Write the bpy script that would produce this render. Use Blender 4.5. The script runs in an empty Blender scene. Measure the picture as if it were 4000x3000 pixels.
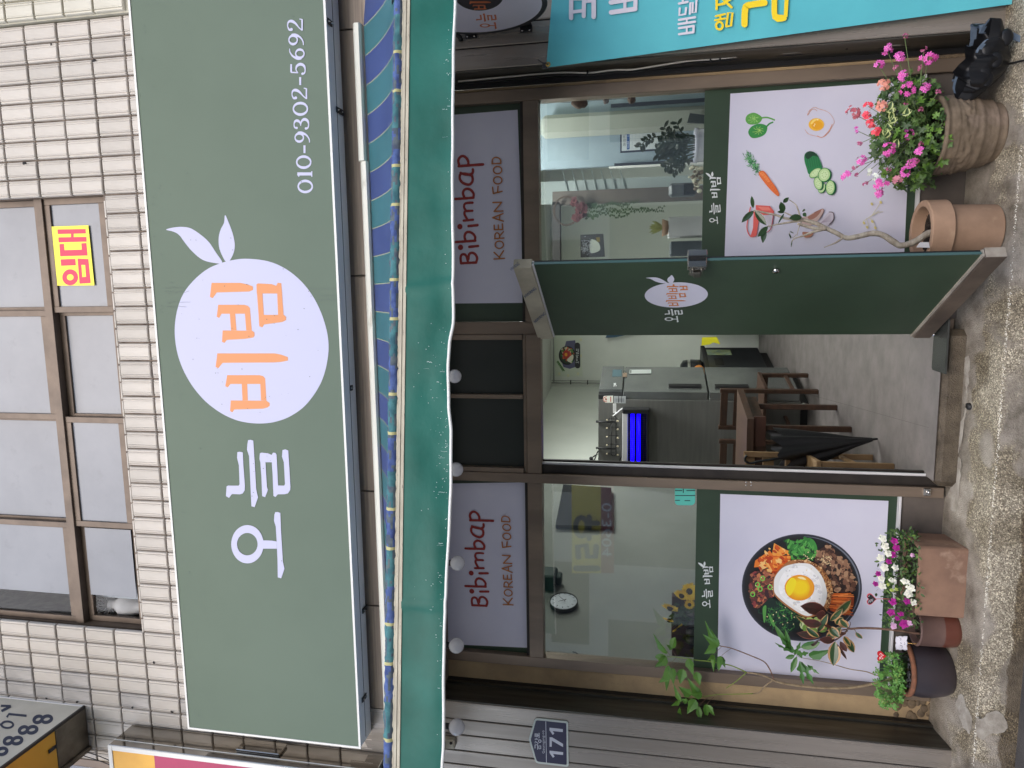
import bpy, math, random
from mathutils import Vector, Matrix, noise
random.seed(7)
SC = bpy.context.scene
COL = SC.collection
PI = math.pi
# ------------------------------------------------------------------ camera (rolled a quarter turn, as the photograph is)
R = [[-0.01528203, 0.18843007, -0.9819677], [-0.99128523, -0.13136937, -0.00978147], [-0.1308436, 0.9732606, 0.18879554]]
CAM = Vector((0, -3.85, 1.78)); FL = 2720.0
cd = bpy.data.cameras.new('camera'); cam = bpy.data.objects.new('camera', cd); COL.objects.link(cam)
cd.sensor_width = 36; cd.lens = FL / 4000 * 36; cd.clip_start = 0.05; cd.clip_end = 500
rt, dn, fw = Vector(R[0]), Vector(R[1]), Vector(R[2])
M3 = Matrix((rt, -dn, -fw)).transposed()
cam.matrix_world = Matrix.Translation(CAM) @ M3.to_4x4()
SC.camera = cam
# ------------------------------------------------------------------ sky, sun, exposure
W = bpy.data.worlds.new('World'); SC.world = W; W.use_nodes = True
wn, wl = W.node_tree.nodes, W.node_tree.links
sky = wn.new('ShaderNodeTexSky'); sky.sky_type = 'NISHITA'; sky.sun_disc = False
SUN_EL, SUN_AZ = math.radians(40), math.radians(182)     # azimuth from +Y, clockwise
sky.sun_elevation = SUN_EL; sky.sun_rotation = SUN_AZ
sky.air_density = 1.0; sky.dust_density = 2.5; sky.ozone_density = 1.6
bgn = wn['Background']; bgn.inputs['Strength'].default_value = 0.15
wl.new(sky.outputs[0], bgn.inputs['Color'])
sl = bpy.data.lights.new('sun', 'SUN'); sl.energy = 0.5; sl.angle = math.radians(50); sl.color = (1, 0.985, 0.975)
so = bpy.data.objects.new('sun', sl); COL.objects.link(so)
sdir = Vector((math.sin(SUN_AZ) * math.cos(SUN_EL), math.cos(SUN_AZ) * math.cos(SUN_EL), math.sin(SUN_EL)))
so.rotation_euler = sdir.to_track_quat('Z', 'Y').to_euler()
SC.view_settings.view_transform = 'Standard'; SC.view_settings.look = 'None'
SC.view_settings.gamma = 1; SC.view_settings.use_curve_mapping = False
SC.view_settings.exposure = 0.78
SC.render.engine = 'CYCLES'
SC.cycles.max_bounces = 10; SC.cycles.diffuse_bounces = 5; SC.cycles.transparent_max_bounces = 16
SC.cycles.use_denoising = True
# ------------------------------------------------------------------ geometry of the picture: pixel -> place
def ray(px, py): return rt * (px - 2000) + dn * (py - 1500) + fw * FL
def at(px, py, Y=0.0):
    r = ray(px, py); return CAM + r * ((Y - CAM.y) / r.y)
def atz(px, py, Z):
    r = ray(px, py); return CAM + r * ((Z - CAM.z) / r.z)
def atx(px, py, X):
    r = ray(px, py); return CAM + r * ((X - CAM.x) / r.x)
def zm(ox, oy, s):                       # crop coordinates -> photograph pixels
    return lambda pts: [(ox + x * s, oy + y * s) for x, y in pts]
class Surf:
    """a flat face in the scene on which print and lettering are laid out"""
    def __init__(s, o, u, v, n=None):
        s.o, s.u, s.v = Vector(o), Vector(u).normalized(), Vector(v).normalized()
        s.n = Vector(n).normalized() if n else s.u.cross(s.v)
    def px(s, pts):
        out = []
        for x, y in pts:
            r = ray(x, y); p = CAM + r * ((s.o - CAM).dot(s.n) / r.dot(s.n)); d = p - s.o
            out.append((d.dot(s.u), d.dot(s.v)))
        return out
    def P(s, uv, h=0.0): return s.o + s.u * uv[0] + s.v * uv[1] + s.n * h
def front(Y): return Surf((0, Y, 0), (1, 0, 0), (0, 0, 1), (0, -1, 0))
# ------------------------------------------------------------------ materials
def lin(c):
    c = c / 255.0
    return c / 12.92 if c <= 0.04045 else ((c + 0.055) / 1.055) ** 2.4
def rgb(r, g, b): return (lin(r), lin(g), lin(b))
MATS = {}
def mat(name, col, rough=0.6, metal=0.0, col2=None, scale=8.0, stretch=(1, 1, 1), detail=5, bump=0.0, bscale=None, spec=0.5,
        lo=0.35, hi=0.65, coat=0.0, trans=0.0, emit=None, estr=0.0, alpha=1.0, rvar=0.0, col3=None, scale3=1.0, lo3=.5, hi3=.6, aniso=0, sheen=0, sss=0):
    if name in MATS: return MATS[name]
    m = bpy.data.materials.new(name); m.use_nodes = True; MATS[name] = m
    N, L = m.node_tree.nodes, m.node_tree.links
    b = N['Principled BSDF']
    b.inputs['Base Color'].default_value = (*col, 1); b.inputs['Roughness'].default_value = rough
    b.inputs['Metallic'].default_value = metal; b.inputs['Specular IOR Level'].default_value = spec
    b.inputs['Coat Weight'].default_value = coat; b.inputs['Transmission Weight'].default_value = trans
    b.inputs['Alpha'].default_value = alpha
    b.inputs['Subsurface Weight'].default_value = sss
    if sss: b.inputs['Subsurface Radius'].default_value = (.02, .02, .01)
    if emit: b.inputs['Emission Color'].default_value = (*emit, 1); b.inputs['Emission Strength'].default_value = estr
    tc = N.new('ShaderNodeTexCoord'); mp = N.new('ShaderNodeMapping'); mp.inputs['Scale'].default_value = stretch
    L.new(tc.outputs['Object'], mp.inputs[0])
    def ns(sc, dt=detail):
        n = N.new('ShaderNodeTexNoise'); n.inputs['Scale'].default_value = sc; n.inputs['Detail'].default_value = dt
        n.inputs['Roughness'].default_value = 0.6; L.new(mp.outputs[0], n.inputs['Vector']); return n
    out = None
    if col2 is not None:
        n = ns(scale); cr = N.new('ShaderNodeValToRGB'); cr.color_ramp.elements[0].position = lo; cr.color_ramp.elements[1].position = hi
        cr.color_ramp.elements[0].color = (*col, 1); cr.color_ramp.elements[1].color = (*col2, 1)
        L.new(n.outputs['Fac'], cr.inputs[0]); out = cr.outputs[0]
        if rvar:
            ma = N.new('ShaderNodeMath'); ma.operation = 'MULTIPLY_ADD'; ma.inputs[1].default_value = rvar; ma.inputs[2].default_value = rough - rvar / 2
            L.new(n.outputs['Fac'], ma.inputs[0]); L.new(ma.outputs[0], b.inputs['Roughness'])
    if col3 is not None:
        n = ns(scale3); cr = N.new('ShaderNodeValToRGB'); cr.color_ramp.elements[0].position = lo3; cr.color_ramp.elements[1].position = hi3
        cr.color_ramp.elements[0].color = (0, 0, 0, 1); cr.color_ramp.elements[1].color = (1, 1, 1, 1); L.new(n.outputs['Fac'], cr.inputs[0])
        mx = N.new('ShaderNodeMix'); mx.data_type = 'RGBA'
        L.new(cr.outputs[0], mx.inputs['Factor'])
        if out: L.new(out, mx.inputs['A'])
        else: mx.inputs['A'].default_value = (*col, 1)
        mx.inputs['B'].default_value = (*col3, 1); out = mx.outputs['Result']
    if out: L.new(out, b.inputs['Base Color'])
    if bump:
        n = ns(bscale or scale * 3); bp = N.new('ShaderNodeBump'); bp.inputs['Strength'].default_value = 1; bp.inputs['Distance'].default_value = bump
        L.new(n.outputs['Fac'], bp.inputs['Height']); L.new(bp.outputs[0], b.inputs['Normal'])
    return m
def flat(r, g, b, rough=0.5, **k): return mat('print %d %d %d' % (r, g, b), rgb(r, g, b), rough, **k)
# ------------------------------------------------------------------ objects
WL = {}                                                   # world position of every parent
def link(o, parent=None):
    COL.objects.link(o)
    if parent is not None: o.parent = parent; WL[o.name] = WL[parent.name]
    else: WL[o.name] = Vector((0, 0, 0))
    return o
def tag(o, label=None, cat=None, group=None, kind=None):
    if label: o['label'] = label
    if cat: o['category'] = cat
    if group: o['group'] = group
    if kind: o['kind'] = kind
    return o
def thing(name, label, cat, loc=(0, 0, 0), group=None):
    o = bpy.data.objects.new(name, None); o.empty_display_size = 0.1; COL.objects.link(o); o.location = loc
    WL[o.name] = Vector(loc); return tag(o, label, cat, group)
class MB:
    """collects polygons of one mesh"""
    def __init__(s): s.v, s.f, s.m, s.k, s.sm = [], [], [], 0, []
    def add(s, vs, fs, mi=0, smooth=False):
        n = len(s.v); s.v += [tuple(v) for v in vs]
        for f in fs: s.f.append([i + n for i in f]); s.m.append(mi); s.sm.append(smooth)
    def box(s, a, b, mi=0, bev=0.0):
        x0, x1 = sorted((a[0], b[0])); y0, y1 = sorted((a[1], b[1])); z0, z1 = sorted((a[2], b[2]))
        if bev <= 0:
            v = [(x, y, z) for z in (z0, z1) for y in (y0, y1) for x in (x0, x1)]
            s.add(v, [(0, 2, 3, 1), (4, 5, 7, 6), (0, 1, 5, 4), (2, 6, 7, 3), (0, 4, 6, 2), (1, 3, 7, 5)], mi); return
        e = min(bev, (x1 - x0) / 2.1, (y1 - y0) / 2.1, (z1 - z0) / 2.1)
        vs, idx = [], {}
        for cx in (0, 1):
            for cy in (0, 1):
                for cz in (0, 1):
                    c = ((x0, x1)[cx], (y0, y1)[cy], (z0, z1)[cz]); sg = (1 - 2 * cx, 1 - 2 * cy, 1 - 2 * cz)
                    for ax in range(3):
                        p = list(c)
                        for k in range(3):
                            if k != ax: p[k] += sg[k] * e
                        idx[(cx, cy, cz, ax)] = len(vs); vs.append(p)
        I = idx; F = []
        for ax in range(3):
            o = [k for k in range(3) if k != ax]
            for c in (0, 1):
                q = []
                for (a_, b_) in ((0, 0), (1, 0), (1, 1), (0, 1)):
                    k = [0, 0, 0]; k[ax] = c; k[o[0]] = a_; k[o[1]] = b_; q.append(I[(*k, ax)])
                F.append(q)
            for (a_, b_) in ((0, 0), (1, 0), (1, 1), (0, 1)):
                k0 = [0, 0, 0]; k1 = [0, 0, 0]; k1[ax] = 1
                for k in (k0, k1): k[o[0]] = a_; k[o[1]] = b_
                F.append([I[(*k0, o[0])], I[(*k1, o[0])], I[(*k1, o[1])], I[(*k0, o[1])]])
        for cx in (0, 1):
            for cy in (0, 1):
                for cz in (0, 1): F.append([I[(cx, cy, cz, 0)], I[(cx, cy, cz, 1)], I[(cx, cy, cz, 2)]])
        s.add(vs, F, mi)
    def prism(s, pts, d, mi=0, smooth=False):          # pts: 3-D loop, d: thickness vector
        n = len(pts); d = Vector(d); a = [Vector(p) for p in pts]; b = [p + d for p in a]
        s.add(a + b, [list(range(n)), list(range(2 * n - 1, n - 1, -1))] + [(i, (i + 1) % n, n + (i + 1) % n, n + i) for i in range(n)], mi, smooth)
    def tube(s, pts, r, seg=8, mi=0, cap=True):
        pts = [Vector(p) for p in pts]; n = len(pts)
        rs = r if isinstance(r, (list, tuple)) else [r] * n
        vs = []; prev = None
        for i, p in enumerate(pts):
            t = (pts[min(i + 1, n - 1)] - pts[max(i - 1, 0)]).normalized()
            a = prev - t * prev.dot(t) if prev is not None else t.orthogonal()
            a.normalize(); b = t.cross(a); prev = a
            for k in range(seg):
                w = 2 * PI * k / seg; vs.append(p + (a * math.cos(w) + b * math.sin(w)) * rs[i])
        fs = [(i * seg + k, i * seg + (k + 1) % seg, (i + 1) * seg + (k + 1) % seg, (i + 1) * seg + k) for i in range(n - 1) for k in range(seg)]
        if cap: fs += [list(range(seg - 1, -1, -1)), list(range((n - 1) * seg, n * seg))]
        s.add(vs, fs, mi, True)
    def lathe(s, prof, c, seg=40, mi=0, fn=None, axis=None):
        c = Vector(c); vs = []
        for i, (r, z) in enumerate(prof):
            for k in range(seg):
                a = 2 * PI * k / seg; rr = r + (fn(a, i) if fn else 0)
                v = Vector((rr * math.cos(a), rr * math.sin(a), z))
                if axis is not None: v = axis @ v
                vs.append(c + v)
        n = len(prof)
        fs = [(i * seg + k, i * seg + (k + 1) % seg, (i + 1) * seg + (k + 1) % seg, (i + 1) * seg + k) for i in range(n - 1) for k in range(seg)]
        s.add(vs, fs, mi, True)
    def ball(s, c, r, seg=12, mi=0, sq=(1, 1, 1)):
        pr = [(math.sin(PI * i / 8) * r, -math.cos(PI * i / 8) * r) for i in range(9)]
        pr[0] = (1e-5, -r); pr[-1] = (1e-5, r); n = len(s.v); s.lathe(pr, c, seg, mi)
        for i in range(n, len(s.v)):
            v = s.v[i]; s.v[i] = tuple(c[k] + (v[k] - c[k]) * sq[k] for k in range(3))
    def build(s, name, mats, parent=None, label=None, auto=False):
        me = bpy.data.meshes.new(name); off = WL[parent.name] if parent is not None else Vector((0, 0, 0))
        me.from_pydata([tuple(Vector(v) - off) for v in s.v], [], s.f); me.update()
        for m in (mats if isinstance(mats, (list, tuple)) else [mats]): me.materials.append(m)
        me.polygons.foreach_set('material_index', s.m); me.polygons.foreach_set('use_smooth', s.sm)
        if auto: me.polygons.foreach_set('use_smooth', [True] * len(s.f)); me.set_sharp_from_angle(angle=math.radians(35))
        o = bpy.data.objects.new(name, me); link(o, parent)
        if label: o['label'] = label
        return o
def box(name, a, b, m, parent=None, bev=0.0, label=None):
    q = MB(); q.box(a, b, 0, bev); return q.build(name, m, parent, label)
def copy_to(src, parent, loc, name=None):
    o = src.copy(); COL.objects.link(o); o.parent = parent; o.location = loc; WL[o.name] = WL[parent.name] if parent else Vector((0, 0, 0)); return o
def copy_tree(o, delta, label=None):
    c = o.copy(); COL.objects.link(c); c.location = Vector(o.location) + Vector(delta); WL[c.name] = Vector(c.location)
    if label: c['label'] = label
    def rec(a, b):
        for ch in list(a.children):
            d = ch.copy(); COL.objects.link(d); d.parent = b; WL[d.name] = WL[c.name]; rec(ch, d)
    rec(o, c); return c
# ------------------------------------------------------------------ print and lettering
def smooth(pts, closed=False, k=6):
    n = len(pts); out = []
    rng = range(n) if closed else range(n - 1)
    for i in rng:
        if closed: p0, p1, p2, p3 = (pts[(i + j) % n] for j in (-1, 0, 1, 2))
        else: p0, p1, p2, p3 = pts[max(i - 1, 0)], pts[i], pts[i + 1], pts[min(i + 2, n - 1)]
        for j in range(k):
            t = j / k
            out.append(tuple(0.5 * (2 * p1[a] + (p2[a] - p0[a]) * t + (2 * p0[a] - 5 * p1[a] + 4 * p2[a] - p3[a]) * t * t + (3 * p1[a] - p0[a] - 3 * p2[a] + p3[a]) * t ** 3) for a in range(len(p1))))
    if not closed: out.append(tuple(pts[-1]))
    return out
def ell(cx, cy, rx, ry, n=40, rot=0):
    c, s_ = math.cos(rot), math.sin(rot)
    return [(cx + rx * math.cos(a) * c - ry * math.sin(a) * s_, cy + rx * math.cos(a) * s_ + ry * math.sin(a) * c) for a in (2 * PI * i / n for i in range(n))]
class Print:
    """flat print on a Surf; every piece lies a hair above the one before"""
    def __init__(s, surf, h=0.0012, step=0.00006): s.s, s.h, s.step, s.mb = surf, h, step, MB(); s.mats = []
    def mi(s, m):
        if m not in s.mats: s.mats.append(m)
        return s.mats.index(m)
    def fill(s, pts, m, px=True):
        uv = s.s.px(pts) if px else pts
        s.mb.add([s.s.P(p, s.h) for p in uv], [list(range(len(uv)))], s.mi(m)); s.h += s.step
    def ring(s, a, b, m):
        A, B = s.s.px(a), s.s.px(b); n = len(A)
        s.mb.add([s.s.P(p, s.h) for p in A + B], [(i, (i + 1) % n, n + (i + 1) % n, n + i) for i in range(n)], s.mi(m)); s.h += s.step
    def stroke(s, pts, w, m, closed=False, px=True, cap=True):
        """w in pixels of the photograph (or metres when px is False)"""
        n = len(pts); ws = w if isinstance(w, (list, tuple)) else [w] * n
        L_, R_ = [], []
        for i in range(n):
            a = pts[(i - 1) % n] if closed or i else pts[0]; b = pts[(i + 1) % n] if closed or i < n - 1 else pts[-1]
            if not closed and i == 0: a = pts[0]
            dx, dy = b[0] - a[0], b[1] - a[1]; l = math.hypot(dx, dy) or 1; nx, ny = -dy / l, dx / l; h = ws[i] / 2
            L_.append((pts[i][0] + nx * h, pts[i][1] + ny * h)); R_.append((pts[i][0] - nx * h, pts[i][1] - ny * h))
        if closed:
            if px: s.ring(L_, R_, m)
            else:
                s.mb.add([s.s.P(p, s.h) for p in L_ + R_], [(i, (i + 1) % n, n + (i + 1) % n, n + i) for i in range(n)], s.mi(m)); s.h += s.step
            return
        A = s.s.px(L_ + R_) if px else L_ + R_
        s.mb.add([s.s.P(p, s.h) for p in A], [(i, i + 1, n + i + 1, n + i) for i in range(n - 1)], s.mi(m)); s.h += s.step
        if cap:
            for q, w_ in ((pts[0], ws[0]), (pts[-1], ws[-1])): s.fill(ell(q[0], q[1], w_ / 2, w_ / 2, 12), m, px)
    def done(s, name, parent, label=None): return s.mb.build(name, s.mats, parent, label) if s.mb.f else None
    def cut(s, name, parent):                 # close one letter or drawing as a piece of its own
        if s.mb.f: s.mb.build(name, s.mats, parent)
        s.mb = MB(); s.mats = []
def text2d(txt, size=1.0):
    cu = bpy.data.curves.new('t', 'FONT'); cu.body = txt; cu.size = size; cu.resolution_u = 3
    o = bpy.data.objects.new('t', cu); COL.objects.link(o)
    dg = bpy.context.evaluated_depsgraph_get(); me = o.evaluated_get(dg).to_mesh()
    v = [(p.co.x, p.co.y) for p in me.vertices]; f = [list(p.vertices) for p in me.polygons]
    o.evaluated_get(dg).to_mesh_clear(); COL.objects.unlink(o); bpy.data.objects.remove(o); bpy.data.curves.remove(cu)
    return v, f
def text_px(pr, txt, a, b, hpx, m):
    """text whose baseline runs from pixel a to pixel b; hpx: capital height in pixels"""
    v, f = text2d(txt); x0 = min(p[0] for p in v); x1 = max(p[0] for p in v); ch = 0.72
    dx, dy = (b[0] - a[0]) / (x1 - x0), (b[1] - a[1]) / (x1 - x0); l = math.hypot(b[0] - a[0], b[1] - a[1])
    ux, uy = (b[1] - a[1]) / l * hpx / ch, -(b[0] - a[0]) / l * hpx / ch
    pts = [(a[0] + (x - x0) * dx + y * ux, a[1] + (x - x0) * dy + y * uy) for x, y in v]
    uv = pr.s.px(pts); pr.mb.add([pr.s.P(p, pr.h) for p in uv], f, pr.mi(m)); pr.h += pr.step
def text_uv(pr, txt, o, size, m, width=None):
    v, f = text2d(txt)
    if not v: return
    x0 = min(p[0] for p in v); x1 = max(p[0] for p in v); k = (width / (x1 - x0) / size) if width else 1
    pr.mb.add([pr.s.P((o[0] + (x - x0) * size * k, o[1] + y * size), pr.h) for x, y in v], f, pr.mi(m)); pr.h += pr.step
# traced brush letters of the shop name, in photograph pixels of the big sign
zA, zB = zm(640, 820, .50613), zm(860, 1680, .36145)
BIEUP = [zA(p) for p in ([(490,1275),(740,1275),(768,1283),(783,1300),(786,1343),(515,1343),(494,1370),(475,1360)],
  [(518,1470),(793,1472),(818,1490),(818,1512),(800,1524),(765,1534),(545,1540),(530,1562),(512,1552)],
  [(602,1343),(645,1343),(650,1470),(608,1470)], [(745,1343),(786,1343),(793,1472),(751,1470)])]
BI_I = [zA([(414,1107),(855,1107),(905,1116),(958,1135),(960,1162),(905,1173),(850,1177),(455,1180),(422,1221),(400,1212)])]
BIM_B = [zA(p) for p in ([(421,732),(622,732),(650,740),(666,758),(669,801),(447,801),(428,834),(409,824)], [(510,801),(552,801),(562,930),(520,930)],
  [(627,801),(669,801),(680,932),(637,930)], [(455,930),(682,932),(700,945),(702,972),(690,985),(625,995),(487,1003),(470,1026),(450,1018)])]
BIM_I = [zA([(370,563),(590,563),(640,573),(688,590),(690,617),(660,630),(410,637),(378,681),(357,671)])]
BIM_M = [zA(p) for p in ([(716,575),(728,567),(835,573),(868,586),(880,562),(908,566),(914,645),(718,645)], [(876,645),(914,645),(925,810),(883,810)],
  [(720,645),(763,645),(773,810),(733,810)], [(733,810),(928,810),(945,825),(945,850),(915,865),(775,884),(762,906),(738,898)])]
NEUL = [zB(p) for p in ([(188,238),(215,233),(247,240),(255,400),(270,600),(268,650),(245,685),(215,693),(130,690),(98,732),(65,712),(72,608),(88,598),(200,600),(212,585),(205,380),(185,300)],
  [(305,108),(330,104),(360,112),(375,330),(392,640),(412,725),(375,832),(340,822),(328,560),(315,280),(292,210),(296,150)],
  [(432,250),(450,243),(520,250),(558,268),(575,242),(600,246),(612,265),(620,420),(628,598),(695,598),(703,580),(690,345),(670,285),(676,215),(705,207),(738,220),(750,400),(762,610),(760,645),(735,683),(700,692),(625,693),(600,722),(578,710),(570,500),(560,347),(492,347),(500,480),(508,610),(519,645),(488,725),(456,712),(448,500),(437,350),(427,310)])]
_oo, _oi = zB(ell(297, 1232, 175, 207, 48)), zB(ell(296, 1231, 111, 121, 48))
O_BAR = [zB(p) for p in ([(460,1190),(560,1193),(612,1202),(615,1280),(466,1280)],
  [(598,885),(625,884),(653,893),(660,1080),(672,1280),(680,1420),(698,1497),(662,1600),(625,1590),(622,1400),(612,1180),(603,1040),(584,980),(588,915)])]
GLYPH = {'bb': (BIEUP, None), 'i': (BI_I, None), 'neul': (NEUL, None), 'o': (O_BAR, (_oo, _oi)), 'm': (BIM_M, None),
         'bi': (BIEUP + BI_I, None), 'bim': (BIM_B + BIM_I + BIM_M, None)}
def glyph(pr, key, m, box_=None):
    pol, rg = GLYPH[key]; allp = [p for q in pol for p in q] + (rg[0] if rg else [])
    x0, x1 = min(p[0] for p in allp), max(p[0] for p in allp); y0, y1 = min(p[1] for p in allp), max(p[1] for p in allp)
    X0, Y0, X1, Y1 = box_ or (x0, y0, x1, y1)
    g = lambda q: [(X0 + (x - x0) / (x1 - x0) * (X1 - X0), Y0 + (y - y0) / (y1 - y0) * (Y1 - Y0)) for x, y in q]
    for q in pol: pr.fill(g(q), m)
    if rg: pr.ring(g(rg[0]), g(rg[1]), m)
# ================================================================== MATERIALS
M_tile = mat('glazed white tile', rgb(182,176,168), 0.38, spec=.3, col2=rgb(200,194,187), scale=5, stretch=(6,1,.7), lo=.3, hi=.7, col3=rgb(176,162,140), scale3=2.6, lo3=.56, hi3=.8, bump=.0012, bscale=30)
def vary(m, lo, hi):
    N, L = m.node_tree.nodes, m.node_tree.links; b = N['Principled BSDF']; src = b.inputs['Base Color'].links[0].from_socket
    oi = N.new('ShaderNodeObjectInfo'); mr = N.new('ShaderNodeMapRange'); mr.inputs['To Min'].default_value = lo; mr.inputs['To Max'].default_value = hi; L.new(oi.outputs['Random'], mr.inputs['Value'])
    mx = N.new('ShaderNodeMix'); mx.data_type = 'RGBA'; mx.blend_type = 'MULTIPLY'; mx.inputs['Factor'].default_value = 1; L.new(src, mx.inputs['A']); L.new(mr.outputs[0], mx.inputs['B']); L.new(mx.outputs['Result'], b.inputs['Base Color'])
vary(M_tile, .88, 1.07)
M_tileg = mat('soiled glazed tile', rgb(150,146,142), 0.4, spec=.3, col2=rgb(190,186,182), scale=4, stretch=(3,1,.7), bump=.0012, bscale=30)
M_tilec = mat('cream glazed tile', rgb(186,182,168), 0.35, col2=rgb(202,198,184), scale=5, stretch=(3,1,.7), bump=.001, bscale=30)
M_grout = mat('brown grout', rgb(84,72,66), 0.9, col2=rgb(128,116,106), scale=14, bump=.002, bscale=60)
M_groutc = mat('pale grout', rgb(178,174,158), 0.9, col2=rgb(196,192,176), scale=14)
M_bronze = mat('bronze anodised frame', rgb(118,104,92), 0.42, .4, col2=rgb(140,124,108), scale=6, stretch=(1,1,.2), bump=.0003, bscale=50)
M_bronzed = mat('dark frame', rgb(38,34,32), 0.5, .3, col2=rgb(58,52,48), scale=6)
M_stucco = mat('ochre stucco', rgb(180,156,120), 0.9, col2=rgb(160,138,108), scale=6, bump=.002, bscale=90, col3=rgb(122,108,90), scale3=5, lo3=.6, hi3=.75)
M_steel = mat('brushed stainless', rgb(160,152,143), 0.28, .5, col2=rgb(142,134,125), scale=3, stretch=(6,6,.3), bump=.0004, bscale=8, rvar=.2)
M_steelb = mat('brushed stainless fascia', rgb(142,128,114), 0.45, .45, col2=rgb(112,100,90), scale=3, stretch=(.5,8,30), bump=.0004, bscale=8, rvar=.2)
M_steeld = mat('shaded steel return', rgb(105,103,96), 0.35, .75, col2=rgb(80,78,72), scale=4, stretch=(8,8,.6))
M_conc = mat('wet concrete step', rgb(128,120,106), 0.6, col2=rgb(84,76,64), scale=5, col3=rgb(190,184,170), scale3=4, lo3=.56, hi3=.66, bump=.004, bscale=60, rvar=.5)
M_black = mat('black rubber', rgb(26,26,28), 0.5)
M_chrome = mat('chrome', rgb(200,198,195), 0.15, 1)
M_white = mat('white paint', rgb(225,224,220), 0.5)
M_alum = mat('pale aluminium', rgb(222,221,222), 0.45, .0, col2=rgb(210,209,212), scale=3, stretch=(.4,1,1))
M_hinge = mat('dark hinge steel', rgb(70,70,74), 0.35, .8)
M_green = mat('dark green film', rgb(42,60,44), 0.42, col2=rgb(50,70,52), scale=2)
M_poster = mat('white poster film', rgb(205,204,222), 0.4, col2=rgb(214,213,228), scale=1.5)
M_signg = mat('grey green sign film', rgb(97,112,98), 0.6, col2=rgb(101,116,102), scale=1.3, spec=.25)
M_signw = mat('white sign film', rgb(196,197,222), 0.6, spec=.25)
M_orange = mat('orange sign film', rgb(222,152,106), 0.6, spec=.25)
M_glass = bpy.data.materials.new('window glass'); M_glass.use_nodes = True
def mk_glass(m, tint, rough=0.02, wt=.12, ior=1.52):
    N, L = m.node_tree.nodes, m.node_tree.links; N.remove(N['Principled BSDF'])
    t = N.new('ShaderNodeBsdfTransparent'); t.inputs[0].default_value = (*tint, 1)
    g = N.new('ShaderNodeBsdfGlossy'); g.inputs['Roughness'].default_value = rough; g.inputs['Color'].default_value = (1, 1, 1, 1)
    fr = N.new('ShaderNodeFresnel'); fr.inputs[0].default_value = 1.52
    ma = N.new('ShaderNodeMath'); ma.operation = 'MULTIPLY_ADD'; ma.inputs[1].default_value = 1.0; ma.inputs[2].default_value = wt - .04; ma.use_clamp = True
    # fresnel of either side of the pane
    gm = N.new('ShaderNodeNewGeometry'); mx0 = N.new('ShaderNodeMath'); mx0.operation = 'MULTIPLY_ADD'; mx0.inputs[1].default_value = 1 / ior - ior; mx0.inputs[2].default_value = ior
    L.new(gm.outputs['Backfacing'], mx0.inputs[0]); L.new(mx0.outputs[0], fr.inputs[0])
    L.new(fr.outputs[0], ma.inputs[0]); mx = N.new('ShaderNodeMixShader'); L.new(ma.outputs[0], mx.inputs[0]); L.new(t.outputs[0], mx.inputs[1]); L.new(g.outputs[0], mx.inputs[2])
    L.new(mx.outputs[0], N['Material Output'].inputs[0])
mk_glass(M_glass, (.9, .92, .91))
M_glassu = bpy.data.materials.new('dusty upper glass'); M_glassu.use_nodes = True; mk_glass(M_glassu, (.8, .82, .84), .06, .10)

# ================================================================== GROUND
def sheet(name, x0, x1, y0, y1, z, m, nx=1, ny=1, fn=None):
    q = MB(); vs = [(x0 + (x1 - x0) * i / nx, y0 + (y1 - y0) * j / ny, z + (fn(x0 + (x1 - x0) * i / nx, y0 + (y1 - y0) * j / ny) if fn else 0)) for j in range(ny + 1) for i in range(nx + 1)]
    q.add(vs, [(j * (nx + 1) + i, j * (nx + 1) + i + 1, (j + 1) * (nx + 1) + i + 1, (j + 1) * (nx + 1) + i) for j in range(ny) for i in range(nx)], 0, True)
    return tag(q.build(name, m), kind='structure')
M_road = mat('wet asphalt', rgb(92,90,90), 0.35, col2=rgb(72,71,72), scale=3, bump=.004, bscale=120, rvar=.3, col3=rgb(120,118,112), scale3=140, lo3=.66, hi3=.72)
sheet('road', -60, 60, -1.3, -0.405, 0.035, M_road); sheet('roadway', -60, 60, -60, -1.3, 0.031, mat('pale bounce roadway', rgb(150,148,144), 0.5, col2=rgb(132,130,126), scale=1.5))  # roadway: unseen stretch, made pale to bounce light up under the awning
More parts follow.
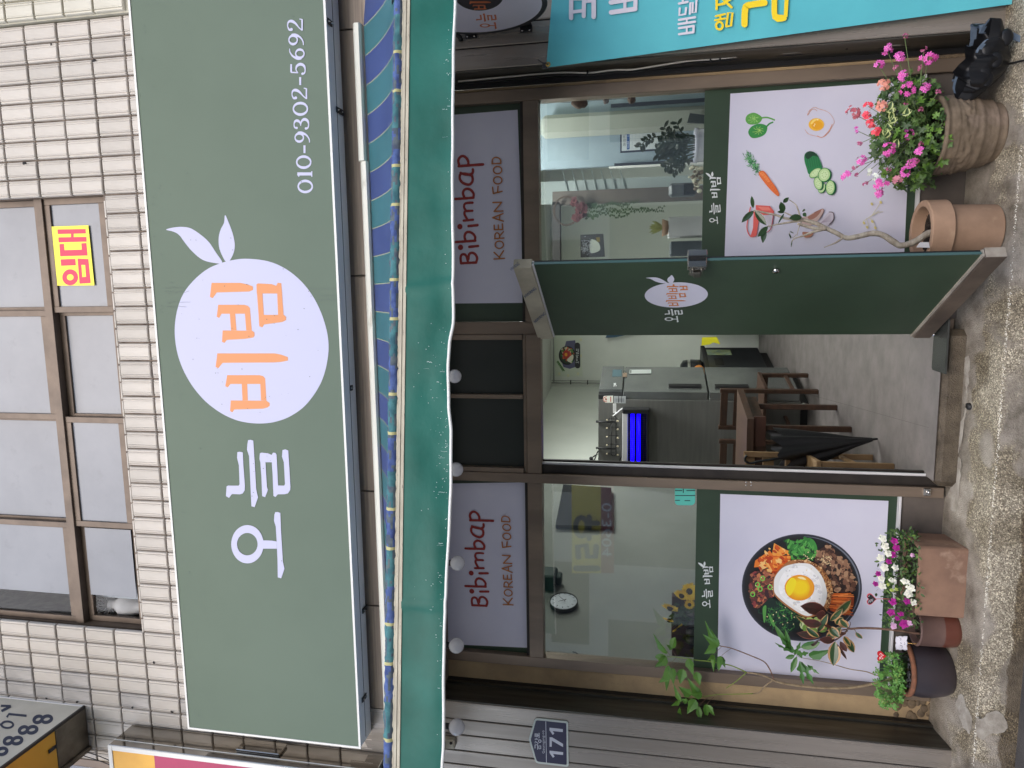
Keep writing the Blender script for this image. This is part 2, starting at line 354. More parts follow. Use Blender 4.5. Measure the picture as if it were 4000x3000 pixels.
# pebble-finish step in front of the shop: one slab with a worn nosing
def pebble_mat():
    m = bpy.data.materials.new('worn pebble terrazzo'); m.use_nodes = True
    N, L = m.node_tree.nodes, m.node_tree.links; b = N['Principled BSDF']
    tc = N.new('ShaderNodeTexCoord')
    vo = N.new('ShaderNodeTexVoronoi'); vo.inputs['Scale'].default_value = 190; L.new(tc.outputs['Object'], vo.inputs['Vector'])
    wn_ = N.new('ShaderNodeSeparateColor'); L.new(vo.outputs['Color'], wn_.inputs[0])
    pc = N.new('ShaderNodeValToRGB'); E = pc.color_ramp.elements
    E[0].position = 0; E[0].color = (*rgb(112,104,90), 1); E[1].position = 1; E[1].color = (*rgb(236,228,206), 1)
    e = pc.color_ramp.elements.new(.45); e.color = (*rgb(152,144,128), 1); e = pc.color_ramp.elements.new(.8); e.color = (*rgb(184,177,160), 1)
    L.new(wn_.outputs[0], pc.inputs[0])
    dr = N.new('ShaderNodeValToRGB'); dr.color_ramp.elements[0].position = .25; dr.color_ramp.elements[1].position = .6
    dr.color_ramp.elements[0].color = (1, 1, 1, 1); dr.color_ramp.elements[1].color = (0.30, 0.27, 0.22, 1); L.new(vo.outputs['Distance'], dr.inputs[0])
    mul = N.new('ShaderNodeMix'); mul.data_type = 'RGBA'; mul.blend_type = 'MULTIPLY'; mul.inputs['Factor'].default_value = .28
    L.new(pc.outputs[0], mul.inputs['A']); L.new(dr.outputs[0], mul.inputs['B'])
    # damp dark patches
    n1 = N.new('ShaderNodeTexNoise'); n1.inputs['Scale'].default_value = 3.2; n1.inputs['Detail'].default_value = 6; n1.inputs['Distortion'].default_value = .6; L.new(tc.outputs['Object'], n1.inputs['Vector'])
    r1 = N.new('ShaderNodeValToRGB'); r1.color_ramp.elements[0].position = .44; r1.color_ramp.elements[1].position = .56
    r1.color_ramp.elements[0].color = (.50, .45, .36, 1); r1.color_ramp.elements[1].color = (1.0, .98, .94, 1); L.new(n1.outputs['Fac'], r1.inputs[0])
    m2 = N.new('ShaderNodeMix'); m2.data_type = 'RGBA'; m2.blend_type = 'MULTIPLY'; m2.inputs['Factor'].default_value = .75; L.new(mul.outputs['Result'], m2.inputs['A']); L.new(r1.outputs[0], m2.inputs['B'])
    # smooth cement patches
    n2 = N.new('ShaderNodeTexNoise'); n2.inputs['Scale'].default_value = 1.9; n2.inputs['Detail'].default_value = 7; n2.inputs['Distortion'].default_value = 1.2
    mp = N.new('ShaderNodeMapping'); mp.inputs['Location'].default_value = (3.3, 1.7, 0); L.new(tc.outputs['Object'], mp.inputs[0]); L.new(mp.outputs[0], n2.inputs['Vector'])
    r2 = N.new('ShaderNodeValToRGB'); r2.color_ramp.elements[0].position = .50; r2.color_ramp.elements[1].position = .56
    r2.color_ramp.elements[0].color = (0, 0, 0, 1); r2.color_ramp.elements[1].color = (1, 1, 1, 1); L.new(n2.outputs['Fac'], r2.inputs[0])
    sx = N.new('ShaderNodeSeparateXYZ'); L.new(tc.outputs['Object'], sx.inputs[0])
    yr = N.new('ShaderNodeMapRange'); yr.inputs['From Min'].default_value = -.30; yr.inputs['From Max'].default_value = -.06; L.new(sx.outputs['Y'], yr.inputs['Value'])
    n3 = N.new('ShaderNodeTexNoise'); n3.inputs['Scale'].default_value = 7; n3.inputs['Detail'].default_value = 6; L.new(tc.outputs['Object'], n3.inputs['Vector'])
    ad = N.new('ShaderNodeMath'); ad.operation = 'ADD'; L.new(yr.outputs[0], ad.inputs[0]); L.new(n3.outputs['Fac'], ad.inputs[1])
    gt = N.new('ShaderNodeMapRange'); gt.inputs['From Min'].default_value = .86; gt.inputs['From Max'].default_value = .93; L.new(ad.outputs[0], gt.inputs['Value'])
    mxx = N.new('ShaderNodeMath'); mxx.operation = 'MAXIMUM'; L.new(gt.outputs[0], mxx.inputs[0]); L.new(r2.outputs[0], mxx.inputs[1])
    cc = N.new('ShaderNodeValToRGB'); cc.color_ramp.elements[0].position = .35; cc.color_ramp.elements[1].position = .65
    cc.color_ramp.elements[0].color = (*rgb(92,84,72), 1); cc.color_ramp.elements[1].color = (*rgb(168,160,148), 1)
    e = cc.color_ramp.elements.new(.72); e.color = (*rgb(205,200,190), 1)
    n4 = N.new('ShaderNodeTexNoise'); n4.inputs['Scale'].default_value = 5; n4.inputs['Detail'].default_value = 9; n4.inputs['Roughness'].default_value = .7; L.new(mp.outputs[0], n4.inputs['Vector']); L.new(n4.outputs['Fac'], cc.inputs[0])
    m3 = N.new('ShaderNodeMix'); m3.data_type = 'RGBA'; L.new(mxx.outputs[0], m3.inputs['Factor']); L.new(m2.outputs['Result'], m3.inputs['A']); L.new(cc.outputs[0], m3.inputs['B'])
    # soaked foot of the riser
    zr = N.new('ShaderNodeMapRange'); zr.inputs['From Min'].default_value = .16; zr.inputs['From Max'].default_value = .02; L.new(sx.outputs['Z'], zr.inputs['Value'])
    n5 = N.new('ShaderNodeTexNoise'); n5.inputs['Scale'].default_value = 4.5; n5.inputs['Detail'].default_value = 6; L.new(tc.outputs['Object'], n5.inputs['Vector'])
    a5 = N.new('ShaderNodeMath'); a5.operation = 'ADD'; L.new(zr.outputs[0], a5.inputs[0]); L.new(n5.outputs['Fac'], a5.inputs[1])
    g5 = N.new('ShaderNodeMapRange'); g5.inputs['From Min'].default_value = .98; g5.inputs['From Max'].default_value = 1.04; L.new(a5.outputs[0], g5.inputs['Value'])
    m5 = N.new('ShaderNodeMix'); m5.data_type = 'RGBA'; m5.blend_type = 'MULTIPLY'; m5.inputs['B'].default_value = (.42, .37, .30, 1); L.new(g5.outputs[0], m5.inputs['Factor']); L.new(m3.outputs['Result'], m5.inputs['A'])
    L.new(m5.outputs['Result'], b.inputs['Base Color'])
    rr = N.new('ShaderNodeMapRange'); rr.inputs['To Min'].default_value = .25; rr.inputs['To Max'].default_value = .7; L.new(n1.outputs['Fac'], rr.inputs['Value']); L.new(rr.outputs[0], b.inputs['Roughness'])
    bp = N.new('ShaderNodeBump'); bp.inputs['Distance'].default_value = .003; bp.invert = True; L.new(vo.outputs['Distance'], bp.inputs['Height'])
    L.new(bp.outputs[0], b.inputs['Normal']); return m
M_peb = pebble_mat()
q = MB(); NX = 120
for i in range(NX + 1):
    x = -6 + 12 * i / NX; w = noise.noise((x * 3, 0, 0)) * .006; w2 = noise.noise((x * 7, 5, 0)) * .004
    prof = [(0.06, .265), (0.0, .262), (-.12, .247 + w), (-.25, .229 + w2), (-.36, .214 + w), (-.388 + w, .205), (-.400 + w, .19), (-.404 + w2, .11), (-.407, .03)]
    q.v += [(x, y, z) for y, z in prof]
NP = 9
for i in range(NX):
    for j in range(NP - 1): q.f.append([i * NP + j, (i + 1) * NP + j, (i + 1) * NP + j + 1, i * NP + j + 1]); q.m.append(0); q.sm.append(True)
tag(q.build('pavement', M_peb), kind='structure')
# bright worn chips along the nosing
q = MB()
for i in range(2200):
    x = random.uniform(-2.9, 1.8); y = -.391 + random.gauss(0, .0075); r = random.uniform(.0006, .0024)
    if noise.noise((x * 4, 1, 1)) < -.3 + .5 * random.random(): continue
    q.add([(x - r, y - r, .2062), (x + r, y - r * .6, .2062), (x + r * .8, y + r, .2075), (x - r, y + r, .2075), (x, y, .209)], [(0, 1, 4), (1, 2, 4), (2, 3, 4), (3, 0, 4)])
chips = tag(q.build('pebble_chips', flat(238, 234, 222, .4)), kind='stuff')
chips['label'] = 'bright worn stone chips along the front edge of the step'
# smears of old white mortar on the step
def pav(y):
    P_ = [(-.40, .19), (-.388, .205), (-.36, .214), (-.25, .229), (-.12, .247), (0, .262), (.06, .265)]
    for (a, u), (b, v) in zip(P_[:-1], P_[1:]):
        if y <= b: return u + (v - u) * (y - a) / (b - a)
    return .265
def ongr(px, py):
    z = .22
    for _ in range(5): p = atz(px, py, z); z = pav(max(-.4, p.y))
    return p
zg1, zg2 = zm(3000, 1000, .60277), zm(3000, 2000, .60277)
M_mortar = mat('old white mortar', rgb(176, 170, 160), .75, col2=rgb(140, 133, 122), scale=14, bump=.003, bscale=70)
for pts in (zg1([(1255,705),(1285,655),(1312,660),(1306,760),(1296,880),(1288,1000),(1276,1080),(1262,1180),(1235,1290),(1205,1300),(1225,1190),(1215,1110),(1262,1060),(1280,980),(1286,860),(1282,770),(1262,760),(1275,735)]),
            zg1([(1200,1300),(1250,1320),(1250,1420),(1240,1520),(1235,1640),(1190,1650),(1170,1560),(1195,1480),(1180,1400),(1165,1340)]),
            zg2([(1238,1190),(1262,1180),(1290,1260),(1318,1320),(1322,1400),(1312,1440),(1280,1410),(1240,1330),(1222,1250)]), zg1([(1085,1455),(1108,1450),(1112,1480),(1095,1500),(1078,1490)])):
    big = smooth(pts, True, 4); big = [(x + 3.5 * noise.noise((x * .06, y * .06, 1)) * 2, y + 3.5 * noise.noise((x * .06, y * .06, 7)) * 2) for x, y in big]
    cx_, cy_ = sum(p[0] for p in big) / len(big), sum(p[1] for p in big) / len(big); q = MB()
    import mathutils.geometry as mg
    P3 = [ongr(x, y) for x, y in big]; tri = mg.tessellate_polygon([[Vector((x, y, 0)) for x, y in big]])
    vs = [(p.x, p.y, pav(p.y) + .0022 + .0012 * noise.noise((p.x * 40, p.y * 40, 0))) for p in P3]; q.add(vs, [tuple(t) for t in tri], 0, True)
    tag(q.build('mortar_smear', M_mortar), kind='structure')
big = smooth(zg2([(1350,1335),(1385,1340),(1430,1300),(1490,1290),(1530,1330),(1555,1385),(1520,1430),(1440,1440),(1390,1475),(1352,1440)]), True, 4)
pr = Print(front(-.4085), 0.0); pr.fill([(x + 5 * noise.noise((x * .06, y * .06, 1)), y + 6 * noise.noise((x * .06, y * .06, 7))) for x, y in big], M_mortar); tag(pr.mb.build('mortar_smear', M_mortar), kind='structure')
sheet('ground', -250, 250, -250, 250, -0.02, mat('distant ground', rgb(90, 88, 84), .9))

# ================================================================== SHOP BUILDING
bld = thing('shop_building', 'white tiled two storey building with stainless steel cladding above the green shop front', 'building', (0, 0.3, 0.275))
FZ = .35
# --- tiled upper wall
YT = -.25
PX, PZ = .1063, .2135; X0, Z0 = 1.227, 4.845
WX0, WX1, WZ0, WZ1 = -2.092, .616, 4.866, 6.3
box('wall_core', (-3.9, -.242, 2.95), (1.531, .35, WZ0), M_grout, bld)
box('wall_core', (-3.9, -.242, WZ0), (WX0, .35, 6.6), M_grout, bld)
box('wall_core', (WX1, -.242, WZ0), (1.531, .35, 6.6), M_grout, bld)
box('wall_core', (WX0, -.242, WZ1), (WX1, .35, 6.6), M_grout, bld)
def tile_mesh(name, w, h, m):
    # fluted profile: pairs of ridges near both long sides
    e = w / 2 - .0032; pr = [(-e, .012), (-e + .002, -.004), (-e + .006, -.009), (-e + .010, -.010), (-e + .012, -.0055), (-e + .015, -.0055), (-e + .018, -.0115), (-e + .022, -.0115), (-e + .024, -.0085), (-e + .027, -.010)]
    pr = pr + [(-x, y) for x, y in reversed(pr)]; n = len(pr); hz = h / 2 - .0055
    q = MB(); v = []
    for z, iy in ((-hz, .004), (-hz + .004, 0), (hz - .004, 0), (hz, .004)): v += [(x, y + iy, z) for x, y in pr]
    q.add(v, [(j * n + i, j * n + i + 1, (j + 1) * n + i + 1, (j + 1) * n + i) for j in range(3) for i in range(n - 1)] + [list(range(n)), list(range(4 * n - 1, 3 * n - 1, -1))])
    me = bpy.data.meshes.new(name); me.from_pydata(q.v, [], q.f); me.materials.append(m); return me
ME_t = [tile_mesh('tile', PX, PZ, m) for m in (M_tile, M_tileg, M_tilec)]
def put_mesh(name, me, parent, loc, rot=None, sc=None):
    o = bpy.data.objects.new(name, me); COL.objects.link(o); o.parent = parent; WL[o.name] = WL[parent.name]
    o.location = Vector(loc) - WL[parent.name]
    if rot: o.rotation_euler = rot
    if sc: o.scale = sc
    return o
rows = range(-7, 7); nt = 0; rest = MB()
for r_ in rows:
    zc = Z0 + (r_ + .5) * PZ
    for c in range(-3, 44):
        xc = X0 - (c + .5) * PX
        if xc + PX / 2 > 1.56: continue
        if WX0 - .02 < xc < WX1 + .02 and WZ0 < zc: continue
        p_ = pxl = None
        vis = (zc > 4.40) or xc < -2.5
        if not vis: continue
        q_ = Vector((xc, YT, zc)) - CAM; fx = 2000 + FL * q_.dot(rt) / q_.dot(fw); fy = 1500 + FL * q_.dot(dn) / q_.dot(fw)
        if not (-90 < fx < 1560 and -60 < fy < 3060): continue
        k = 1 if (zc > 5.2 and xc < -2.35 and xc > -2.62 and random.random() < .9) or (xc < -2.5 and random.random() < .25) else 0
        o = put_mesh('tile', ME_t[k], bld, (xc + random.uniform(-.0008, .0008), YT + random.uniform(-.002, .002), zc), (random.uniform(-.006, .006), 0, random.uniform(-.008, .008))); nt += 1
# tile edges turned into the window reveal (sill and side)
for i in range(26):
    x = WX0 + .052 + i * PX
    if x > WX1: break
    box('sill_tile', (x - PX / 2 + .004, -.246, WZ0 - .016), (x + PX / 2 - .004, -.165, WZ0 - .001), M_tile, bld, .004)
for i in range(5):
    z = WZ0 + .11 + i * PZ
    box('reveal_tile', (WX0 - .013, -.245, z - PZ / 2 + .004), (WX0 - .001, -.165, z + PZ / 2 - .004), M_tile, bld, .003)
    box('reveal_tile', (WX1 + .001, -.245, z - PZ / 2 + .004), (WX1 + .013, -.165, z + PZ / 2 - .004), M_tile, bld, .003)
# neighbouring bay of cream tiles
box('cream_wall_core', (1.549, -.274, 3.0), (2.9, .35, 6.6), M_groutc, bld)
for r_ in range(-1, 6):
    for c in range(12):
        xc = 1.552 + (c + .5) * PX; zc = 4.78 + (r_ + .5) * .19
        o = put_mesh('tile', ME_t[2], bld, (xc, -.285, zc), None, (1, 1, .19 / PZ))
# plug holes and cracks in the tiles
M_hole = mat('dark plug hole', rgb(30, 28, 30), .8)
q = MB()
for (hx, hy, rr) in ((365, 233, .010), (93, 635, .010), (197, 175, .006), (300, 2742, .009), (178, 2728, .007), (598, 2588, .008), (515, 2764, .008), (670, 2782, .009), (1030+0, 2760, .001)):
    p = at(hx, hy, -.265)
    for k in range(5):
        a = random.uniform(0, 6.3); d = random.uniform(0, rr); q.ball((p.x + d * math.cos(a), -.262, p.z + d * math.sin(a)), rr * random.uniform(.4, .9), 7, 0, (1, .3, 1))
tag(q.build('plug_hole', M_hole, bld), kind='stuff')

# --- upper window
uw = link(bpy.data.objects.new('window', None), bld); 
M_bronzeu = mat('dull brown window frame', rgb(92,80,70), .5, .3, col2=rgb(112,98,86), scale=6, bump=.0003, bscale=50)
def fbox(name, x0, x1, z0, z1, y0, y1, m, par, bev=.002): return box(name, (x0, y0, z0), (x1, y1, z1), m, par, bev)
YW = -.20
cols = [at(215, 765, YW).x]                                # right jamb
cx = [WX1 - .0] + [at(230, 1212, YW).x, at(265, 1642, YW).x, at(300, 2046, YW).x] + [WX0]
zmid = at(146, 800, YW).z
fr = MB(); t = .034
fr.box((WX0, -.20, WZ0), (WX1, -.12, WZ0 + .038), 0, .003); fr.box((WX0, -.20, WZ0 + .038), (WX0 + .014, -.12, WZ1)); fr.box((WX1 - .024, -.20, WZ0 + .038), (WX1, -.12, WZ1))
fr.box((WX0 + .014, -.20, zmid - .03), (WX1 - .024, -.12, zmid + .012), 0, .002); fr.box((WX0 + .014, -.195, zmid + .014), (WX1 - .024, -.12, zmid + .03))
fr.build('outer_frame', M_bronzeu, uw)
box('track', (WX0 + .04, -.17, WZ0 + .038), (WX1 - .04, -.13, WZ0 + .05), M_bronzed, uw)
def sash(x0, x1, z0, z1, y, parent, gl=M_glassu, w=.036, wb=.04):
    s_ = MB(); s_.box((x0, y, z0), (x0 + w, y + .028, z1), 0, .0015); s_.box((x1 - w, y, z0), (x1, y + .028, z1), 0, .0015)
    s_.box((x0 + w, y + .001, z0), (x1 - w, y + .027, z0 + wb), 0, .0015); s_.box((x0 + w, y + .001, z1 - wb), (x1 - w, y + .027, z1), 0, .0015)
    s_.build('sash', M_bronzeu, parent)
    box('pane', (x0 + w, y + .012, z0 + wb), (x1 - w, y + .016, z1 - wb), gl, parent)
M_frost = mat('frosted window film', rgb(116,121,131), .3, col2=rgb(128,133,143), scale=2.0, spec=.5, col3=rgb(110,114,122), scale3=9, lo3=.6, hi3=.8)
zl0, zl1 = WZ0 + .045, zmid - .03; zu0 = zmid + .032; zu1 = zu0 + 1.0
gl_c = bpy.data.materials.new('clear upper glass'); gl_c.use_nodes = True; mk_glass(gl_c, (.85, .87, .88), .03, .04, 1.22)
for k in range(4):
    xa, xb = cx[k + 1], cx[k]; 
    if k == 0: xb -= .024
    if k == 3: xa += .016
    yy = -.188 if k in (0, 2) else -.155
    if k == 0: xa -= .015
    if k == 2: xa -= .02; xb += .02
    sash(xa, xb, zl0, zl1, yy, uw, gl_c if k == 3 else M_frost)
    sash(xa, xb, zu0, zu1, -.155 if k in (0, 2) else -.188, uw, gl_c if k == 3 else M_frost)
xfz = at(330, 2322, -.17).x; box('frosted_film', (xfz, -.164, zl0 + .04), (cx[3] - .036, -.1615, zl1 - .04), M_frost, uw); box('frosted_film', (xfz, -.1795, zu0 + .04), (cx[3] + .0, -.1775, zu1 - .04), M_frost, uw)
# room behind the upper window: pale blind on the right three bays, dim wall and plaster bust at the left
M_blind = mat('grey white blind', rgb(200,204,212), .8, col2=rgb(188,192,202), scale=2, stretch=(1, 1, 3))
xs = at(330, 2330, -.10).x
q = MB(); n = 60
for i in range(n + 1):
    x = xs + (WX1 - xs) * i / n; y = -.085 + .004 * math.sin(i * .9)
    q.v += [(x, y, WZ0), (x, y, 6.4)]
for i in range(n): q.f.append([2 * i, 2 * i + 2, 2 * i + 3, 2 * i + 1]); q.m.append(0); q.sm.append(True)
q.build('blind', M_blind, uw)
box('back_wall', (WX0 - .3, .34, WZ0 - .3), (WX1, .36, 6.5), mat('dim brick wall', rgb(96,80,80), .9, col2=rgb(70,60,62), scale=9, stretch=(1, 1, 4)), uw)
box('inner_sill', (WX0, -.115, WZ0 - .05), (WX1, .34, 4.984), mat('inner sill', rgb(150,140,135), .7), uw)
vase = thing('plaster_vase', 'white plaster urn with curly dried flowers behind the small upper left window pane', 'vase', (-2.01, -.045, 4.985))
c = WL[vase.name]; M_pl = mat('white plaster', rgb(214,206,204), .8)
q = MB(); q.lathe([(.001, 0), (.045, 0), (.045, .012), (.028, .03), (.06, .07), (.074, .125), (.07, .17), (.045, .205), (.03, .225), (.028, .245), (.04, .262), (.03, .262)], c, 28); q.build('urn', M_pl, vase)
q = MB()
for i in range(46):
    a = random.uniform(0, 6.28); e = random.uniform(.1, 1.3); d = Vector((math.cos(a) * math.cos(e), math.sin(a) * math.cos(e), math.sin(e)))
    p0 = c + Vector((0, 0, .26)); pts = [p0 + d * (.095 * s_ / 7) + Vector((math.sin(s_ * 1.5 + a) * .007, math.cos(s_ * 1.7 + i) * .007, 0)) for s_ in range(8)]
    q.tube(pts, .0034, 4)
tag(q.build('dried_flowers', M_pl, vase), kind='stuff')
# second small window further left
w2 = link(bpy.data.objects.new('window', None), bld)
xw = at(480, 2978, -.25).x
box('outer_frame', (xw - .5, -.268, 4.99), (xw, -.24, 5.6), M_bronze, w2); box('pane', (xw - .46, -.272, 5.03), (xw - .05, -.27, 5.56), M_glassu, w2)

# rental notice
s19 = zm(0, 0, .60277)
nt_ = thing('rental_notice', 'yellow paper notice with large red letters stuck to the small upper window pane', 'notice', tuple(at(280, 1000, -.2)))
S = front(-.186); pr = Print(S, .0)
pr.fill([(199, 885), (345, 880), (369, 1115), (222, 1116)], mat('yellow paper', rgb(250, 240, 80), .6))
RED = mat('red print', rgb(214, 60, 92), .6); Y2 = zm(0, 1000, .60277)
for p in ([(372,1487),(555,1484),(557,1513),(374,1517)], [(378,1538),(560,1535),(562,1566),(380,1571)], [(460,1515),(478,1515),(478,1539),(460,1539)],
          [(385,1582),(415,1580),(418,1621),(530,1618),(527,1577),(560,1575),(568,1656),(390,1661)]): pr.fill(s19(p), RED)
pr.fill(Y2([(393,22),(488,18),(492,60),(396,64)]), RED)
for a_, b_ in ((ell(455,138,51,52,30), ell(455,138,22,20,30)),): pr.ring(Y2(a_), Y2(b_), RED)
pr.ring(Y2([(503,17),(573,20),(588,175),(516,180)]), Y2([(527,58),(552,58),(558,135),(533,137)]), RED)
pr.done('paper', nt_)

# --- stainless cladding strips left of the shop, each strip a piece
YS = -.225
xl = [at(px_, py_, YS).x for px_, py_ in ((2000, 2762), (2000, 2832), (2000, 2893), (2000, 2955))]
xl += [xl[-1] - .088 * k for k in range(1, 8)]
for a_, b_ in zip(xl[:-1], xl[1:]):
    q = MB(); q.box((b_ + .004, YS, .15), (a_ - .002, -.2, 3.24), 0, .003); q.build('cladding_panel', M_steel, bld)
    box('joint', (b_ - .002, YS + .008, .15), (b_ + .004, -.2, 3.24), M_bronzed, bld)
XL = xl[0]
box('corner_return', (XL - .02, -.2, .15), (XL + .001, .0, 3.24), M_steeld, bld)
box('cladding_core', (-3.5, -.199, .1), (XL - .02, .3, 3.24), M_bronzed, bld)
# angled dark return between cladding and stucco
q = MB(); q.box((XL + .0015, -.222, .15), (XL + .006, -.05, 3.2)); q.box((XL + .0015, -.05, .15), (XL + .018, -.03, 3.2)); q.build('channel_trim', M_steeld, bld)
box('channel_trim', (XL + .0015, -.03, .15), (XL + .02, 0, 3.2), M_black, bld)
# right of the shop
XR = at(2100, 254, YS).x
xr = [XR, at(1900, 182, YS).x, at(1900, 95, YS).x]; xr += [xr[-1] + .14 * k for k in range(1, 6)]
for a_, b_ in zip(xr[:-1], xr[1:]):
    q = MB(); q.box((a_ + .002, YS, .15), (b_ - .005, -.2, 3.24), 0, .003); q.build('cladding_panel', M_steel, bld)
    box('joint', (b_ - .005, YS + .008, .15), (b_ + .002, -.2, 3.24), M_bronzed, bld)
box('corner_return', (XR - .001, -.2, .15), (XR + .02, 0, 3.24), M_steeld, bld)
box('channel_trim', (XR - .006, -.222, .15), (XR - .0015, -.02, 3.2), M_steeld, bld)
box('channel_trim', (XR - .03, -.02, .15), (XR - .0015, 0, 3.2), M_black, bld)
box('cladding_core', (XR + .02, -.199, .1), (3.0, .3, 3.24), M_bronzed, bld)
# fascia above the shopfront
xf = [-2.42, -2.40 + .62, -1.10, 0.1, 1.36, 2.0, 3.0]
for a_, b_ in zip(xf[:-1], xf[1:]): box('fascia_panel', (a_ + .003, -.262, 2.93), (b_ - .003, -.225, 3.56), M_steelb, bld, .003)
box('fascia_end', (-3.2, -.258, 3.245), (-2.423, -.225, 3.5), M_steel, bld)
# stucco strips and lintel
def xat(px, py, Y=0): return at(px, py, Y).x
xs0, xs1 = -2.205, 1.072
box('stucco_strip', (XL + .0205, 0, .2), (xs0, .08, 3.0), M_stucco, bld); box('stucco_strip', (xs1, 0, .2), (XR - .0305, .08, 3.0), M_stucco, bld)
box('lintel', (XL, .001, 2.965), (XR, .1, 3.2), M_bronzed, bld)
q = MB()
for k in range(22):   # broken mortar at the foot of the stucco
    for xx in (random.uniform(XL + .02, xs0), random.uniform(xs1, XR - .03)):
        q.ball((xx, -.002, random.uniform(.22, .44)), random.uniform(.012, .035), 8, 0, (1, .25, .8))
tag(q.build('broken_mortar', mat('broken mortar', rgb(96,84,70), .9, col2=rgb(130,112,88), scale=20, bump=.004, bscale=60), bld), kind='stuff')

# ================================================================== SHOPFRONT
sf = thing('glazed_storefront', 'bronze framed glazed shop front with green film bands, two window panes and a doorway', 'shopfront', (0, 0, .29))
xD0, xD1 = -.978, -.235            # doorway
def F(name, x0, x1, z0, z1, y0=-.03, y1=.05, m=M_bronze): return box(name, (x0, y0, z0), (x1, y1, z1), m, sf, .002)
zT0, zT1 = 2.357, 2.44
F('frame_post', xs0, xs0 + .062, .275, 3.0); F('frame_post', xs1 - .062, xs1, .275, 3.0)
F('frame_post', -1.082, -1.028, .275, 3.0, -.036); F('frame_post', -1.0275, xD0, .275, zT0, -.01, .05, M_bronzed)
F('frame_post', xD1, xD1 + .07, .275, 3.0, -.02)
F('transom_bar', xs0 + .0625, -1.0825, zT0, zT1); F('transom_bar', -1.0275, xD1 - .0005, zT0 - .0, zT1 + .0); F('transom_bar', xD1 + .0705, xs1 - .0625, zT0, zT1)
F('transom_bar', xs0 + .0625, -1.0825, zT1 + .002, zT1 + .018, -.015, .04, M_bronzed); F('transom_bar', -1.0275, xD1 - .0005, zT1 + .002, zT1 + .02, -.015, .04)
F('transom_bar', xD1 + .0705, xs1 - .0625, zT1 + .002, zT1 + .018, -.015, .04, M_bronzed)
xm = xat(1900, 1546); F('mullion', xm - .012, xm + .012, zT1 + .0205, 3.0)
F('mullion', -1.027, -1.0, zT1 + .0205, 3.0); F('mullion', xD1 - .03, xD1 - .0005, zT1 + .0205, 3.0)
for a_, b_ in ((-1.0, xm - .012), (xm + .012, xD1 - .03)): box('transom_film', (a_, .012, zT1 + .0205), (b_, .016, 3.0), mat('near black green film', rgb(24, 34, 30), .35), sf)
# sills and skirting panels
zs = .477
F('sill', xs0 + .0625, -1.0825, zs - .012, zs, -.02, .05, M_alum); F('sill', xD1 + .0705, xs1 - .0625, zs - .012, zs, -.02, .05, M_alum)
M_skirt = mat('taupe skirting panel', rgb(112, 103, 96), .6, .2, col2=rgb(88, 82, 78), scale=3)
F('skirting_panel', xs0 + .0625, -1.0825, .26, zs - .012, -.006, .03, M_skirt); F('skirting_panel', xD1 + .0705, xs1 - .0625, .26, zs - .012, -.006, .03, M_skirt)
# threshold
box('threshold', (xD0 - .03, -.105, .22), (xD1 + .02, .0005, FZ - .001), M_peb, sf, .03)
# door jamb gasket strips seen inside the doorway
box('gasket', (xD0, .0, FZ), (xD0 + .012, .014, zT0), M_alum, sf); box('gasket', (xD0, .03, FZ), (xD0 + .02, .05, zT0), M_bronzed, sf)
for z_ in (1.36, 1.385):
    for x_ in (-1.046, -1.066):
        pass
q = MB()
for (a_, b_) in ((2915, 1884), (2915, 1896), (2935, 1884), (2935, 1896)):
    p = at(a_, b_, -.037); q.ball((p.x, -.0365, p.z), .004, 8, 0, (1, .4, 1))
q.build('screw', M_chrome, sf)
p = at(3618, 1918, -.03); q = MB(); q.box((p.x - .022, -.05, p.z - .018), (p.x + .018, -.02, p.z + .018), 0, .004); q.ball((p.x, -.052, p.z - .004), .011, 10); q.build('floor_lock', M_chrome, sf)
# glass panes
gp = [box('pane', (xs0 + .062, .012, 1.497), (-1.082, .018, zT0), M_glass, sf), box('pane', (xD1 + .07, .012, 1.497), (xs1 - .062, .018, zT0), M_glass, sf)]
# green film on the lower glass
gf = [box('green_film', (xs0 + .062, .012, zs), (-1.082, .018, 1.497), M_green, sf), box('green_film', (xD1 + .07, .012, zs), (xs1 - .062, .018, 1.497), M_green, sf)]
S0 = front(.012)
tp = [box('transom_film', (xs0 + .0625, .012, zT1 + .018), (-1.0825, .018, 3.0), M_green, sf), box('transom_film', (xD1 + .0705, .012, zT1 + .018), (xs1 - .0625, .018, 3.0), M_green, sf)]
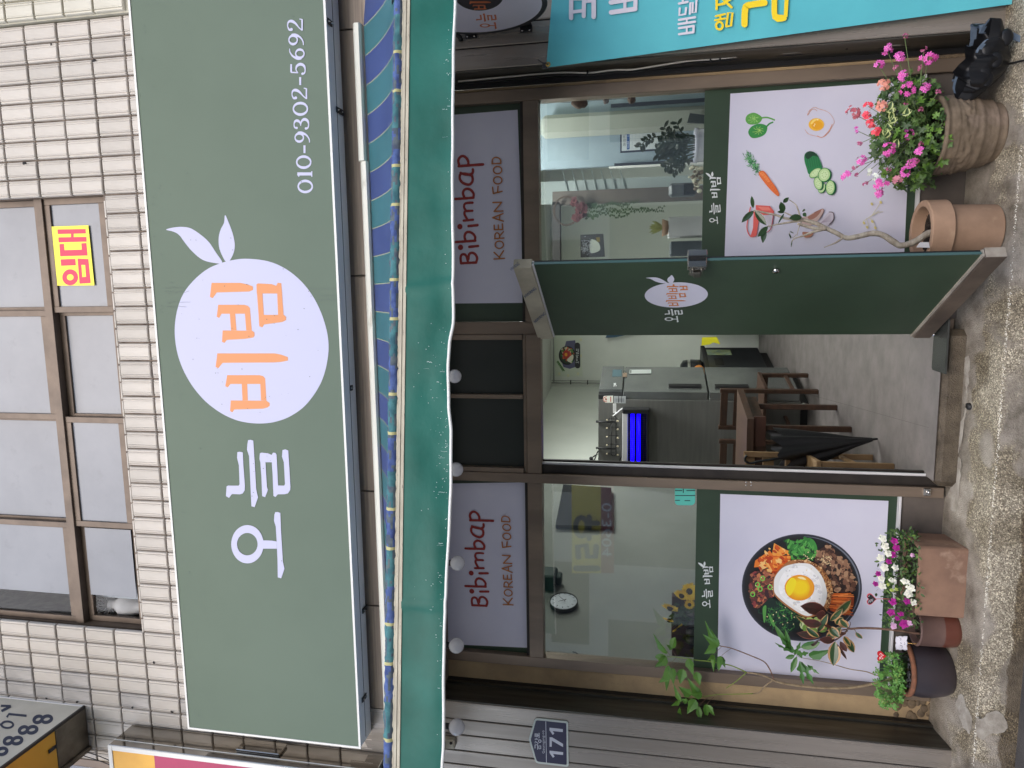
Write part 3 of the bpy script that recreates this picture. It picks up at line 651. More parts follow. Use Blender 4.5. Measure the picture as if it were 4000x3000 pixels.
# ================================================================== PRINT ON THE SHOP FRONT
BRED = mat('brick red print', rgb(150, 38, 36), .5); BROW = mat('amber brown print', rgb(176, 108, 48), .5)
z11, z12, z13 = zm(2000, 0, .60277), zm(2000, 2000, .60277), zm(2000, 1000, .60277)
DX, DY = zm(1770, 560, .30144), zm(1770, 1960, .26511)
pA = S0.px(DX([(98, 1348)]))[0]; pB = S0.px(DY([(277, 1315)]))[0]
pA2 = S0.px(DX([(90, 1080)]))[0]; pB2 = S0.px(DY([(270, 1050)]))[0]
kk = 1.0
def bib(parent, off):
    pr = Print(S0, .0025)
    st = [([(105,1555),(205,1549),(300,1545)], 32), ([(105,1555),(98,1490),(108,1450),(140,1437),(172,1460),(195,1540)], 32), ([(200,1500),(208,1440),(245,1418),(290,1440),(312,1490),(298,1545)], 32),
          ([(212,1342),(325,1330)], 33), ([(10,1281),(150,1272),(290,1262)], 32), ([(165,1266),(150,1210),(165,1165),(200,1148),(250,1165),(286,1210),(282,1262)], 32),
          ([(202,1072),(318,1060)], 33), ([(140,1002),(200,996),(260,990)], 30), ([(190,992),(152,925),(155,885),(185,877),(252,874)], 30), ([(172,876),(145,830),(155,785),(200,772),(254,770)], 30),
          ([(10,723),(130,716),(264,705)], 32), ([(148,700),(130,650),(145,608),(185,590),(232,606),(268,655),(263,705)], 32),
          ([(258,338),(260,365),(248,392),(215,405),(150,402),(100,385)], 32), ([(75,298),(200,288),(390,275)], 33), ([(85,292),(70,230),(90,185),(128,166),(170,188),(198,235),(200,288)], 32)]
    kor = [([(532,1500),(668,1490)], 17), ([(532,1412),(608,1482)], 17), ([(598,1478),(655,1393)], 17), ([(540,1235),(662,1228)], 16), ([(545,1235),(545,1185),(572,1160),(602,1185),(605,1230)], 16), ([(603,1205),(655,1145)], 16),
           ([(538,1120),(645,1118)], 17), ([(537,1120),(535,1062)], 17), ([(590,1120),(588,1058)], 16), ([(645,1118),(640,1045)], 17), ([(655,1010),(515,965)], 17), ([(515,965),(650,912)], 17), ([(605,993),(603,935)], 15),
           ([(535,884),(650,878)], 17), ([(537,882),(630,768)], 17), ([(520,769),(630,766)], 17), ([(525,652),(638,624)], 17), ([(524,650),(516,572)], 17), ([(580,636),(586,560)], 17),
           ([(510,268),(622,262)], 16), ([(510,266),(516,210),(550,186),(598,196),(622,232),(620,262)], 16)]
    def go(pts, w, m, closed=False):
        uv = [(u + off[0], v + off[1]) for u, v in S0.px(DX(pts))]
        W_ = [w * .30144 * 4.05 / FL * random.uniform(.94, 1.06) for _ in uv]
        pr.stroke(uv, W_, m, closed, px=False)
    words_ = [(0,1,2),(3,),(4,5),(6,),(7,8,9),(10,11),(12,),(13,14)]
    for wi, grp in enumerate(words_):
        for k_ in grp: go(smooth(st[k_][0]), st[k_][1], BRED)
        if wi == 1: pr.fill([(u + off[0], v + off[1]) for u, v in S0.px(DX(ell(98, 1348, 34, 36, 24)))], BRED, px=False)
        if wi == 3: pr.fill([(u + off[0], v + off[1]) for u, v in S0.px(DX(ell(90, 1080, 34, 36, 24)))], BRED, px=False)
        if wi == 6: go(smooth([(110,395),(88,450),(115,502),(165,530),(215,534),(250,500),(254,450),(228,412)], True), 32, BRED, True)
        pr.cut('letter', parent)
    for grp in ((0,1,2),(3,4,5),(6,7,8,9),(10,11,12),(13,14,15),(16,17,18),(19,20)):
        for k_ in grp: go(smooth(kor[k_][0]), kor[k_][1], BROW)
        pr.cut('letter', parent)
    for c_ in ((602, 1315), (582, 482), (580, 350)): go(ell(*c_, 54, 47, 30), 16, BROW, True); pr.cut('letter', parent)
    return
    go(smooth([(110,395),(88,450),(115,502),(165,530),(215,534),(250,500),(254,450),(228,412)], True), 32, BRED, True)
    for c_ in ((98, 1348), (90, 1080)): pr.fill([(u + off[0], v + off[1]) for u, v in S0.px(DX(ell(*c_, 34, 36, 24)))], BRED, px=False)
    for p, w in kor: go(smooth(p), w, BROW)
    for c_ in ((602, 1315), (582, 482), (580, 350)): go(ell(*c_, 54, 47, 30), 16, BROW, True)
    pr.done('lettering', parent)
# white panels in the transoms
pw = Print(S0, .0012); pw.fill([(p[0], p[1]) for p in z11([(0,720),(-600,770),(-600,1840),(0,1820)])][:0] or [(1500, 470), (2022, 429), (2048, 1183), (1500, 1188)], M_poster); t1 = pw.done('white_panel', tp[1]) ; bib(tp[1], (0, 0))
pw = Print(S0, .0012); pw.fill([(1500, 1892), (2058, 1884), (2060, 2530), (1500, 2504)], M_poster); t2 = pw.done('white_panel', tp[0]); bib(tp[0], (pB[0] - pA[0], pB[1] - pA[1]))

# small shop names on the green bands
LW = mat('white lettering', rgb(222, 226, 226), .5)
def logo(zf, boxes, leaf, parent):
    pr = Print(S0, .0012)
    for k, b in boxes:
        (a0, b0), (a1, b1) = zf([(b[0], b[1]), (b[2], b[3])]); glyph(pr, k, LW, (a0, b0, a1, b1)); pr.cut('letter', parent)
    for l in leaf: pr.fill(zf(smooth(l, True, 4)), LW)
    pr.done('leaf_mark', parent)
logo(z11, [('o', (1278,1404,1336,1452)), ('neul', (1278,1315,1352,1390)), ('bi', (1283,1224,1350,1285)), ('bim', (1280,1148,1356,1216))],
     [[(1255,1122),(1275,1126),(1290,1142),(1296,1150),(1278,1146)], [(1298,1113),(1305,1130),(1298,1146),(1290,1132)]], gf[1])
logo(z12, [('o', (1232,568,1287,622)), ('neul', (1230,498,1302,560)), ('bi', (1236,410,1300,470)), ('bim', (1235,352,1305,407))],
     [[(1205,328),(1225,332),(1242,346),(1250,356),(1228,352)], [(1248,320),(1254,335),(1248,350),(1240,338)]], gf[0])
# teal delivery sticker on the left glass
stk = thing('delivery_sticker', 'small turquoise rounded sticker with black strokes on the left glass by the door post', 'sticker', tuple(at(2675, 1937, .012)))
pr = Print(S0, .001); c_ = []
for (cx_, cy_, a0) in ((1160,1520,-90),(1160,1588,0),(1082,1588,90),(1082,1520,180)):
    c_ += [(cx_ + 27 * math.cos(math.radians(a0 + t)), cy_ + 27 * math.sin(math.radians(a0 + t))) for t in range(0, 91, 15)]
pr.fill(z13(c_), mat('turquoise sticker', rgb(100, 205, 188), .4)); K = flat(20, 30, 30)
for a_, b_ in (((1057,1520),(1103,1520)), ((1130,1520),(1187,1520)), ((1057,1552),(1187,1552)), ((1057,1583),(1088,1583)), ((1118,1585),(1155,1585)), ((1110,1508),(1110,1535))): pr.stroke(z13([a_, b_]), 3.2, K, cap=False)
pr.done('print', stk)

# ---- food photograph poster, left
def chips_(pr, region, n, size, mats_, asp=1.0, ang=None, z=None):
    xs_ = [p[0] for p in region]; ys_ = [p[1] for p in region]
    def inside(x, y):
        c = False; j = len(region) - 1
        for i in range(len(region)):
            xi, yi = region[i]; xj, yj = region[j]
            if (yi > y) != (yj > y) and x < (xj - xi) * (y - yi) / (yj - yi) + xi: c = not c
            j = i
        return c
    k = 0
    while k < n:
        x, y = random.uniform(min(xs_), max(xs_)), random.uniform(min(ys_), max(ys_))
        if not inside(x, y): continue
        k += 1; s_ = size * random.uniform(.5, 1.3); a = (random.uniform(0, PI) if ang is None else ang + random.gauss(0, .25)); m_ = 7
        pts = []
        for i in range(m_):
            t_ = 2 * PI * i / m_; rr = random.uniform(.65, 1.1); u, v = rr * s_ * math.cos(t_) * asp, rr * s_ * math.sin(t_)
            pts.append((x + u * math.cos(a) - v * math.sin(a), y + u * math.sin(a) + v * math.cos(a)))
        pr.fill(z(pts), random.choice(mats_))
zF = zm(2780, 1900, .48225)
def food(parent, S):
    pw = Print(S, .001); pw.fill(zF([(70, 60), (1432, 117), (1352, 1590), (47, 1483)]), M_poster); pan = pw.done('white_panel', parent)
    pr = Print(S, .0016, .000012); f = flat
    pr.fill(zF(ell(730, 818, 486, 434, 72, .03)), f(52, 54, 66)); pr.fill(zF(ell(729, 818, 474, 423, 72, .03)), f(34, 36, 44)); 
    pr.stroke(zF(ell(735, 815, 462, 410, 72, .03)[54:] + ell(735, 815, 462, 410, 72, .03)[:12]), [1 + 5 * math.sin(PI * i / 29) for i in range(30)], f(112, 118, 130), cap=False)
    pr.fill(zF(ell(722, 818, 455, 405, 72, .03)), f(24, 25, 28))
    # kimchi
    R1 = [(505,460),(628,530),(640,610),(500,725),(420,680),(345,650),(360,590)]
    pr.fill(zF([(505,458),(632,530),(560,565),(485,568)]), f(232, 160, 72)); pr.fill(zF([(352,600),(470,518),(500,560),(380,652),(342,655)]), f(226, 122, 40))
    pr.fill(zF([(470,560),(640,560),(636,610),(505,725),(440,640)]), f(214, 96, 30)); pr.fill(zF([(410,575),(435,580),(515,720),(490,700)]), f(240, 178, 96))
    pr.fill(zF([(490,575),(600,565),(590,630),(500,650)]), f(232, 132, 50)); pr.fill(zF([(380,640),(430,600),(440,660),(400,680)]), f(240, 190, 120))
    chips_(pr, R1, 60, 14, [f(236,150,60), f(204,84,26), f(244,196,120), f(180,62,20)], 1.8, .5, zF)
    # greens
    R2 = [(600,430),(700,450),(770,415),(850,480),(850,560),(780,600),(660,590),(630,540)]
    pr.fill(zF(smooth(R2, True)), f(30, 74, 40)); 
    for l in ([(770,420),(820,430),(852,490),(838,565),(800,520),(775,470)], [(605,440),(660,440),(700,470),(650,465)], [(640,530),(690,430),(705,470),(665,590),(650,590)], [(700,500),(750,460),(740,560),(710,570)], [(770,500),(800,540),(820,600),(780,570)]):
        pr.fill(zF(smooth(l, True)), f(62, 140, 62)); pr.stroke(zF([l[0], l[len(l) // 2]]), 2, f(110, 180, 90), cap=False)
    chips_(pr, R2, 60, 12, [f(48,120,50), f(80,158,70), f(22,60,34), f(100,172,80)], 2.2, None, zF)
    # bulgogi
    R3 = [(850,530),(930,470),(1050,560),(1110,640),(1160,770),(1140,850),(960,850),(940,740),(900,670),(850,620)]
    pr.fill(zF(R3), f(44, 30, 26)); chips_(pr, R3, 330, 17, [f(120,84,66), f(92,60,46), f(146,108,84), f(62,40,34), f(38,26,24), f(170,134,104)], 1.5, None, zF)
    chips_(pr, [(880,560),(960,560),(970,640),(900,640)], 26, 5, [f(224,196,150)], 1.7, None, zF)
    # mushrooms and vegetables
    R4 = [(310,700),(420,670),(500,720),(495,880),(440,960),(350,970),(300,860)]
    pr.fill(zF(R4), f(60, 34, 32)); chips_(pr, R4, 190, 15, [f(120,72,56), f(88,48,46), f(164,98,72), f(196,120,80), f(60,34,40), f(140,60,60)], 1.6, None, zF)
    for c_ in ((370,790),(390,825),(330,868),(410,740),(470,810)): pr.stroke(zF(ell(*c_, 16, 18, 14)), 4.5, f(120, 196, 80), True)
    # carrots
    R5 = [(970,855),(1150,880),(1145,960),(1080,1040),(960,1000),(930,940)]
    pr.fill(zF(R5), f(150, 60, 20))
    for k in range(44):
        y = random.uniform(862, 1030); x = random.uniform(935, 1030); l = random.uniform(80, 140); d = (y - 860) * .16 + random.uniform(-8, 8)
        pr.stroke(zF([(x, y), (min(x + l, 1150), y + d * .6)]), random.uniform(2.5, 4.5), random.choice([f(226,110,40), f(196,84,28), f(242,142,70)]), cap=False)
    # cucumbers
    for k in range(9): pr.fill(zF(ell(730 + k * 20, 1090 + (k % 3) * 26, 34, 40, 20, k)), [f(168,192,110), f(206,218,160), f(120,160,70)][k % 3])
    # spinach
    R6 = [(400,960),(470,890),(560,930),(640,990),(720,1060),(700,1150),(620,1180),(520,1130),(420,1090)]
    pr.fill(zF(R6), f(20, 40, 34))
    for k in range(260):
        i = random.uniform(0, 1); x, y = 560 + random.gauss(0, 80), 1050 + random.gauss(0, 62)
        if not (405 < x < 725 and 895 < y < 1170) or (y < 930 and x > 560): continue
        a = random.uniform(0, 6.28); l = random.uniform(12, 34); pr.stroke(zF([(x, y), (x + l * math.cos(a), y + l * math.sin(a)), (x + l * 1.4 * math.cos(a + .6), y + l * 1.4 * math.sin(a + .6))]), random.uniform(1.6, 4), random.choice([f(28,66,50), f(18,44,38), f(44,96,58), f(70,134,66), f(24,54,46)]), cap=False)
    for l in ([(410,980),(440,960),(430,1080),(418,1085)], [(450,1020),(480,1050),(510,1110),(490,1120)], [(540,1000),(590,985),(580,1000)], [(640,1010),(650,1060),(640,1062)]): pr.fill(zF(smooth(l, True, 4)), f(84, 150, 70))
    # fried egg
    E0 = [(505,720),(560,645),(620,600),(680,588),(760,590),(840,620),(900,670),(945,740),(975,830),(960,900),(940,985),(880,1020),(800,1050),(735,1045),(640,990),(555,925),(498,860),(488,790)]
    pr.fill(zF(smooth(E0, True)), f(168, 112, 66)); chips_(pr, [(640,588),(760,588),(880,650),(960,760),(975,860),(930,980),(905,860),(880,720),(780,640)], 240, 9, [f(150,96,54), f(196,142,88), f(120,72,42), f(222,184,134)], 1.4, None, zF)
    E1 = [(510,722),(570,650),(640,622),(720,612),(800,625),(868,690),(905,760),(928,850),(915,930),(880,985),(800,1035),(735,1030),(650,980),(565,915),(508,855),(500,790)]
    pr.fill(zF(smooth(E1, True)), f(232, 232, 230)); pr.fill(zF(smooth([(560,720),(640,650),(760,640),(860,740),(890,860),(850,960),(740,1000),(620,930),(540,840)], True)), f(244, 244, 244))
    chips_(pr, [(540,700),(700,620),(860,700),(900,900),(760,1010),(560,880)], 110, 13, [f(226,226,228), f(240,240,238), f(214,214,216), f(250,250,250)], 1.5, None, zF)
    for i in range(9): k = i / 8; pr.fill(zF(ell(706 + k * 6, 810 - k * 2, 120 - k * 62, 104 - k * 54, 40)), f(int(232 + k * 12), int(150 + k * 60), int(26 + k * 6)))
    pr.fill(zF(smooth([(596,800),(640,730),(680,760),(650,850),(615,870)], True)), f(244, 222, 40)); pr.fill(zF(smooth([(770,740),(815,790),(810,850),(770,890),(790,810)], True)), f(236, 160, 40))
    pr.fill(zF(smooth([(690,725),(730,722),(760,745),(720,740)], True)), f(250, 232, 170))
    for k in range(40): x, y = random.choice([(640,1060),(520,1050),(450,790),(700,680),(960,600),(780,580)]); pr.fill(zF(ell(x + random.gauss(0, 40), y + random.gauss(0, 40), 6, 4, 7, random.uniform(0, 3))), f(236, 216, 168))
    pr.done('food_photograph', pan if False else parent)
food(gf[0], S0)
# ---- vegetable drawings poster, right
zV = zm(2820, 300, .42194)
def veg(parent, S):
    f = flat
    pw = Print(S, .001); pw.fill([(2853, 366), (3526, 318), (3548, 640), (3531, 1010), (2830, 1010)], M_poster); pw.done('white_panel', parent)
    pr = Print(S, .0016, .00003)
    def leaf(pts, c1, c2, stem):
        pr.fill(zV(smooth(pts, True)), c1)
        cx_ = sum(p[0] for p in pts) / len(pts); cy_ = sum(p[1] for p in pts) / len(pts)
        for k in range(9):
            a = -2.6 + k * .65; pr.stroke(zV(smooth([(cx_ + 20, cy_ - 3), (cx_ + 28 * math.cos(a), cy_ + 22 * math.sin(a)), (cx_ + 54 * math.cos(a + .2), cy_ + 40 * math.sin(a + .2))])), 1.3, c2, cap=False)
        pr.stroke(zV(smooth(stem)), [6, 5, 4, 3, 2.5, 2, 2][:1] * (len(smooth(stem))), c1, cap=False)
    leaf([(218,400),(235,355),(290,333),(340,350),(372,382),(350,425),(300,442),(245,438)], f(92,160,72), f(160,204,120), [(360,383),(420,378),(490,402)])
    leaf([(243,515),(270,465),(330,437),(390,442),(420,470),(400,530),(340,562),(275,565)], f(50,138,66), f(176,214,110), [(410,465),(440,435),(475,420)])
    for k in range(26):
        a = random.uniform(0, 6.3); pr.fill(zV(ell(300 + 55 * math.cos(a) * random.random(), 388 + 38 * math.sin(a) * random.random(), 12, 5, 8, a)), random.choice([f(110,176,84), f(78,150,64), f(150,200,110)]))
    pr.cut('spinach_drawing', parent)
    # fried egg drawing
    eo = [(790,360),(805,320),(850,285),(900,300),(960,318),(1005,350),(1038,415),(1015,470),(975,530),(930,560),(870,550),(800,530),(768,490)]
    so_ = smooth(eo); pr.stroke(zV(so_), [1.2 + 1.6 * abs(noise.noise((i * .23, 0, 0))) * 2 for i in range(len(so_))], f(204,150,126), cap=False)
    pr.stroke(zV(smooth([(1020,440),(990,500),(930,560),(880,548)])), 2.6, f(206,138,112), cap=False); pr.stroke(zV(smooth([(795,355),(825,310),(855,300),(880,318)])), 2.0, f(206,150,120), cap=False)
    pr.fill(zV(ell(873,443,72,59,36)), f(236,184,84)); pr.fill(zV(ell(871,441,64,52,36)), f(240,182,52)); pr.fill(zV(ell(880,450,52,40,30)), f(234,166,36)); pr.fill(zV(smooth([(820,430),(850,395),(900,392),(860,412),(832,440)], True)), f(250,214,110))
    for c_ in ((858,440),(852,455),(885,400)): pr.fill(zV(ell(*c_, 7, 5, 10)), f(255,240,190))
    pr.cut('egg_drawing', parent)
    # carrot
    g = [f(98,170,112), f(64,140,88), f(140,196,140), f(44,118,70)]
    for k in range(210):
        t_ = random.random(); x = 230 + 110 * t_ + random.gauss(0, 10) ; y = 735 + 135 * t_ + random.gauss(0, 26 - 10 * abs(t_ - .4)); a = random.gauss(.9, .9); l = random.uniform(10, 26)
        pr.stroke(zV([(x, y), (x - l * math.cos(a), y - l * math.sin(a))]), random.uniform(1, 2.6), random.choice(g), cap=False)
    pr.fill(zV(smooth([(338,905),(345,880),(375,873),(400,890),(450,960),(500,1030),(525,1080),(520,1108),(490,1090),(430,1030),(370,955)], True)), f(226,112,52))
    pr.fill(zV(smooth([(350,900),(372,884),(395,905),(440,970),(420,975),(380,930)], True)), f(238,138,76))
    for k in range(9): x = 362 + k * 16; y = 905 + k * 21; pr.stroke(zV([(x, y), (x + 16, y - 12)]), 1.0, f(196,88,40), cap=False)
    pr.cut('carrot_drawing', parent)
    # cucumber
    pr.fill(zV(smooth([(758,745),(770,710),(810,692),(855,705),(890,745),(925,850),(880,850),(805,905),(780,850),(762,790)], True)), f(38,122,72))
    pr.fill(zV(smooth([(768,730),(780,705),(815,692),(860,710),(885,745),(840,735),(800,765),(775,755)], True)), f(22,62,42))
    for k in range(6): pr.stroke(zV([(785 + k * 20, 760 - k * 4), (800 + k * 20, 850 - k * 4)]), 2.2, f(28,100,60), cap=False)
    def slice_(cx_, cy_, rx, ry, rot, side=0):
        if side: pr.fill(zV(ell(cx_ + side, cy_ + 4, rx, ry, 30, rot)), f(24,84,52))
        pr.fill(zV(ell(cx_, cy_, rx, ry, 30, rot)), f(60,140,72)); pr.fill(zV(ell(cx_, cy_, rx * .9, ry * .9, 30, rot)), f(186,216,156)); pr.fill(zV(ell(cx_, cy_, rx * .62, ry * .62, 24, rot)), f(206,230,180))
        for k in range(7): a = k * .9; pr.fill(zV(ell(cx_ + rx * .36 * math.cos(a), cy_ + ry * .36 * math.sin(a), rx * .12, ry * .07, 8, a)), f(166,200,136))
    slice_(862, 893, 66, 36, -.6); slice_(918, 1030, 34, 50, .3, 6); slice_(885, 990, 38, 62, -.25, 14); slice_(942, 910, 57, 66, .35, 10); slice_(998, 1028, 42, 68, .05, 14)
    pr.cut('cucumber_drawing', parent)
    # red pepper
    rr_ = f(222,98,92)
    pr.fill(zV([(310,1190),(440,1198),(480,1250),(470,1275),(380,1282),(310,1230)]), rr_); pr.fill(zV([(325,1205),(430,1210),(450,1240),(370,1238)]), f(236,134,120))
    pr.fill(zV([(290,1250),(325,1250),(335,1350),(318,1470),(262,1478),(285,1400)]), rr_); pr.stroke(zV(smooth([(262,1205),(228,1390),(262,1478),(310,1470)])), 4, rr_, cap=False)
    pr.fill(zV([(390,1290),(470,1283),(455,1380),(430,1390)]), f(196,190,202)); pr.stroke(zV(smooth([(474,1270),(455,1390),(430,1430),(395,1448)])), 3.4, f(178,74,86), cap=False); pr.stroke(zV([(350,1440),(410,1440)]), 2.4, rr_)
    pr.cut('pepper_drawing', parent)
    # mushrooms
    pr.fill(zV(smooth([(720,1310),(790,1290),(860,1250),(925,1225),(938,1245),(900,1310),(850,1360),(760,1385)], True)), f(206,180,172)); pr.stroke(zV(smooth([(850,1262),(925,1226),(936,1248),(900,1315)])), 2, f(130,80,70), cap=False)
    pr.fill(zV(smooth([(790,1300),(850,1265),(915,1232),(880,1290),(820,1325)], True)), f(170,120,104))
    pr.fill(zV(smooth([(870,1360),(930,1310),(985,1255),(1022,1262),(1025,1320),(985,1370),(900,1385)], True)), f(208,200,210)); pr.stroke(zV(smooth([(985,1254),(1024,1262),(1028,1320),(990,1368)])), 3, f(84,56,66), cap=False)
    for k in range(8): pr.stroke(zV([(885 + k * 4, 1375 - k * 3), (1000, 1275 + k * 9)]), 1.0, f(176,160,176), cap=False)
    pr.fill(zV(smooth([(740,1440),(800,1440),(850,1425),(820,1480),(760,1488)], True)), f(176,122,96))
    pr.cut('mushroom_drawing', parent)
    # bean sprouts
    sp = f(206,198,160)
    for l in ([(1300,1340),(1360,1300),(1450,1240)], [(1370,1300),(1420,1230),(1460,1165)], [(1380,1290),(1440,1260),(1485,1252)], [(1330,1310),(1350,1380),(1340,1395)], [(1360,1310),(1400,1350),(1412,1400)]): pr.stroke(zV(smooth(l)), 1.8, sp, cap=False)
    for c_ in ((1462,1165),(1380,1180),(1308,1355),(1338,1395),(1385,1342),(1412,1400)): pr.fill(zV(ell(*c_, 15, 11, 12, 1)), f(214,200,128))
    pr.done('sprout_drawing', parent)
veg(gf[1], S0)

# ================================================================== OPEN DOOR
H0 = Vector((-.243, 0, 0)); FR = Vector((.127, -.715, 0)); du = (FR - H0).normalized(); DWD = (FR - H0).length
dn_ = Vector((du.y, -du.x, 0));  dn_ = dn_ if dn_.dot(CAM - H0) > 0 else -dn_
DS = Surf(H0, du, (0, 0, 1), dn_)
door = link(bpy.data.objects.new('door', None), sf)
def dbox(name, u0, u1, z0, z1, w0, w1, m, bev=0.0):
    """box along the door leaf; w: offset toward the near face"""
    q = MB(); q.box((u0, w0, z0), (u1, w1, z1), 0, bev)
    q.v = [tuple(H0 + du * a + dn_ * b + Vector((0, 0, c))) for a, b, c in q.v]; return q.build(name, m, door)
M_film = mat('rail with cream protective film', rgb(196,188,168), .5, col2=rgb(168,160,142), scale=5)
M_lip = mat('dusty rail lip', rgb(168,160,148), .6, col2=rgb(140,130,118), scale=14)
M_rail = mat('worn bronze rail', rgb(122,108,96), .4, .5, col2=rgb(96,84,76), scale=5, bump=.0005, bscale=40)
dbox('glass_leaf', .012, DWD - .004, .46, 2.29, -.005, .005, M_green)
dbox('glass_edge', DWD - .004, DWD, .46, 2.29, -.006, .0055, mat('glass edge', rgb(70,100,100), .15))
dbox('top_rail', 0, DWD, 2.288, 2.373, -.024, .022, M_film, .003)
dbox('bottom_rail', 0, DWD, .375, .455, -.024, .022, M_rail, .003)
dbox('rail_lip', 0, DWD, .4555, .466, -.015, .013, M_lip); dbox('rail_lip', 0, DWD, 2.279, 2.2875, -.012, .010, M_alum)
dbox('end_cap', DWD + .0005, DWD + .003, .378, .453, -.022, .02, M_lip); dbox('edge_strip', DWD - .012, DWD + .001, .47, 2.279, -.012, -.0065, M_black)
zD = zm(2480, 1040, .14467)
pr = Print(DS, .0062)
pr.fill(zD(ell(1117, 742, 851, 340, 64, -.03)), M_poster)
pr.fill(zD(smooth([(292,285),(420,268),(560,270),(660,292),(760,340),(850,395),(890,428),(760,425),(640,405),(540,370),(460,325),(390,298)], True, 4)), M_poster)
pr.fill(zD(smooth([(992,205),(1035,250),(1062,310),(1050,365),(1010,410),(940,415),(895,385),(876,335),(895,285),(950,240)], True, 4)), M_poster)
pr.cut('disc_mark', door); OR2 = mat('orange door lettering', rgb(206, 124, 58), .5)
for k, b in (('bb', (885,945,1195,1050)), ('i', (832,884,1370,932)), ('bb', (880,755,1140,862)), ('i', (848,692,1180,740)), ('m', (1187,688,1394,812)), ('bb', (900,556,1162,668)), ('i', (865,494,1182,542)), ('bb', (1198,490,1438,620))):
    (a0, b0), (a1, b1) = zD([(b[0], b[1]), (b[2], b[3])]); glyph(pr, k, OR2, (a0, b0, a1, b1)); pr.cut('letter', door)
pr.stroke(zD([(1045, 505), (1043, 472)]), [4, 8], OR2); pr.cut('letter', door)
for k, b in (('neul', (805,1115,1297,1298)), ('o', (803,1303,1184,1475))):
    (a0, b0), (a1, b1) = zD([(b[0], b[1]), (b[2], b[3])]); glyph(pr, k, LW, (a0, b0, a1, b1)); pr.cut('letter', door)
# writing on the protective film: slanted blue maker's word, repeated
pr = Print(DS, .0235); BL = flat(56, 84, 130)
for (a_, b_) in (((2055, 1148), (2098, 1112)), ((2093, 1247), (2135, 1211)), ((2000, 1040), (2032, 1015))):
    text_px(pr, 'HWANG', a_, b_, 13, BL)
pr.done('film_print', door)
# lock box near the free edge and a knob
lk = DS.px([(2692, 1002), (2755, 1002), (2700, 1072)]); u_, v_ = lk[0][0], lk[0][1]; v2_ = lk[1][1]; u2_ = lk[2][0]
q = MB()
def lb(u0, u1, z0, z1, w0, w1, mi, bv=.004):
    n0 = len(q.v); q.box((u0, w0, z0), (u1, w1, z1), mi, bv)
    for i in range(n0, len(q.v)): a, b, c = q.v[i]; q.v[i] = tuple(H0 + du * a + dn_ * b + Vector((0, 0, c)))
lb(DWD - .085, DWD + .004, v2_ + .004, v_ - .004, -.03, .035, 0, .006); lb(DWD - .03, DWD + .010, v2_ - .008, v_ + .006, -.032, .038, 0, .004)
lb(DWD - .075, DWD - .035, v2_ + .012, v_ - .02, .036, .05, 1, .005); lb(DWD + .0105, DWD + .035, v2_ - .008, v_ + .006, -.03, .0, 0, .003)
for zz in (v2_ + .012, v_ - .018):
    for uu in (DWD - .018,): q.ball(H0 + du * uu + dn_ * .040 + Vector((0, 0, zz)), .0075, 10, 1)
q.build('lock', [M_chrome, M_steeld], door)
q = MB(); kp = DS.P(DS.px([(3030, 1048)])[0], .006); q.ball(kp, .012, 12, 0); q.tube([kp - dn_ * .004, kp + dn_ * .012], .014, 12); q.build('knob', M_chrome, door)
q = MB(); q.tube([H0 + Vector((0, .01, .29)), H0 + Vector((0, .01, .375))], .012, 10); q.build('pivot', M_chrome, door)
# ================================================================== MAIN SIGN
YG = -.42
SG = front(YG)
a0, a1 = at(738, 2853, YG), at(1412, 2915, YG)
XA, XB, ZA, ZB = -2.566, 2.3, 3.357, 4.456
msign = thing('main_sign', 'wide grey green box sign with white disc and orange brush lettering above the awning', 'shop sign', (0, -.34, ZA))
box('sign_case', (XA, YG + .004, ZA), (XB, -.263, ZB), M_alum, msign, .004)
box('edge_profile', (XA - .002, YG + .003, ZA - .002), (XB, YG - .004, ZA + .010), M_white, msign); box('edge_profile', (XA - .002, YG + .003, ZB - .010), (XB, YG - .004, ZB + .002), M_white, msign)
box('edge_profile', (XA - .002, YG + .003, ZA + .0105), (XA + .010, YG - .004, ZB - .0105), M_white, msign)
box('sign_face', (XA + .010, YG + .003, ZA + .010), (XB, YG, ZB - .010), M_signg, msign)
box('seam', (XA + .02, -.345, ZA - .0015), (XB, -.341, ZA + .001), M_hinge, msign)
pr = Print(SG, .001)
circ = smooth([(650,377),(800,395),(930,448),(1050,540),(1150,665),(1225,820),(1268,990),(1265,1150),(1215,1330),(1110,1490),(990,1585),(860,1635),(720,1648),(570,1625),(430,1560),(300,1455),(190,1310),(115,1140),(85,960),(100,790),(150,650),(235,540),(340,455),(450,408),(550,384)], True)
uvc = SG.px(zA(circ)); 
pr.fill(zA(circ), M_signw); pr.cut('white_disc', msign)
pr.fill(zA(smooth([(18,152),(80,135),(150,131),(215,145),(290,195),(350,250),(400,325),(452,407),(390,409),(300,385),(220,320),(165,255),(120,195),(75,168)], True, 4)), M_signw); pr.cut('leaf_shape', msign)
pr.fill(zA(smooth([(474,40),(500,95),(530,175),(548,260),(540,330),(508,392),(480,400),(450,350),(427,285),(425,210),(440,150),(465,100)], True, 4)), M_signw); pr.cut('leaf_shape', msign)
for k in ('bi', 'bim'): glyph(pr, k, M_orange); pr.cut('letter', msign)
for k in ('neul', 'o'): glyph(pr, k, M_signw); pr.cut('letter', msign)
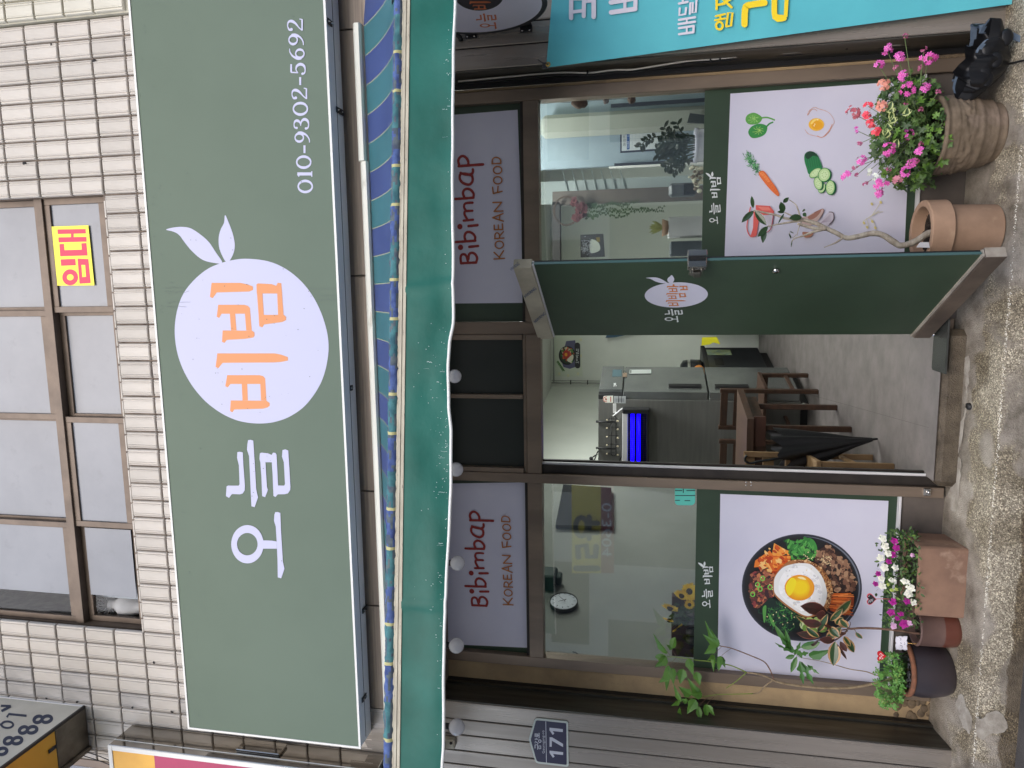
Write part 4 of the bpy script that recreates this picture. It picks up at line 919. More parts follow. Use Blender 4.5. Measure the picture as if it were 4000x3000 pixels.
# telephone number in slab numerals
zC = zm(1080, 40, .44554)
DIG = {'0': [('r', (.5,.5), (.5,.5), (.31,.40))],
 '1': [('s', [(.52,.02),(.52,.96)], .2), ('s', [(.18,.03),(.86,.03)], .07), ('s', [(.5,.96),(.36,.88),(.2,.86)], .09)],
 '2': [('c', [(.16,.74),(.14,.88),(.42,.98),(.7,.92),(.76,.72),(.6,.48),(.3,.26),(.1,.06)], [.2,.12,.07,.13,.2,.14,.08,.08]), ('s', [(.08,.05),(.9,.05)], .1), ('s', [(.88,.05),(.92,.22)], .07)],
 '3': [('c', [(.14,.80),(.2,.93),(.46,.97),(.7,.88),(.72,.72),(.56,.58),(.34,.54)], [.16,.1,.07,.15,.18,.1,.06]), ('c', [(.4,.54),(.68,.48),(.84,.3),(.72,.1),(.42,.03),(.16,.08),(.1,.2)], [.06,.12,.2,.16,.08,.1,.17])],
 '5': [('s', [(.2,.93),(.84,.93)], .12), ('s', [(.2,.95),(.16,.5)], .08), ('c', [(.16,.5),(.42,.62),(.72,.54),(.84,.32),(.7,.1),(.4,.03),(.14,.08),(.08,.2)], [.06,.08,.16,.2,.16,.08,.1,.17])],
 '6': [('c', [(.86,.97),(.6,.94),(.3,.76),(.14,.48),(.14,.28)], [.06,.08,.12,.19,.2]), ('r', (.5,.31), (.41,.31), (.22,.23))],
 '9': [('c', [(.14,.03),(.4,.06),(.7,.24),(.86,.52),(.86,.72)], [.06,.08,.12,.19,.2]), ('r', (.5,.69), (.41,.31), (.22,.23))],
 '-': [('s', [(.0,.40),(1.0,.40)], .13)]}
pr = Print(SG, .001)
def digit(pr, ch, yc, w, h, xb, zf, m):
    T = lambda p: zf([(xb - p[1] * h, yc + w / 2 - p[0] * w)])[0]
    k = .44554
    for d in DIG[ch]:
        if d[0] == 'r':
            o_ = [T((d[1][0] + d[2][0] * math.cos(a), d[1][1] + d[2][1] * math.sin(a))) for a in (2 * PI * i / 36 for i in range(36))]
            i_ = [T((d[1][0] + d[3][0] * math.cos(a), d[1][1] + d[3][1] * math.sin(a))) for a in (2 * PI * i / 36 for i in range(36))]
            pr.ring(o_, i_, m)
        elif d[0] == 's': pr.stroke([T(p) for p in d[1]], d[2] * h * k, m, cap=False)
        else:
            q_ = smooth([(p[0], p[1], w_) for p, w_ in zip(d[1], d[2])]); pr.stroke([T(p) for p in q_], [p[2] * h * .95 * k for p in q_], m)
for ch, yc, w in (('0',1545,120),('1',1437,72),('0',1332,120),('-',1219,68),('9',1117,112),('3',994,108),('0',865,124),('2',731,112),('-',622,70),('5',512,110),('6',382,114),('9',262,118),('2',129,120)):
    xb = 321 - (1545 - yc) * .0613; digit(pr, ch, yc, w, 136, xb, zC, M_signw); pr.cut('digit', msign)
# hinges and latches under the case
for (px_, py_, L_) in ((1285, 88, .05), (1325, 435, .09), (1370, 1515, .03), (1425, 2375, .09), (1420, 2725, .06)):
    p = atz(px_, py_, ZA); q = MB(); q.box((p.x - .016, p.y - L_ / 2, ZA - .008), (p.x + .016, p.y + L_ / 2, ZA - .0022), 0, .003)
    q.ball((p.x, p.y - L_ * .3, ZA - .009), .005, 8, 1); q.ball((p.x, p.y + L_ * .2, ZA - .009), .005, 8, 1); q.build('hinge', [M_hinge, M_chrome], msign)
# rain streaks, dust specks and drops on the face
q = MB()
for k in range(420):
    x = random.uniform(XA + .05, 1.6); z = random.uniform(ZA + .03, ZB - .03) if random.random() < .6 else ZB - abs(random.gauss(0, .1)) - .012
    r = random.uniform(.0012, .0028); q.add([(x + r * math.cos(a), YG - .0035, z + r * math.sin(a)) for a in (i * PI / 3 for i in range(6))], [list(range(6))])
for (y_, x0_, x1_) in ((1124, 640, 720), (1140, 645, 740), (1180, 650, 745), (1198, 650, 730), (1128, 1205, 1320), (1172, 1240, 1330), (1155, 1250, 1310)):
    pts = [SG.P(SG.px([(x0_ + (x1_ - x0_) * i / 14, y_ + noise.noise((i * .4, y_, 0)) * 6)])[0], .003) for i in range(15)]
    for i in range(14):
        a, b = pts[i], pts[i + 1]; w = Vector((.0006, 0, 0)); q.add([a - w, b - w, b + w, a + w], [(0, 1, 2, 3)])
tag(q.build('dust_specks', mat('grey dust', rgb(100, 110, 106), .8), msign), kind='stuff')

# ================================================================== AWNING
aw = thing('retractable_awning', 'blue and teal striped retractable awning with wet green valance and white piping', 'awning', (-.6, -.26, 3.2))
hz1, hz0 = 3.262, 3.222
XH0, XH1, XHs = -2.85, 1.367, .688
M_hood = mat('off white hood', rgb(232, 231, 220), .5, col2=rgb(220, 218, 206), scale=5, stretch=(.4, 1, 1), col3=rgb(150, 140, 115), scale3=7, lo3=.66, hi3=.8)
def hood(x0, x1, dz, dy):
    q = MB(); pf = [(-.263, hz1 + dz), (-.30 - dy, hz1 + .004 + dz), (-.318 - dy, hz1 - .01 + dz), (-.318 - dy, hz0 + .008 + dz), (-.305 - dy, hz0 + dz), (-.263, hz0 + dz)]
    q.prism([(x0, y, z) for y, z in pf], (x1 - x0, 0, 0)); q.build('hood', M_hood, aw)
hood(XHs + .002, XH1, 0, .004); hood(XH0, XHs - .001, -.008, .0)
BRR, BLL = at(1572, 0, -1.12), at(1545, 3000, -1.543)      # the front bar is drawn out further at the left
def bar(X):
    t = (X - BLL.x) / (BRR.x - BLL.x); return Vector((X, BLL.y + (BRR.y - BLL.y) * t, 0))
B0, B1 = -2.9, 1.9
AZ = (BRR.z + BLL.z) / 2
print('AWN', BRR, BLL)
# striped cloth
M_teal = mat('teal awning cloth', rgb(50, 118, 130), .7, col2=rgb(60, 130, 142), scale=4); M_blue = mat('blue awning cloth', rgb(54, 78, 142), .7, col2=rgb(66, 90, 154), scale=4)
M_yel = mat('yellow awning thread', rgb(184, 180, 128), .7); M_dirt = mat('mildewed cloth edge', rgb(66, 76, 96), .9, col2=rgb(98, 110, 112), scale=30)
SWB = at(1527, 65, -1.12).x; SW = (at(1527, 65, -1.12) - at(1527, 215, -1.13)).length
CLX1 = SWB + SW * 3 + .001; edges = [CLX1]; x = SWB + SW * 3
while x > B0: edges.append(x); x -= SW
edges.append(B0)
NS = 14
def cloth(X, s_):
    b = bar(X); y0, z0 = -.292, 3.213
    y = y0 + (b.y - y0) * s_; z = z0 + (AZ + .010 - z0) * s_
    sag = (.022 + .034 * max(0, min(1, (X + 2.2) / 3.2))) * 4 * s_ * (1 - s_) * (1.25 - .5 * s_)
    if X > XH1: z -= (X - XH1) * .12 * (1 - s_)
    return (X, y, z - sag)
q = MB()
for i in range(len(edges) - 1):
    xa, xb = edges[i] - .0013, edges[i + 1] + .0013
    for (u0, u1, mi) in ((xa, xb, i % 2), (xb, xb - .0026, 2)):
        if u1 < B0: continue
        n = 3 if mi < 2 else 1
        vs = [cloth(u0 + (u1 - u0) * k / n, j / NS) for j in range(NS + 1) for k in range(n + 1)]
        q.add(vs, [(j * (n + 1) + k, j * (n + 1) + k + 1, (j + 1) * (n + 1) + k + 1, (j + 1) * (n + 1) + k) for j in range(NS) for k in range(n)], mi, True)
q.build('striped_cloth', [M_teal, M_blue, M_yel], aw)
for m_ in (M_teal, M_blue):                     # daylight comes through the cloth
    N, L = m_.node_tree.nodes, m_.node_tree.links; tr = N.new('ShaderNodeBsdfTranslucent'); mx = N.new('ShaderNodeMixShader'); mx.inputs[0].default_value = .42
    tr.inputs[0].default_value = (.58, .56, .50, 1); L.new(N['Principled BSDF'].outputs[0], mx.inputs[1]); L.new(tr.outputs[0], mx.inputs[2]); L.new(mx.outputs[0], N['Material Output'].inputs[0])
# puckered roll of cloth on top of the front bar
q = MB()
NXX = 420; SEG = 9
for i in range(NXX + 1):
    X = B0 + (B1 - B0) * i / NXX; b = bar(X)
    for k in range(SEG):
        a = PI * 1.15 * k / (SEG - 1) - .2; r = .021 + .0055 * noise.noise((X * 44, a * 1.6, 0)) + .002 * noise.noise((X * 90, a * 2, 4))
        q.v.append((X, b.y + .006 - math.sin(a) * r, AZ + .022 + math.cos(a) * r))
for i in range(NXX):
    X = B0 + (B1 - B0) * (i + .5) / NXX; j = 0
    while j < len(edges) - 1 and edges[j + 1] > X: j += 1
    near = min(abs(X - e) for e in edges)
    for k in range(SEG - 1):
        q.f.append([i * SEG + k, (i + 1) * SEG + k, (i + 1) * SEG + k + 1, i * SEG + k + 1]); q.m.append(2 if near < .0035 else (3 if noise.noise((X * 22, k * .7, 2)) > .12 else j % 2)); q.sm.append(True)
q.build('cloth_roll', [mat('faded teal cloth', rgb(76,128,132), .9, col2=rgb(50,92,104), scale=26, bump=.003, bscale=60), mat('faded blue cloth', rgb(86,108,160), .9, col2=rgb(56,72,122), scale=26, bump=.003, bscale=60), M_yel, M_dirt], aw)
M_cream = mat('chalky cream aluminium', rgb(196, 190, 170), .6, col2=rgb(170, 162, 144), scale=12, stretch=(.5, 4, 4), col3=rgb(110, 98, 92), scale3=50, lo3=.62, hi3=.72)
q = MB()
for (z0, z1, dy) in ((AZ - .026, AZ - .014, .008), (AZ - .012, AZ - .002, .010), (AZ, AZ + .006, .006)):
    a, b = bar(B0), bar(B1)
    q.add([(B0, a.y - dy, z0), (B1, b.y - dy, z0), (B1, b.y - dy, z1), (B0, a.y - dy, z1), (B0, a.y + .03, z0), (B1, b.y + .03, z0), (B1, b.y + .03, z1), (B0, a.y + .03, z1)],
          [(0, 1, 2, 3), (0, 4, 5, 1), (3, 2, 6, 7), (0, 3, 7, 4), (1, 5, 6, 2)])
q.build('front_bar', M_cream, aw)
q = MB(); a, b = bar(B0), bar(B1); q.add([(B0, a.y - .002, AZ - .026), (B1, b.y - .002, AZ - .026), (B1, b.y - .002, AZ + .006), (B0, a.y - .002, AZ + .006)], [(0, 1, 2, 3)]); q.build('bar_groove', M_bronzed, aw)
# valance
M_val = mat('green vinyl valance', rgb(14, 84, 72), .5, col2=rgb(30, 104, 92), scale=2.2, spec=.3, bump=.006, bscale=3.5)
ED = []
for y_, x_ in ((-60,1776),(0,1775),(400,1770),(700,1768),(1000,1770),(1250,1768),(1350,1753),(1450,1747),(1580,1748),(1700,1757),(1900,1756),(2000,1753),(2300,1742),(2500,1738),(2900,1735),(3000,1728)):
    p = at(x_, y_, -1.3)
    for _ in range(4): p = at(x_, y_, bar(p.x).y - .01)
    ED.append((p.x, AZ - .024 - p.z))
ED.sort()
def edge_drop(X):
    if X <= ED[0][0]: return ED[0][1]
    for (a, u), (b, v) in zip(ED[:-1], ED[1:]):
        if X <= b: t = (X - a) / (b - a); t = t * t * (3 - 2 * t); return u + (v - u) * t
    return ED[-1][1]
def val(X, s_):
    b = bar(X); drop = edge_drop(X)
    y = b.y - .004 - .012 * math.sin(X * 3.2) * s_ * s_ - .018 * noise.noise((X * 1.7, s_ * .9, 1)) * s_ - .010 * noise.noise((X * 6, s_ * 2, 7)) * s_
    for (xc, w) in ((xat(1700, 1130, -1.28), .014), (xat(1700, 2372, -1.46), .014)): y -= .008 * math.exp(-((X - xc - .02 * s_) / w) ** 2)
    return Vector((X, y, AZ - .024 - drop * s_))
nx, nz = 260, 12
q = MB(); q.v = [tuple(val(B0 + (B1 - B0) * i / nx, j / nz)) for j in range(nz + 1) for i in range(nx + 1)]
for j in range(nz):
    for i in range(nx): q.f.append([j * (nx + 1) + i, j * (nx + 1) + i + 1, (j + 1) * (nx + 1) + i + 1, (j + 1) * (nx + 1) + i]); q.m.append(0); q.sm.append(True)
q.build('valance', M_val, aw)
q = MB(); q.tube([val(B0 + (B1 - B0) * i / nx, 1.0) for i in range(nx + 1)], .0062, 7); q.build('white_piping', mat('white piping', rgb(235, 235, 232), .6), aw)
# rain drops and runs on the valance
q = MB(); M_drop = mat('rain drops', rgb(200, 225, 220), .04, spec=1.0, coat=1)
cl = [(xat(1700, y_, -1.12 - .00014 * y_), w_, hgt) for y_, w_, hgt in ((1320, .10, .7), (1450, .12, .75), (1590, .12, .55), (1790, .08, .5), (1860, .1, .45), (2180, .12, .3), (2300, .06, .6), (1720, .2, .3), (1000, .3, .22), (600, .3, .15), (400, .2, .2), (200, .2, .2), (2420, .15, .2), (2700, .2, .12))]
for k in range(260):
    xc, w_, h_ = random.choice(cl); X = random.gauss(xc, w_); s_ = 1 - abs(random.gauss(0, h_ * .5))
    if not (.03 < s_ < .93) or not (B0 < X < B1): continue
    p = val(X, s_); r = random.uniform(.0007, .0018); n0 = len(q.v)
    run = random.random() < .22
    if run:
        for t_ in range(random.randint(3, 8)):
            if s_ + t_ * .018 > .94: break
            pp = val(X + random.uniform(-.0015, .0015), s_ + t_ * .018); q.ball((pp.x, pp.y - .001, pp.z), r * .8, 5, 0, (.8, .6, 1.6))
    else: q.ball((p.x, p.y - .001, p.z), r, 5, 0, (1, .6, 1.2))
tag(q.build('rain_drops', M_drop, aw), kind='stuff')
# festoon bulbs behind the valance
M_bulb = mat('frosted bulb glass', rgb(232, 232, 236), .18, col2=rgb(216, 216, 222), scale=9, spec=.8, coat=.6)
M_cord = mat('black cord', rgb(22, 22, 24), .6)
bulbs = [((1776, 1470), 'frosted globe bulb hanging in front of the dark transom, rightmost of the string', .036), ((1782, 1834), 'frosted globe bulb hanging below the awning over the door post', .038), ((1787, 2200), 'dim frosted globe bulb hanging before the left white transom lettering', .040),
         ((1783, 2522), 'frosted globe bulb at the left corner of the white transom panel', .042), ((1784, 2840), 'pale globe bulb hanging beside the steel cladding, leftmost of the string', .044)]
tops = []
cord = thing('festoon_lights', 'string of frosted globe bulbs on a black cable hanging behind the awning valance', 'string lights', (-1.4, -.42, 2.85))
for (p_, lab, r_) in bulbs:
    YB = -.42 if p_[1] < 2700 else -.5
    c = at(p_[0], p_[1], YB); q = MB(); q.ball(c, r_, 20); b = q.build('bulb', M_bulb, cord)
    q = MB(); q.tube([c + Vector((0, 0, r_ * .9)), c + Vector((0, 0, r_ + .035))], [.016, .017], 12); q.tube([c + Vector((0, 0, r_ + .03)), c + Vector((0, 0, r_ + .07))], .006, 8); q.build('socket', M_cord, b)
    tops.append(c + Vector((0, 0, r_ + .07)))
tt = sorted(tops, key=lambda v: v.x); pts = [Vector((-3.1, -.5, tt[0].z + .02))]
for a, b in zip([pts[0]] + tt[:-1], tt): pts += [a.lerp(b, k / 6) - Vector((0, 0, .03 * math.sin(PI * k / 6))) for k in range(1, 7)]
q = MB(); q.tube(pts, .005, 6); q.build('cable', M_cord, cord)
# awning bracket at the far left
bk = thing('awning_bracket', 'small rusty cream metal bracket bolted to the steel cladding just below the awning', 'bracket', tuple(at(1765, 2900, -.24)))
q = MB(); c = at(1765, 2900, -.24); q.box((c.x - .03, -.262, c.z - .02), (c.x + .03, -.2265, c.z + .05), 0, .004); q.box((c.x - .028, -.33, c.z + .03), (c.x + .02, -.262, c.z + .045), 0, .003); q.ball((c.x + .012, -.264, c.z - .002), .009, 8, 1); q.build('bracket_plate', [M_cream, M_black], bk)

# ================================================================== NEIGHBOUR SIGN, lower left of the picture
YN = -.47
n1 = at(422, 2910, YN)
ns_ = thing('neighbour_box_sign', 'yellow and magenta box sign with white frame and mirror steel side', 'shop sign', (XA - .45, -.36, 3.2))
xN = n1.x; zNt = n1.z; M_mirror = mat('mirror steel', rgb(176, 172, 165), .08, 1, col2=rgb(140, 136, 130), scale=5, stretch=(.3, 1, .3), bump=.0006, bscale=3)
zNb = at(1508, 2942, -.262).z
box('sign_case', (xN - 1.6, YN + .004, zNb), (xN, -.262, zNt), M_mirror, ns_, .003)
box('frame_profile', (xN - 1.6, YN - .006, zNt - .028), (xN + .001, YN + .0035, zNt), M_white, ns_, .002); box('frame_profile', (xN - .03, YN - .006, zNb), (xN + .001, YN + .0035, zNt - .0285), M_white, ns_, .002)
z605 = at(605, 2990, YN).z
box('yellow_face', (xN - 1.6, YN, z605), (xN - .0305, YN + .0035, zNt - .0285), mat('amber sign film', rgb(232, 176, 62), .4, col2=rgb(216, 158, 50), scale=3), ns_)
box('magenta_face', (xN - 1.6, YN, zNb), (xN - .0305, YN + .0035, z605 - .0005), mat('magenta sign film', rgb(176, 50, 92), .4, col2=rgb(160, 42, 82), scale=3), ns_)
q = MB(); q.box((xN + .0015, YN + .05, zNb), (xN + .004, YN + .055, zNt)); q.build('seam', M_white, ns_)
pc = at(940, 2975, -.36); box('cover_box', (xN + .0015, -.40, pc.z - .28), (xN + .02, -.30, pc.z), M_mirror, ns_, .003)

# projecting number sign, top left corner of the building
XP = at(335, 2757, -.255).x
pj = thing('projecting_sign', 'weathered projecting box sign with navy telephone figures, high on the tiled wall', 'projecting sign', (XP - .1, -.262, 5.5))
zPb = at(335, 2757, -.255).z; wP = .27
M_acr = mat('aged acrylic', rgb(214, 208, 194), .4, col2=rgb(196, 190, 176), scale=3); M_tin = mat('tarnished tin', rgb(128, 120, 106), .4, .6, col2=rgb(92, 84, 72), scale=5, col3=rgb(122, 78, 46), scale3=7, lo3=.62, hi3=.72)
box('side_panel', (XP - wP + .004, -1.25, zPb + .004), (XP - .0005, -.262, zPb + 1.4), M_tin, pj); SPf = Surf((XP + .002, -.262, zPb), (0, 1, 0), (0, 0, 1), (1, 0, 0))
box('acrylic_face', (XP, -1.25, zPb + .012), (XP + .002, -.27, zPb + 1.4), M_acr, pj)
box('edge_trim', (XP - .012, -1.25, zPb - .002), (XP + .006, -.262, zPb + .0115), mat('black trim', rgb(52, 48, 46), .5), pj)
box('edge_trim', (XP - .002, -.2695, zPb + .012), (XP + .006, -.262, zPb + 1.4), M_alum, pj)
box('bottom_plate', (XP - wP, -.50, zPb - .004), (XP - .0125, -.262, zPb + .0035), M_tin, pj, .002); box('yellow_bottom', (XP - wP, -1.25, zPb - .003), (XP - .0125, -.505, zPb + .003), mat('amber film edge', rgb(226, 168, 56), .45), pj)
box('bottom_channel', (XP - wP - .03, -1.25, zPb - .02), (XP - wP, -.262, zPb + .05), M_tin, pj, .003)
q = MB(); p = atz(205, 2925, zPb - .006); q.box((p.x - .012, p.y - .03, zPb - .012), (p.x + .012, p.y + .03, zPb - .0045), 0, .002)
for k in range(3): q.ball((p.x, p.y - .02 + k * .02, zPb - .013), .004, 8)
q.build('latch', M_hinge, pj)
pr = Print(SPf, .001); NAVY = mat('navy figures', rgb(40, 50, 74), .5)
z5 = zm(0, 2500, .3014)
def fig8(cx_, cy_, k=1): 
    d1, d2 = (-1, .82), (1, .0)                 # outward along the sign, and down
    for s_ in (-1, 1):
        c0 = (cx_ + s_ * 56 * k, cy_ + (8 if s_ < 0 else 0) * k + (s_ > 0) * 6)
        pr.stroke(z5([(c0[0] + 60 * k * math.cos(a) * (1 if s_ > 0 else .85) - 14 * math.sin(a), c0[1] + 42 * k * math.sin(a)) for a in (2 * PI * i / 24 for i in range(24))]), 13, NAVY, True); pr.cut('digit', pj) if s_ > 0 else None
fig8(550, 1022); fig8(360, 1160); fig8(165, 1300); fig8(-30, 1440)
pr.stroke(z5([(345, 985), (115, 962), (90, 1005)]), 9, NAVY, cap=False)
pr.stroke(z5([(95 + 75 * math.cos(a), 1100 + 42 * math.sin(a)) for a in (2 * PI * i / 24 for i in range(24))]), 8, NAVY, True); pr.stroke(z5([(20, 1105), (-60, 1070)]), 8, NAVY)
pr.stroke(z5([(140, 860), (10, 855)]), 9, NAVY, cap=False); pr.stroke(z5([(140, 860), (20, 925)]), 10, NAVY, cap=False)
pr.done('lettering', pj)
wr = thing('sign_wires', 'two thin dark wires sagging between the projecting sign and the wall', 'wire', tuple(at(370, 2950, -.3)))
q = MB()
for (a_, b_) in (((330, 2935), (430, 2972)), ((310, 2948), (430, 2988))):
    A, B = at(a_[0], a_[1], -.30), at(b_[0], b_[1], -.30); q.tube([A.lerp(B, k / 10) - Vector((0, 0, .02 * math.sin(PI * k / 10))) for k in range(11)], .003, 5)
q.build('wire', M_cord, wr)

# ================================================================== ADDRESS PLATE
zP = zm(2060, 2780, .13265); SA = front(-.232)
ap = thing('address_plate', 'navy blue pentagonal house number plate reading 171 on the steel cladding', 'house number', tuple(at(2150, 2890, -.23)))
po = SA.px(zP([(300,195),(1130,282),(1178,300),(1200,345),(1215,1575),(1195,1612),(1150,1622),(330,1530),(262,1503),(222,1435),(65,910),(45,820),(62,735),(200,270),(240,212)]))
q = MB(); q.prism([(u, -.2265, v) for u, v in po], (0, -.0055, 0)); q.build('plate', mat('plate white', rgb(200, 208, 200), .4), ap)
pr = Print(SA, .0006); NV = mat('plate navy', rgb(34, 30, 66), .35); PW = mat('plate lettering', rgb(206, 208, 218), .4)
pr.fill(zP([(310,252),(1125,338),(1147,358),(1160,1535),(1142,1565),(330,1472),(285,1452),(260,1400),(108,860),(108,795),(245,290),(272,257)]), NV)
pr.stroke(zP([(543, 278), (562, 1503)]), 2.3, PW, cap=False)
for p in ([(655,468),(1045,510),(1045,598),(745,568),(795,640),(745,680),(650,540)], [(655,750),(725,750),(1050,945),(1050,1040),(722,852),(718,1030),(655,1030)], [(655,1143),(1055,1190),(1050,1273),(755,1240),(803,1320),(752,1352),(655,1215)]): pr.fill(zP(p), PW)
for p in ([(228,740),(228,642),(262,642),(262,740),(298,740),(298,642)], [(300,692),(342,692)], [(345,622),(345,778)], [(228,930),(228,862),(322,942)], [(215,806),(322,806)], [(262,806),(262,772)], [(226,1078),(226,972),(300,972)], [(303,1112),(303,956)], [(340,1088),(340,1000),(396,1000),(396,1088),(340,1088)]): pr.stroke(zP(p), 2.9, PW, cap=False)
pr.stroke(zP(ell(367, 862, 38, 38, 20)), 2.9, PW, True)
text_px(pr, 'Geumgang-ro', zP([(512, 1222)])[0], zP([(498, 548)])[0], 10.5, PW)
pr.done('lettering', ap)

# ================================================================== TURQUOISE BANNER, upper right
YBn = -.262; SBn = front(YBn - .004)
bn = thing('delivery_banner', 'turquoise cloth banner with white and yellow letters tied to the steel cladding', 'banner', tuple(at(3000, 50, YBn)))
co = [SBn.px([p])[0] for p in ((2133, 264), (4100, -5))]
top_r = SBn.px([(2160, -60)])[0]
M_ban = mat('turquoise banner cloth', rgb(92, 190, 200), .7, col2=rgb(86, 180, 192), scale=3, bump=.0004, bscale=160)
q = MB(); nx, nz = 24, 40; W_ = 1.05
dL = Vector((co[1][0] - co[0][0], 0, co[1][1] - co[0][1])); dT = Vector((W_, 0, (top_r[1] - co[0][1]) / (top_r[0] - co[0][0]) * W_))
for j in range(nz + 1):
    for i in range(nx + 1):
        p = Vector((co[0][0], YBn, co[0][1])) + dL * (j / nz) + dT * (i / nx); p.y += .004 * noise.noise((p.x * 3, p.z * 2, 0)); q.v.append(tuple(p))
for j in range(nz):
    for i in range(nx): q.f.append([j * (nx + 1) + i, j * (nx + 1) + i + 1, (j + 1) * (nx + 1) + i + 1, (j + 1) * (nx + 1) + i]); q.m.append(0); q.sm.append(True)
q.build('cloth', M_ban, bn)
zN = zm(2080, 0, .434); BW = mat('banner white', rgb(222, 216, 226), .7); BY = mat('banner yellow', rgb(246, 214, 38), .7)
pr = Print(SBn, .004)
for p, w in (([(350,-40),(348,165)],17), ([(465,-40),(462,148)],16), ([(350,112),(465,98)],13), ([(350,-8),(465,-8)],13), ([(465,18),(552,10)],12), ([(552,-40),(552,155)],18),
             ([(708,115),(925,84)],18), ([(706,26),(925,-12)],18), ([(925,84),(928,-20)],16), ([(832,95),(832,5)],12),
             ([(1318,312),(1447,294)],9), ([(1318,258),(1447,238)],9), ([(1447,294),(1450,238)],9), ([(1388,302),(1388,250)],7), ([(1315,222),(1462,200)],9), ([(1318,184),(1462,160)],9), ([(1388,212),(1388,176)],7),
             ([(1325,82),(1320,142),(1375,132),(1382,78)],9), ([(1318,38),(1395,22)],9), ([(1352,30),(1352,4)],8), ([(1415,130),(1420,30),(1442,26),(1438,122),(1468,116),(1476,0)],8)):
    pr.stroke(zN(p), w, BW)
    if p in ([(552,-40),(552,155)], [(832,95),(832,5)], [(1388,212),(1388,176)], [(1415,130),(1420,30),(1442,26),(1438,122),(1468,116),(1476,0)]): pr.cut('letter', bn)
for p, w in (([(1648,152),(1730,132)],8), ([(1642,188),(1730,172)],8), ([(1690,178),(1690,145)],7), ([(1742,242),(1758,122),(1798,120),(1785,238),(1742,242)],9), ([(1655,88),(1655,-10)],10), ([(1655,52),(1725,40)],9), ([(1708,-5),(1788,72)],10), ([(1708,40),(1790,-5)],9),
             ([(1905,225),(1912,82),(1950,52),(2085,32)],25), ([(2175,-20),(2180,165),(2260,170)],22)): 
    pr.stroke(zN(smooth(p, False, 3)) if w > 20 else zN(p), w, BY)
    if w > 20: pr.cut('letter', bn)
pr.stroke(zN(ell(1680, 238, 30, 34, 20)), 9, BY, True)
z30 = zm(3000, 0, .60277); pr.stroke(z30([(38, -10), (40, 95), (58, 112), (112, 108), (118, -10)]), 16, BY)
pr.done('lettering', bn)
ey = at(2141, 252, YBn - .006); q = MB(); q.lathe([(.005, 0), (.012, 0), (.012, .003), (.005, .003)], ey, 16, 0, None, Matrix.Rotation(PI / 2, 3, 'X')); q.build('eyelet', mat('brass eyelet', rgb(190, 160, 90), .3, .9), bn)
q = MB(); q.tube([ey, ey + Vector((.01, -.006, .03)), ey + Vector((.025, .0, .05))], .003, 5); q.box((ey.x - .018, -.268, ey.z + .006), (ey.x + .012, -.262, ey.z + .03), 0, .002); q.build('clip', M_hinge, bn)
# cable along the steel return
cb = thing('white_cable', 'thin white cable clipped along the steel corner beside the turquoise banner', 'cable', tuple(at(2900, 215, -.2)))
pp = [(1790,318),(2150,285),(2300,284),(2402,273),(2470,272),(2560,258),(2690,238),(2775,232),(2870,222),(2960,207),(3060,207),(3160,198),(3260,186),(3380,178),(3480,176),(3550,168),(3640,158),(3790,146)]
q = MB(); q.tube([at(a_, b_, -.13) for a_, b_ in smooth(pp, False, 4)], .0042, 6); q.build('cable', mat('off white cable', rgb(190, 186, 176), .5), cb)
q = MB()
for (a_, b_) in ((2295, 284), (2775, 232), (2812, 228), (3308, 184), (3788, 146)):
    p = at(a_, b_, -.13); q.tube([p + Vector((0, -.006, 0)), p + Vector((.0, .04, .0))], .004, 5); q.tube([p - Vector((.01, .0, 0)), p + Vector((.01, 0, 0))], .006, 6)
q.build('clip', M_cord, cb)
q = MB(); q.tube([at(a_, b_ + 10, -.10) for a_, b_ in smooth(pp, False, 3)], .004, 5); q.build('cable', M_cord, cb)

# ================================================================== ROUND PROJECTING SIGN, top edge
XR_ = 1.29
SR = Surf((XR_, 0, 0), (0, -1, 0), (0, 0, 1), (-1, 0, 0))
rs = thing('round_sign', 'round white projecting sign with black rim and orange lettering on black brackets', 'round sign', (XR_, -.26, 2.4))
pts3 = [(1850, 130), (1975, 117), (2080, 72), (2137, 20)]
uv = SR.px(pts3)
# fit a circle through three points
(x1, y1), (x2, y2), (x3, y3) = uv[0], uv[1], uv[3]
dd = 2 * (x1 * (y2 - y3) + x2 * (y3 - y1) + x3 * (y1 - y2))
cu_ = ((x1**2 + y1**2) * (y2 - y3) + (x2**2 + y2**2) * (y3 - y1) + (x3**2 + y3**2) * (y1 - y2)) / dd
cv_ = ((x1**2 + y1**2) * (x3 - x2) + (x2**2 + y2**2) * (x1 - x3) + (x3**2 + y3**2) * (x2 - x1)) / dd
rad = math.hypot(x1 - cu_, y1 - cv_)
print('ROUND', uv, cu_, cv_, rad)
cu_, cv_ = cu_, cv_
c3 = SR.P((cu_, cv_))
q = MB(); q.lathe([(0, .0), (rad - .02, .0), (rad - .018, .004), (rad, .004), (rad, -.09), (0, -.09)], c3, 64, 0, None, Matrix(((0, 0, -1), (0, 1, 0), (1, 0, 0)))); q.build('drum', mat('sign rim', rgb(215, 215, 225), .4), rs)
pr = Print(SR, .0048)
pr.fill([(cu_ + rad * math.cos(a), cv_ + rad * math.sin(a)) for a in (2 * PI * i / 64 for i in range(64))], flat(40, 42, 46), px=False)
pr.fill([(cu_ + rad * .93 * math.cos(a), cv_ + rad * .93 * math.sin(a)) for a in (2 * PI * i / 64 for i in range(64))], M_poster, px=False)
z17 = zm(1700, 0, .36166)
ed = SR.px(z17(ell(475, -55, 262, 158, 48))); pr.fill(ed, flat(44, 44, 48), px=False)
OR3 = mat('rust orange lettering', rgb(204, 112, 66), .5)
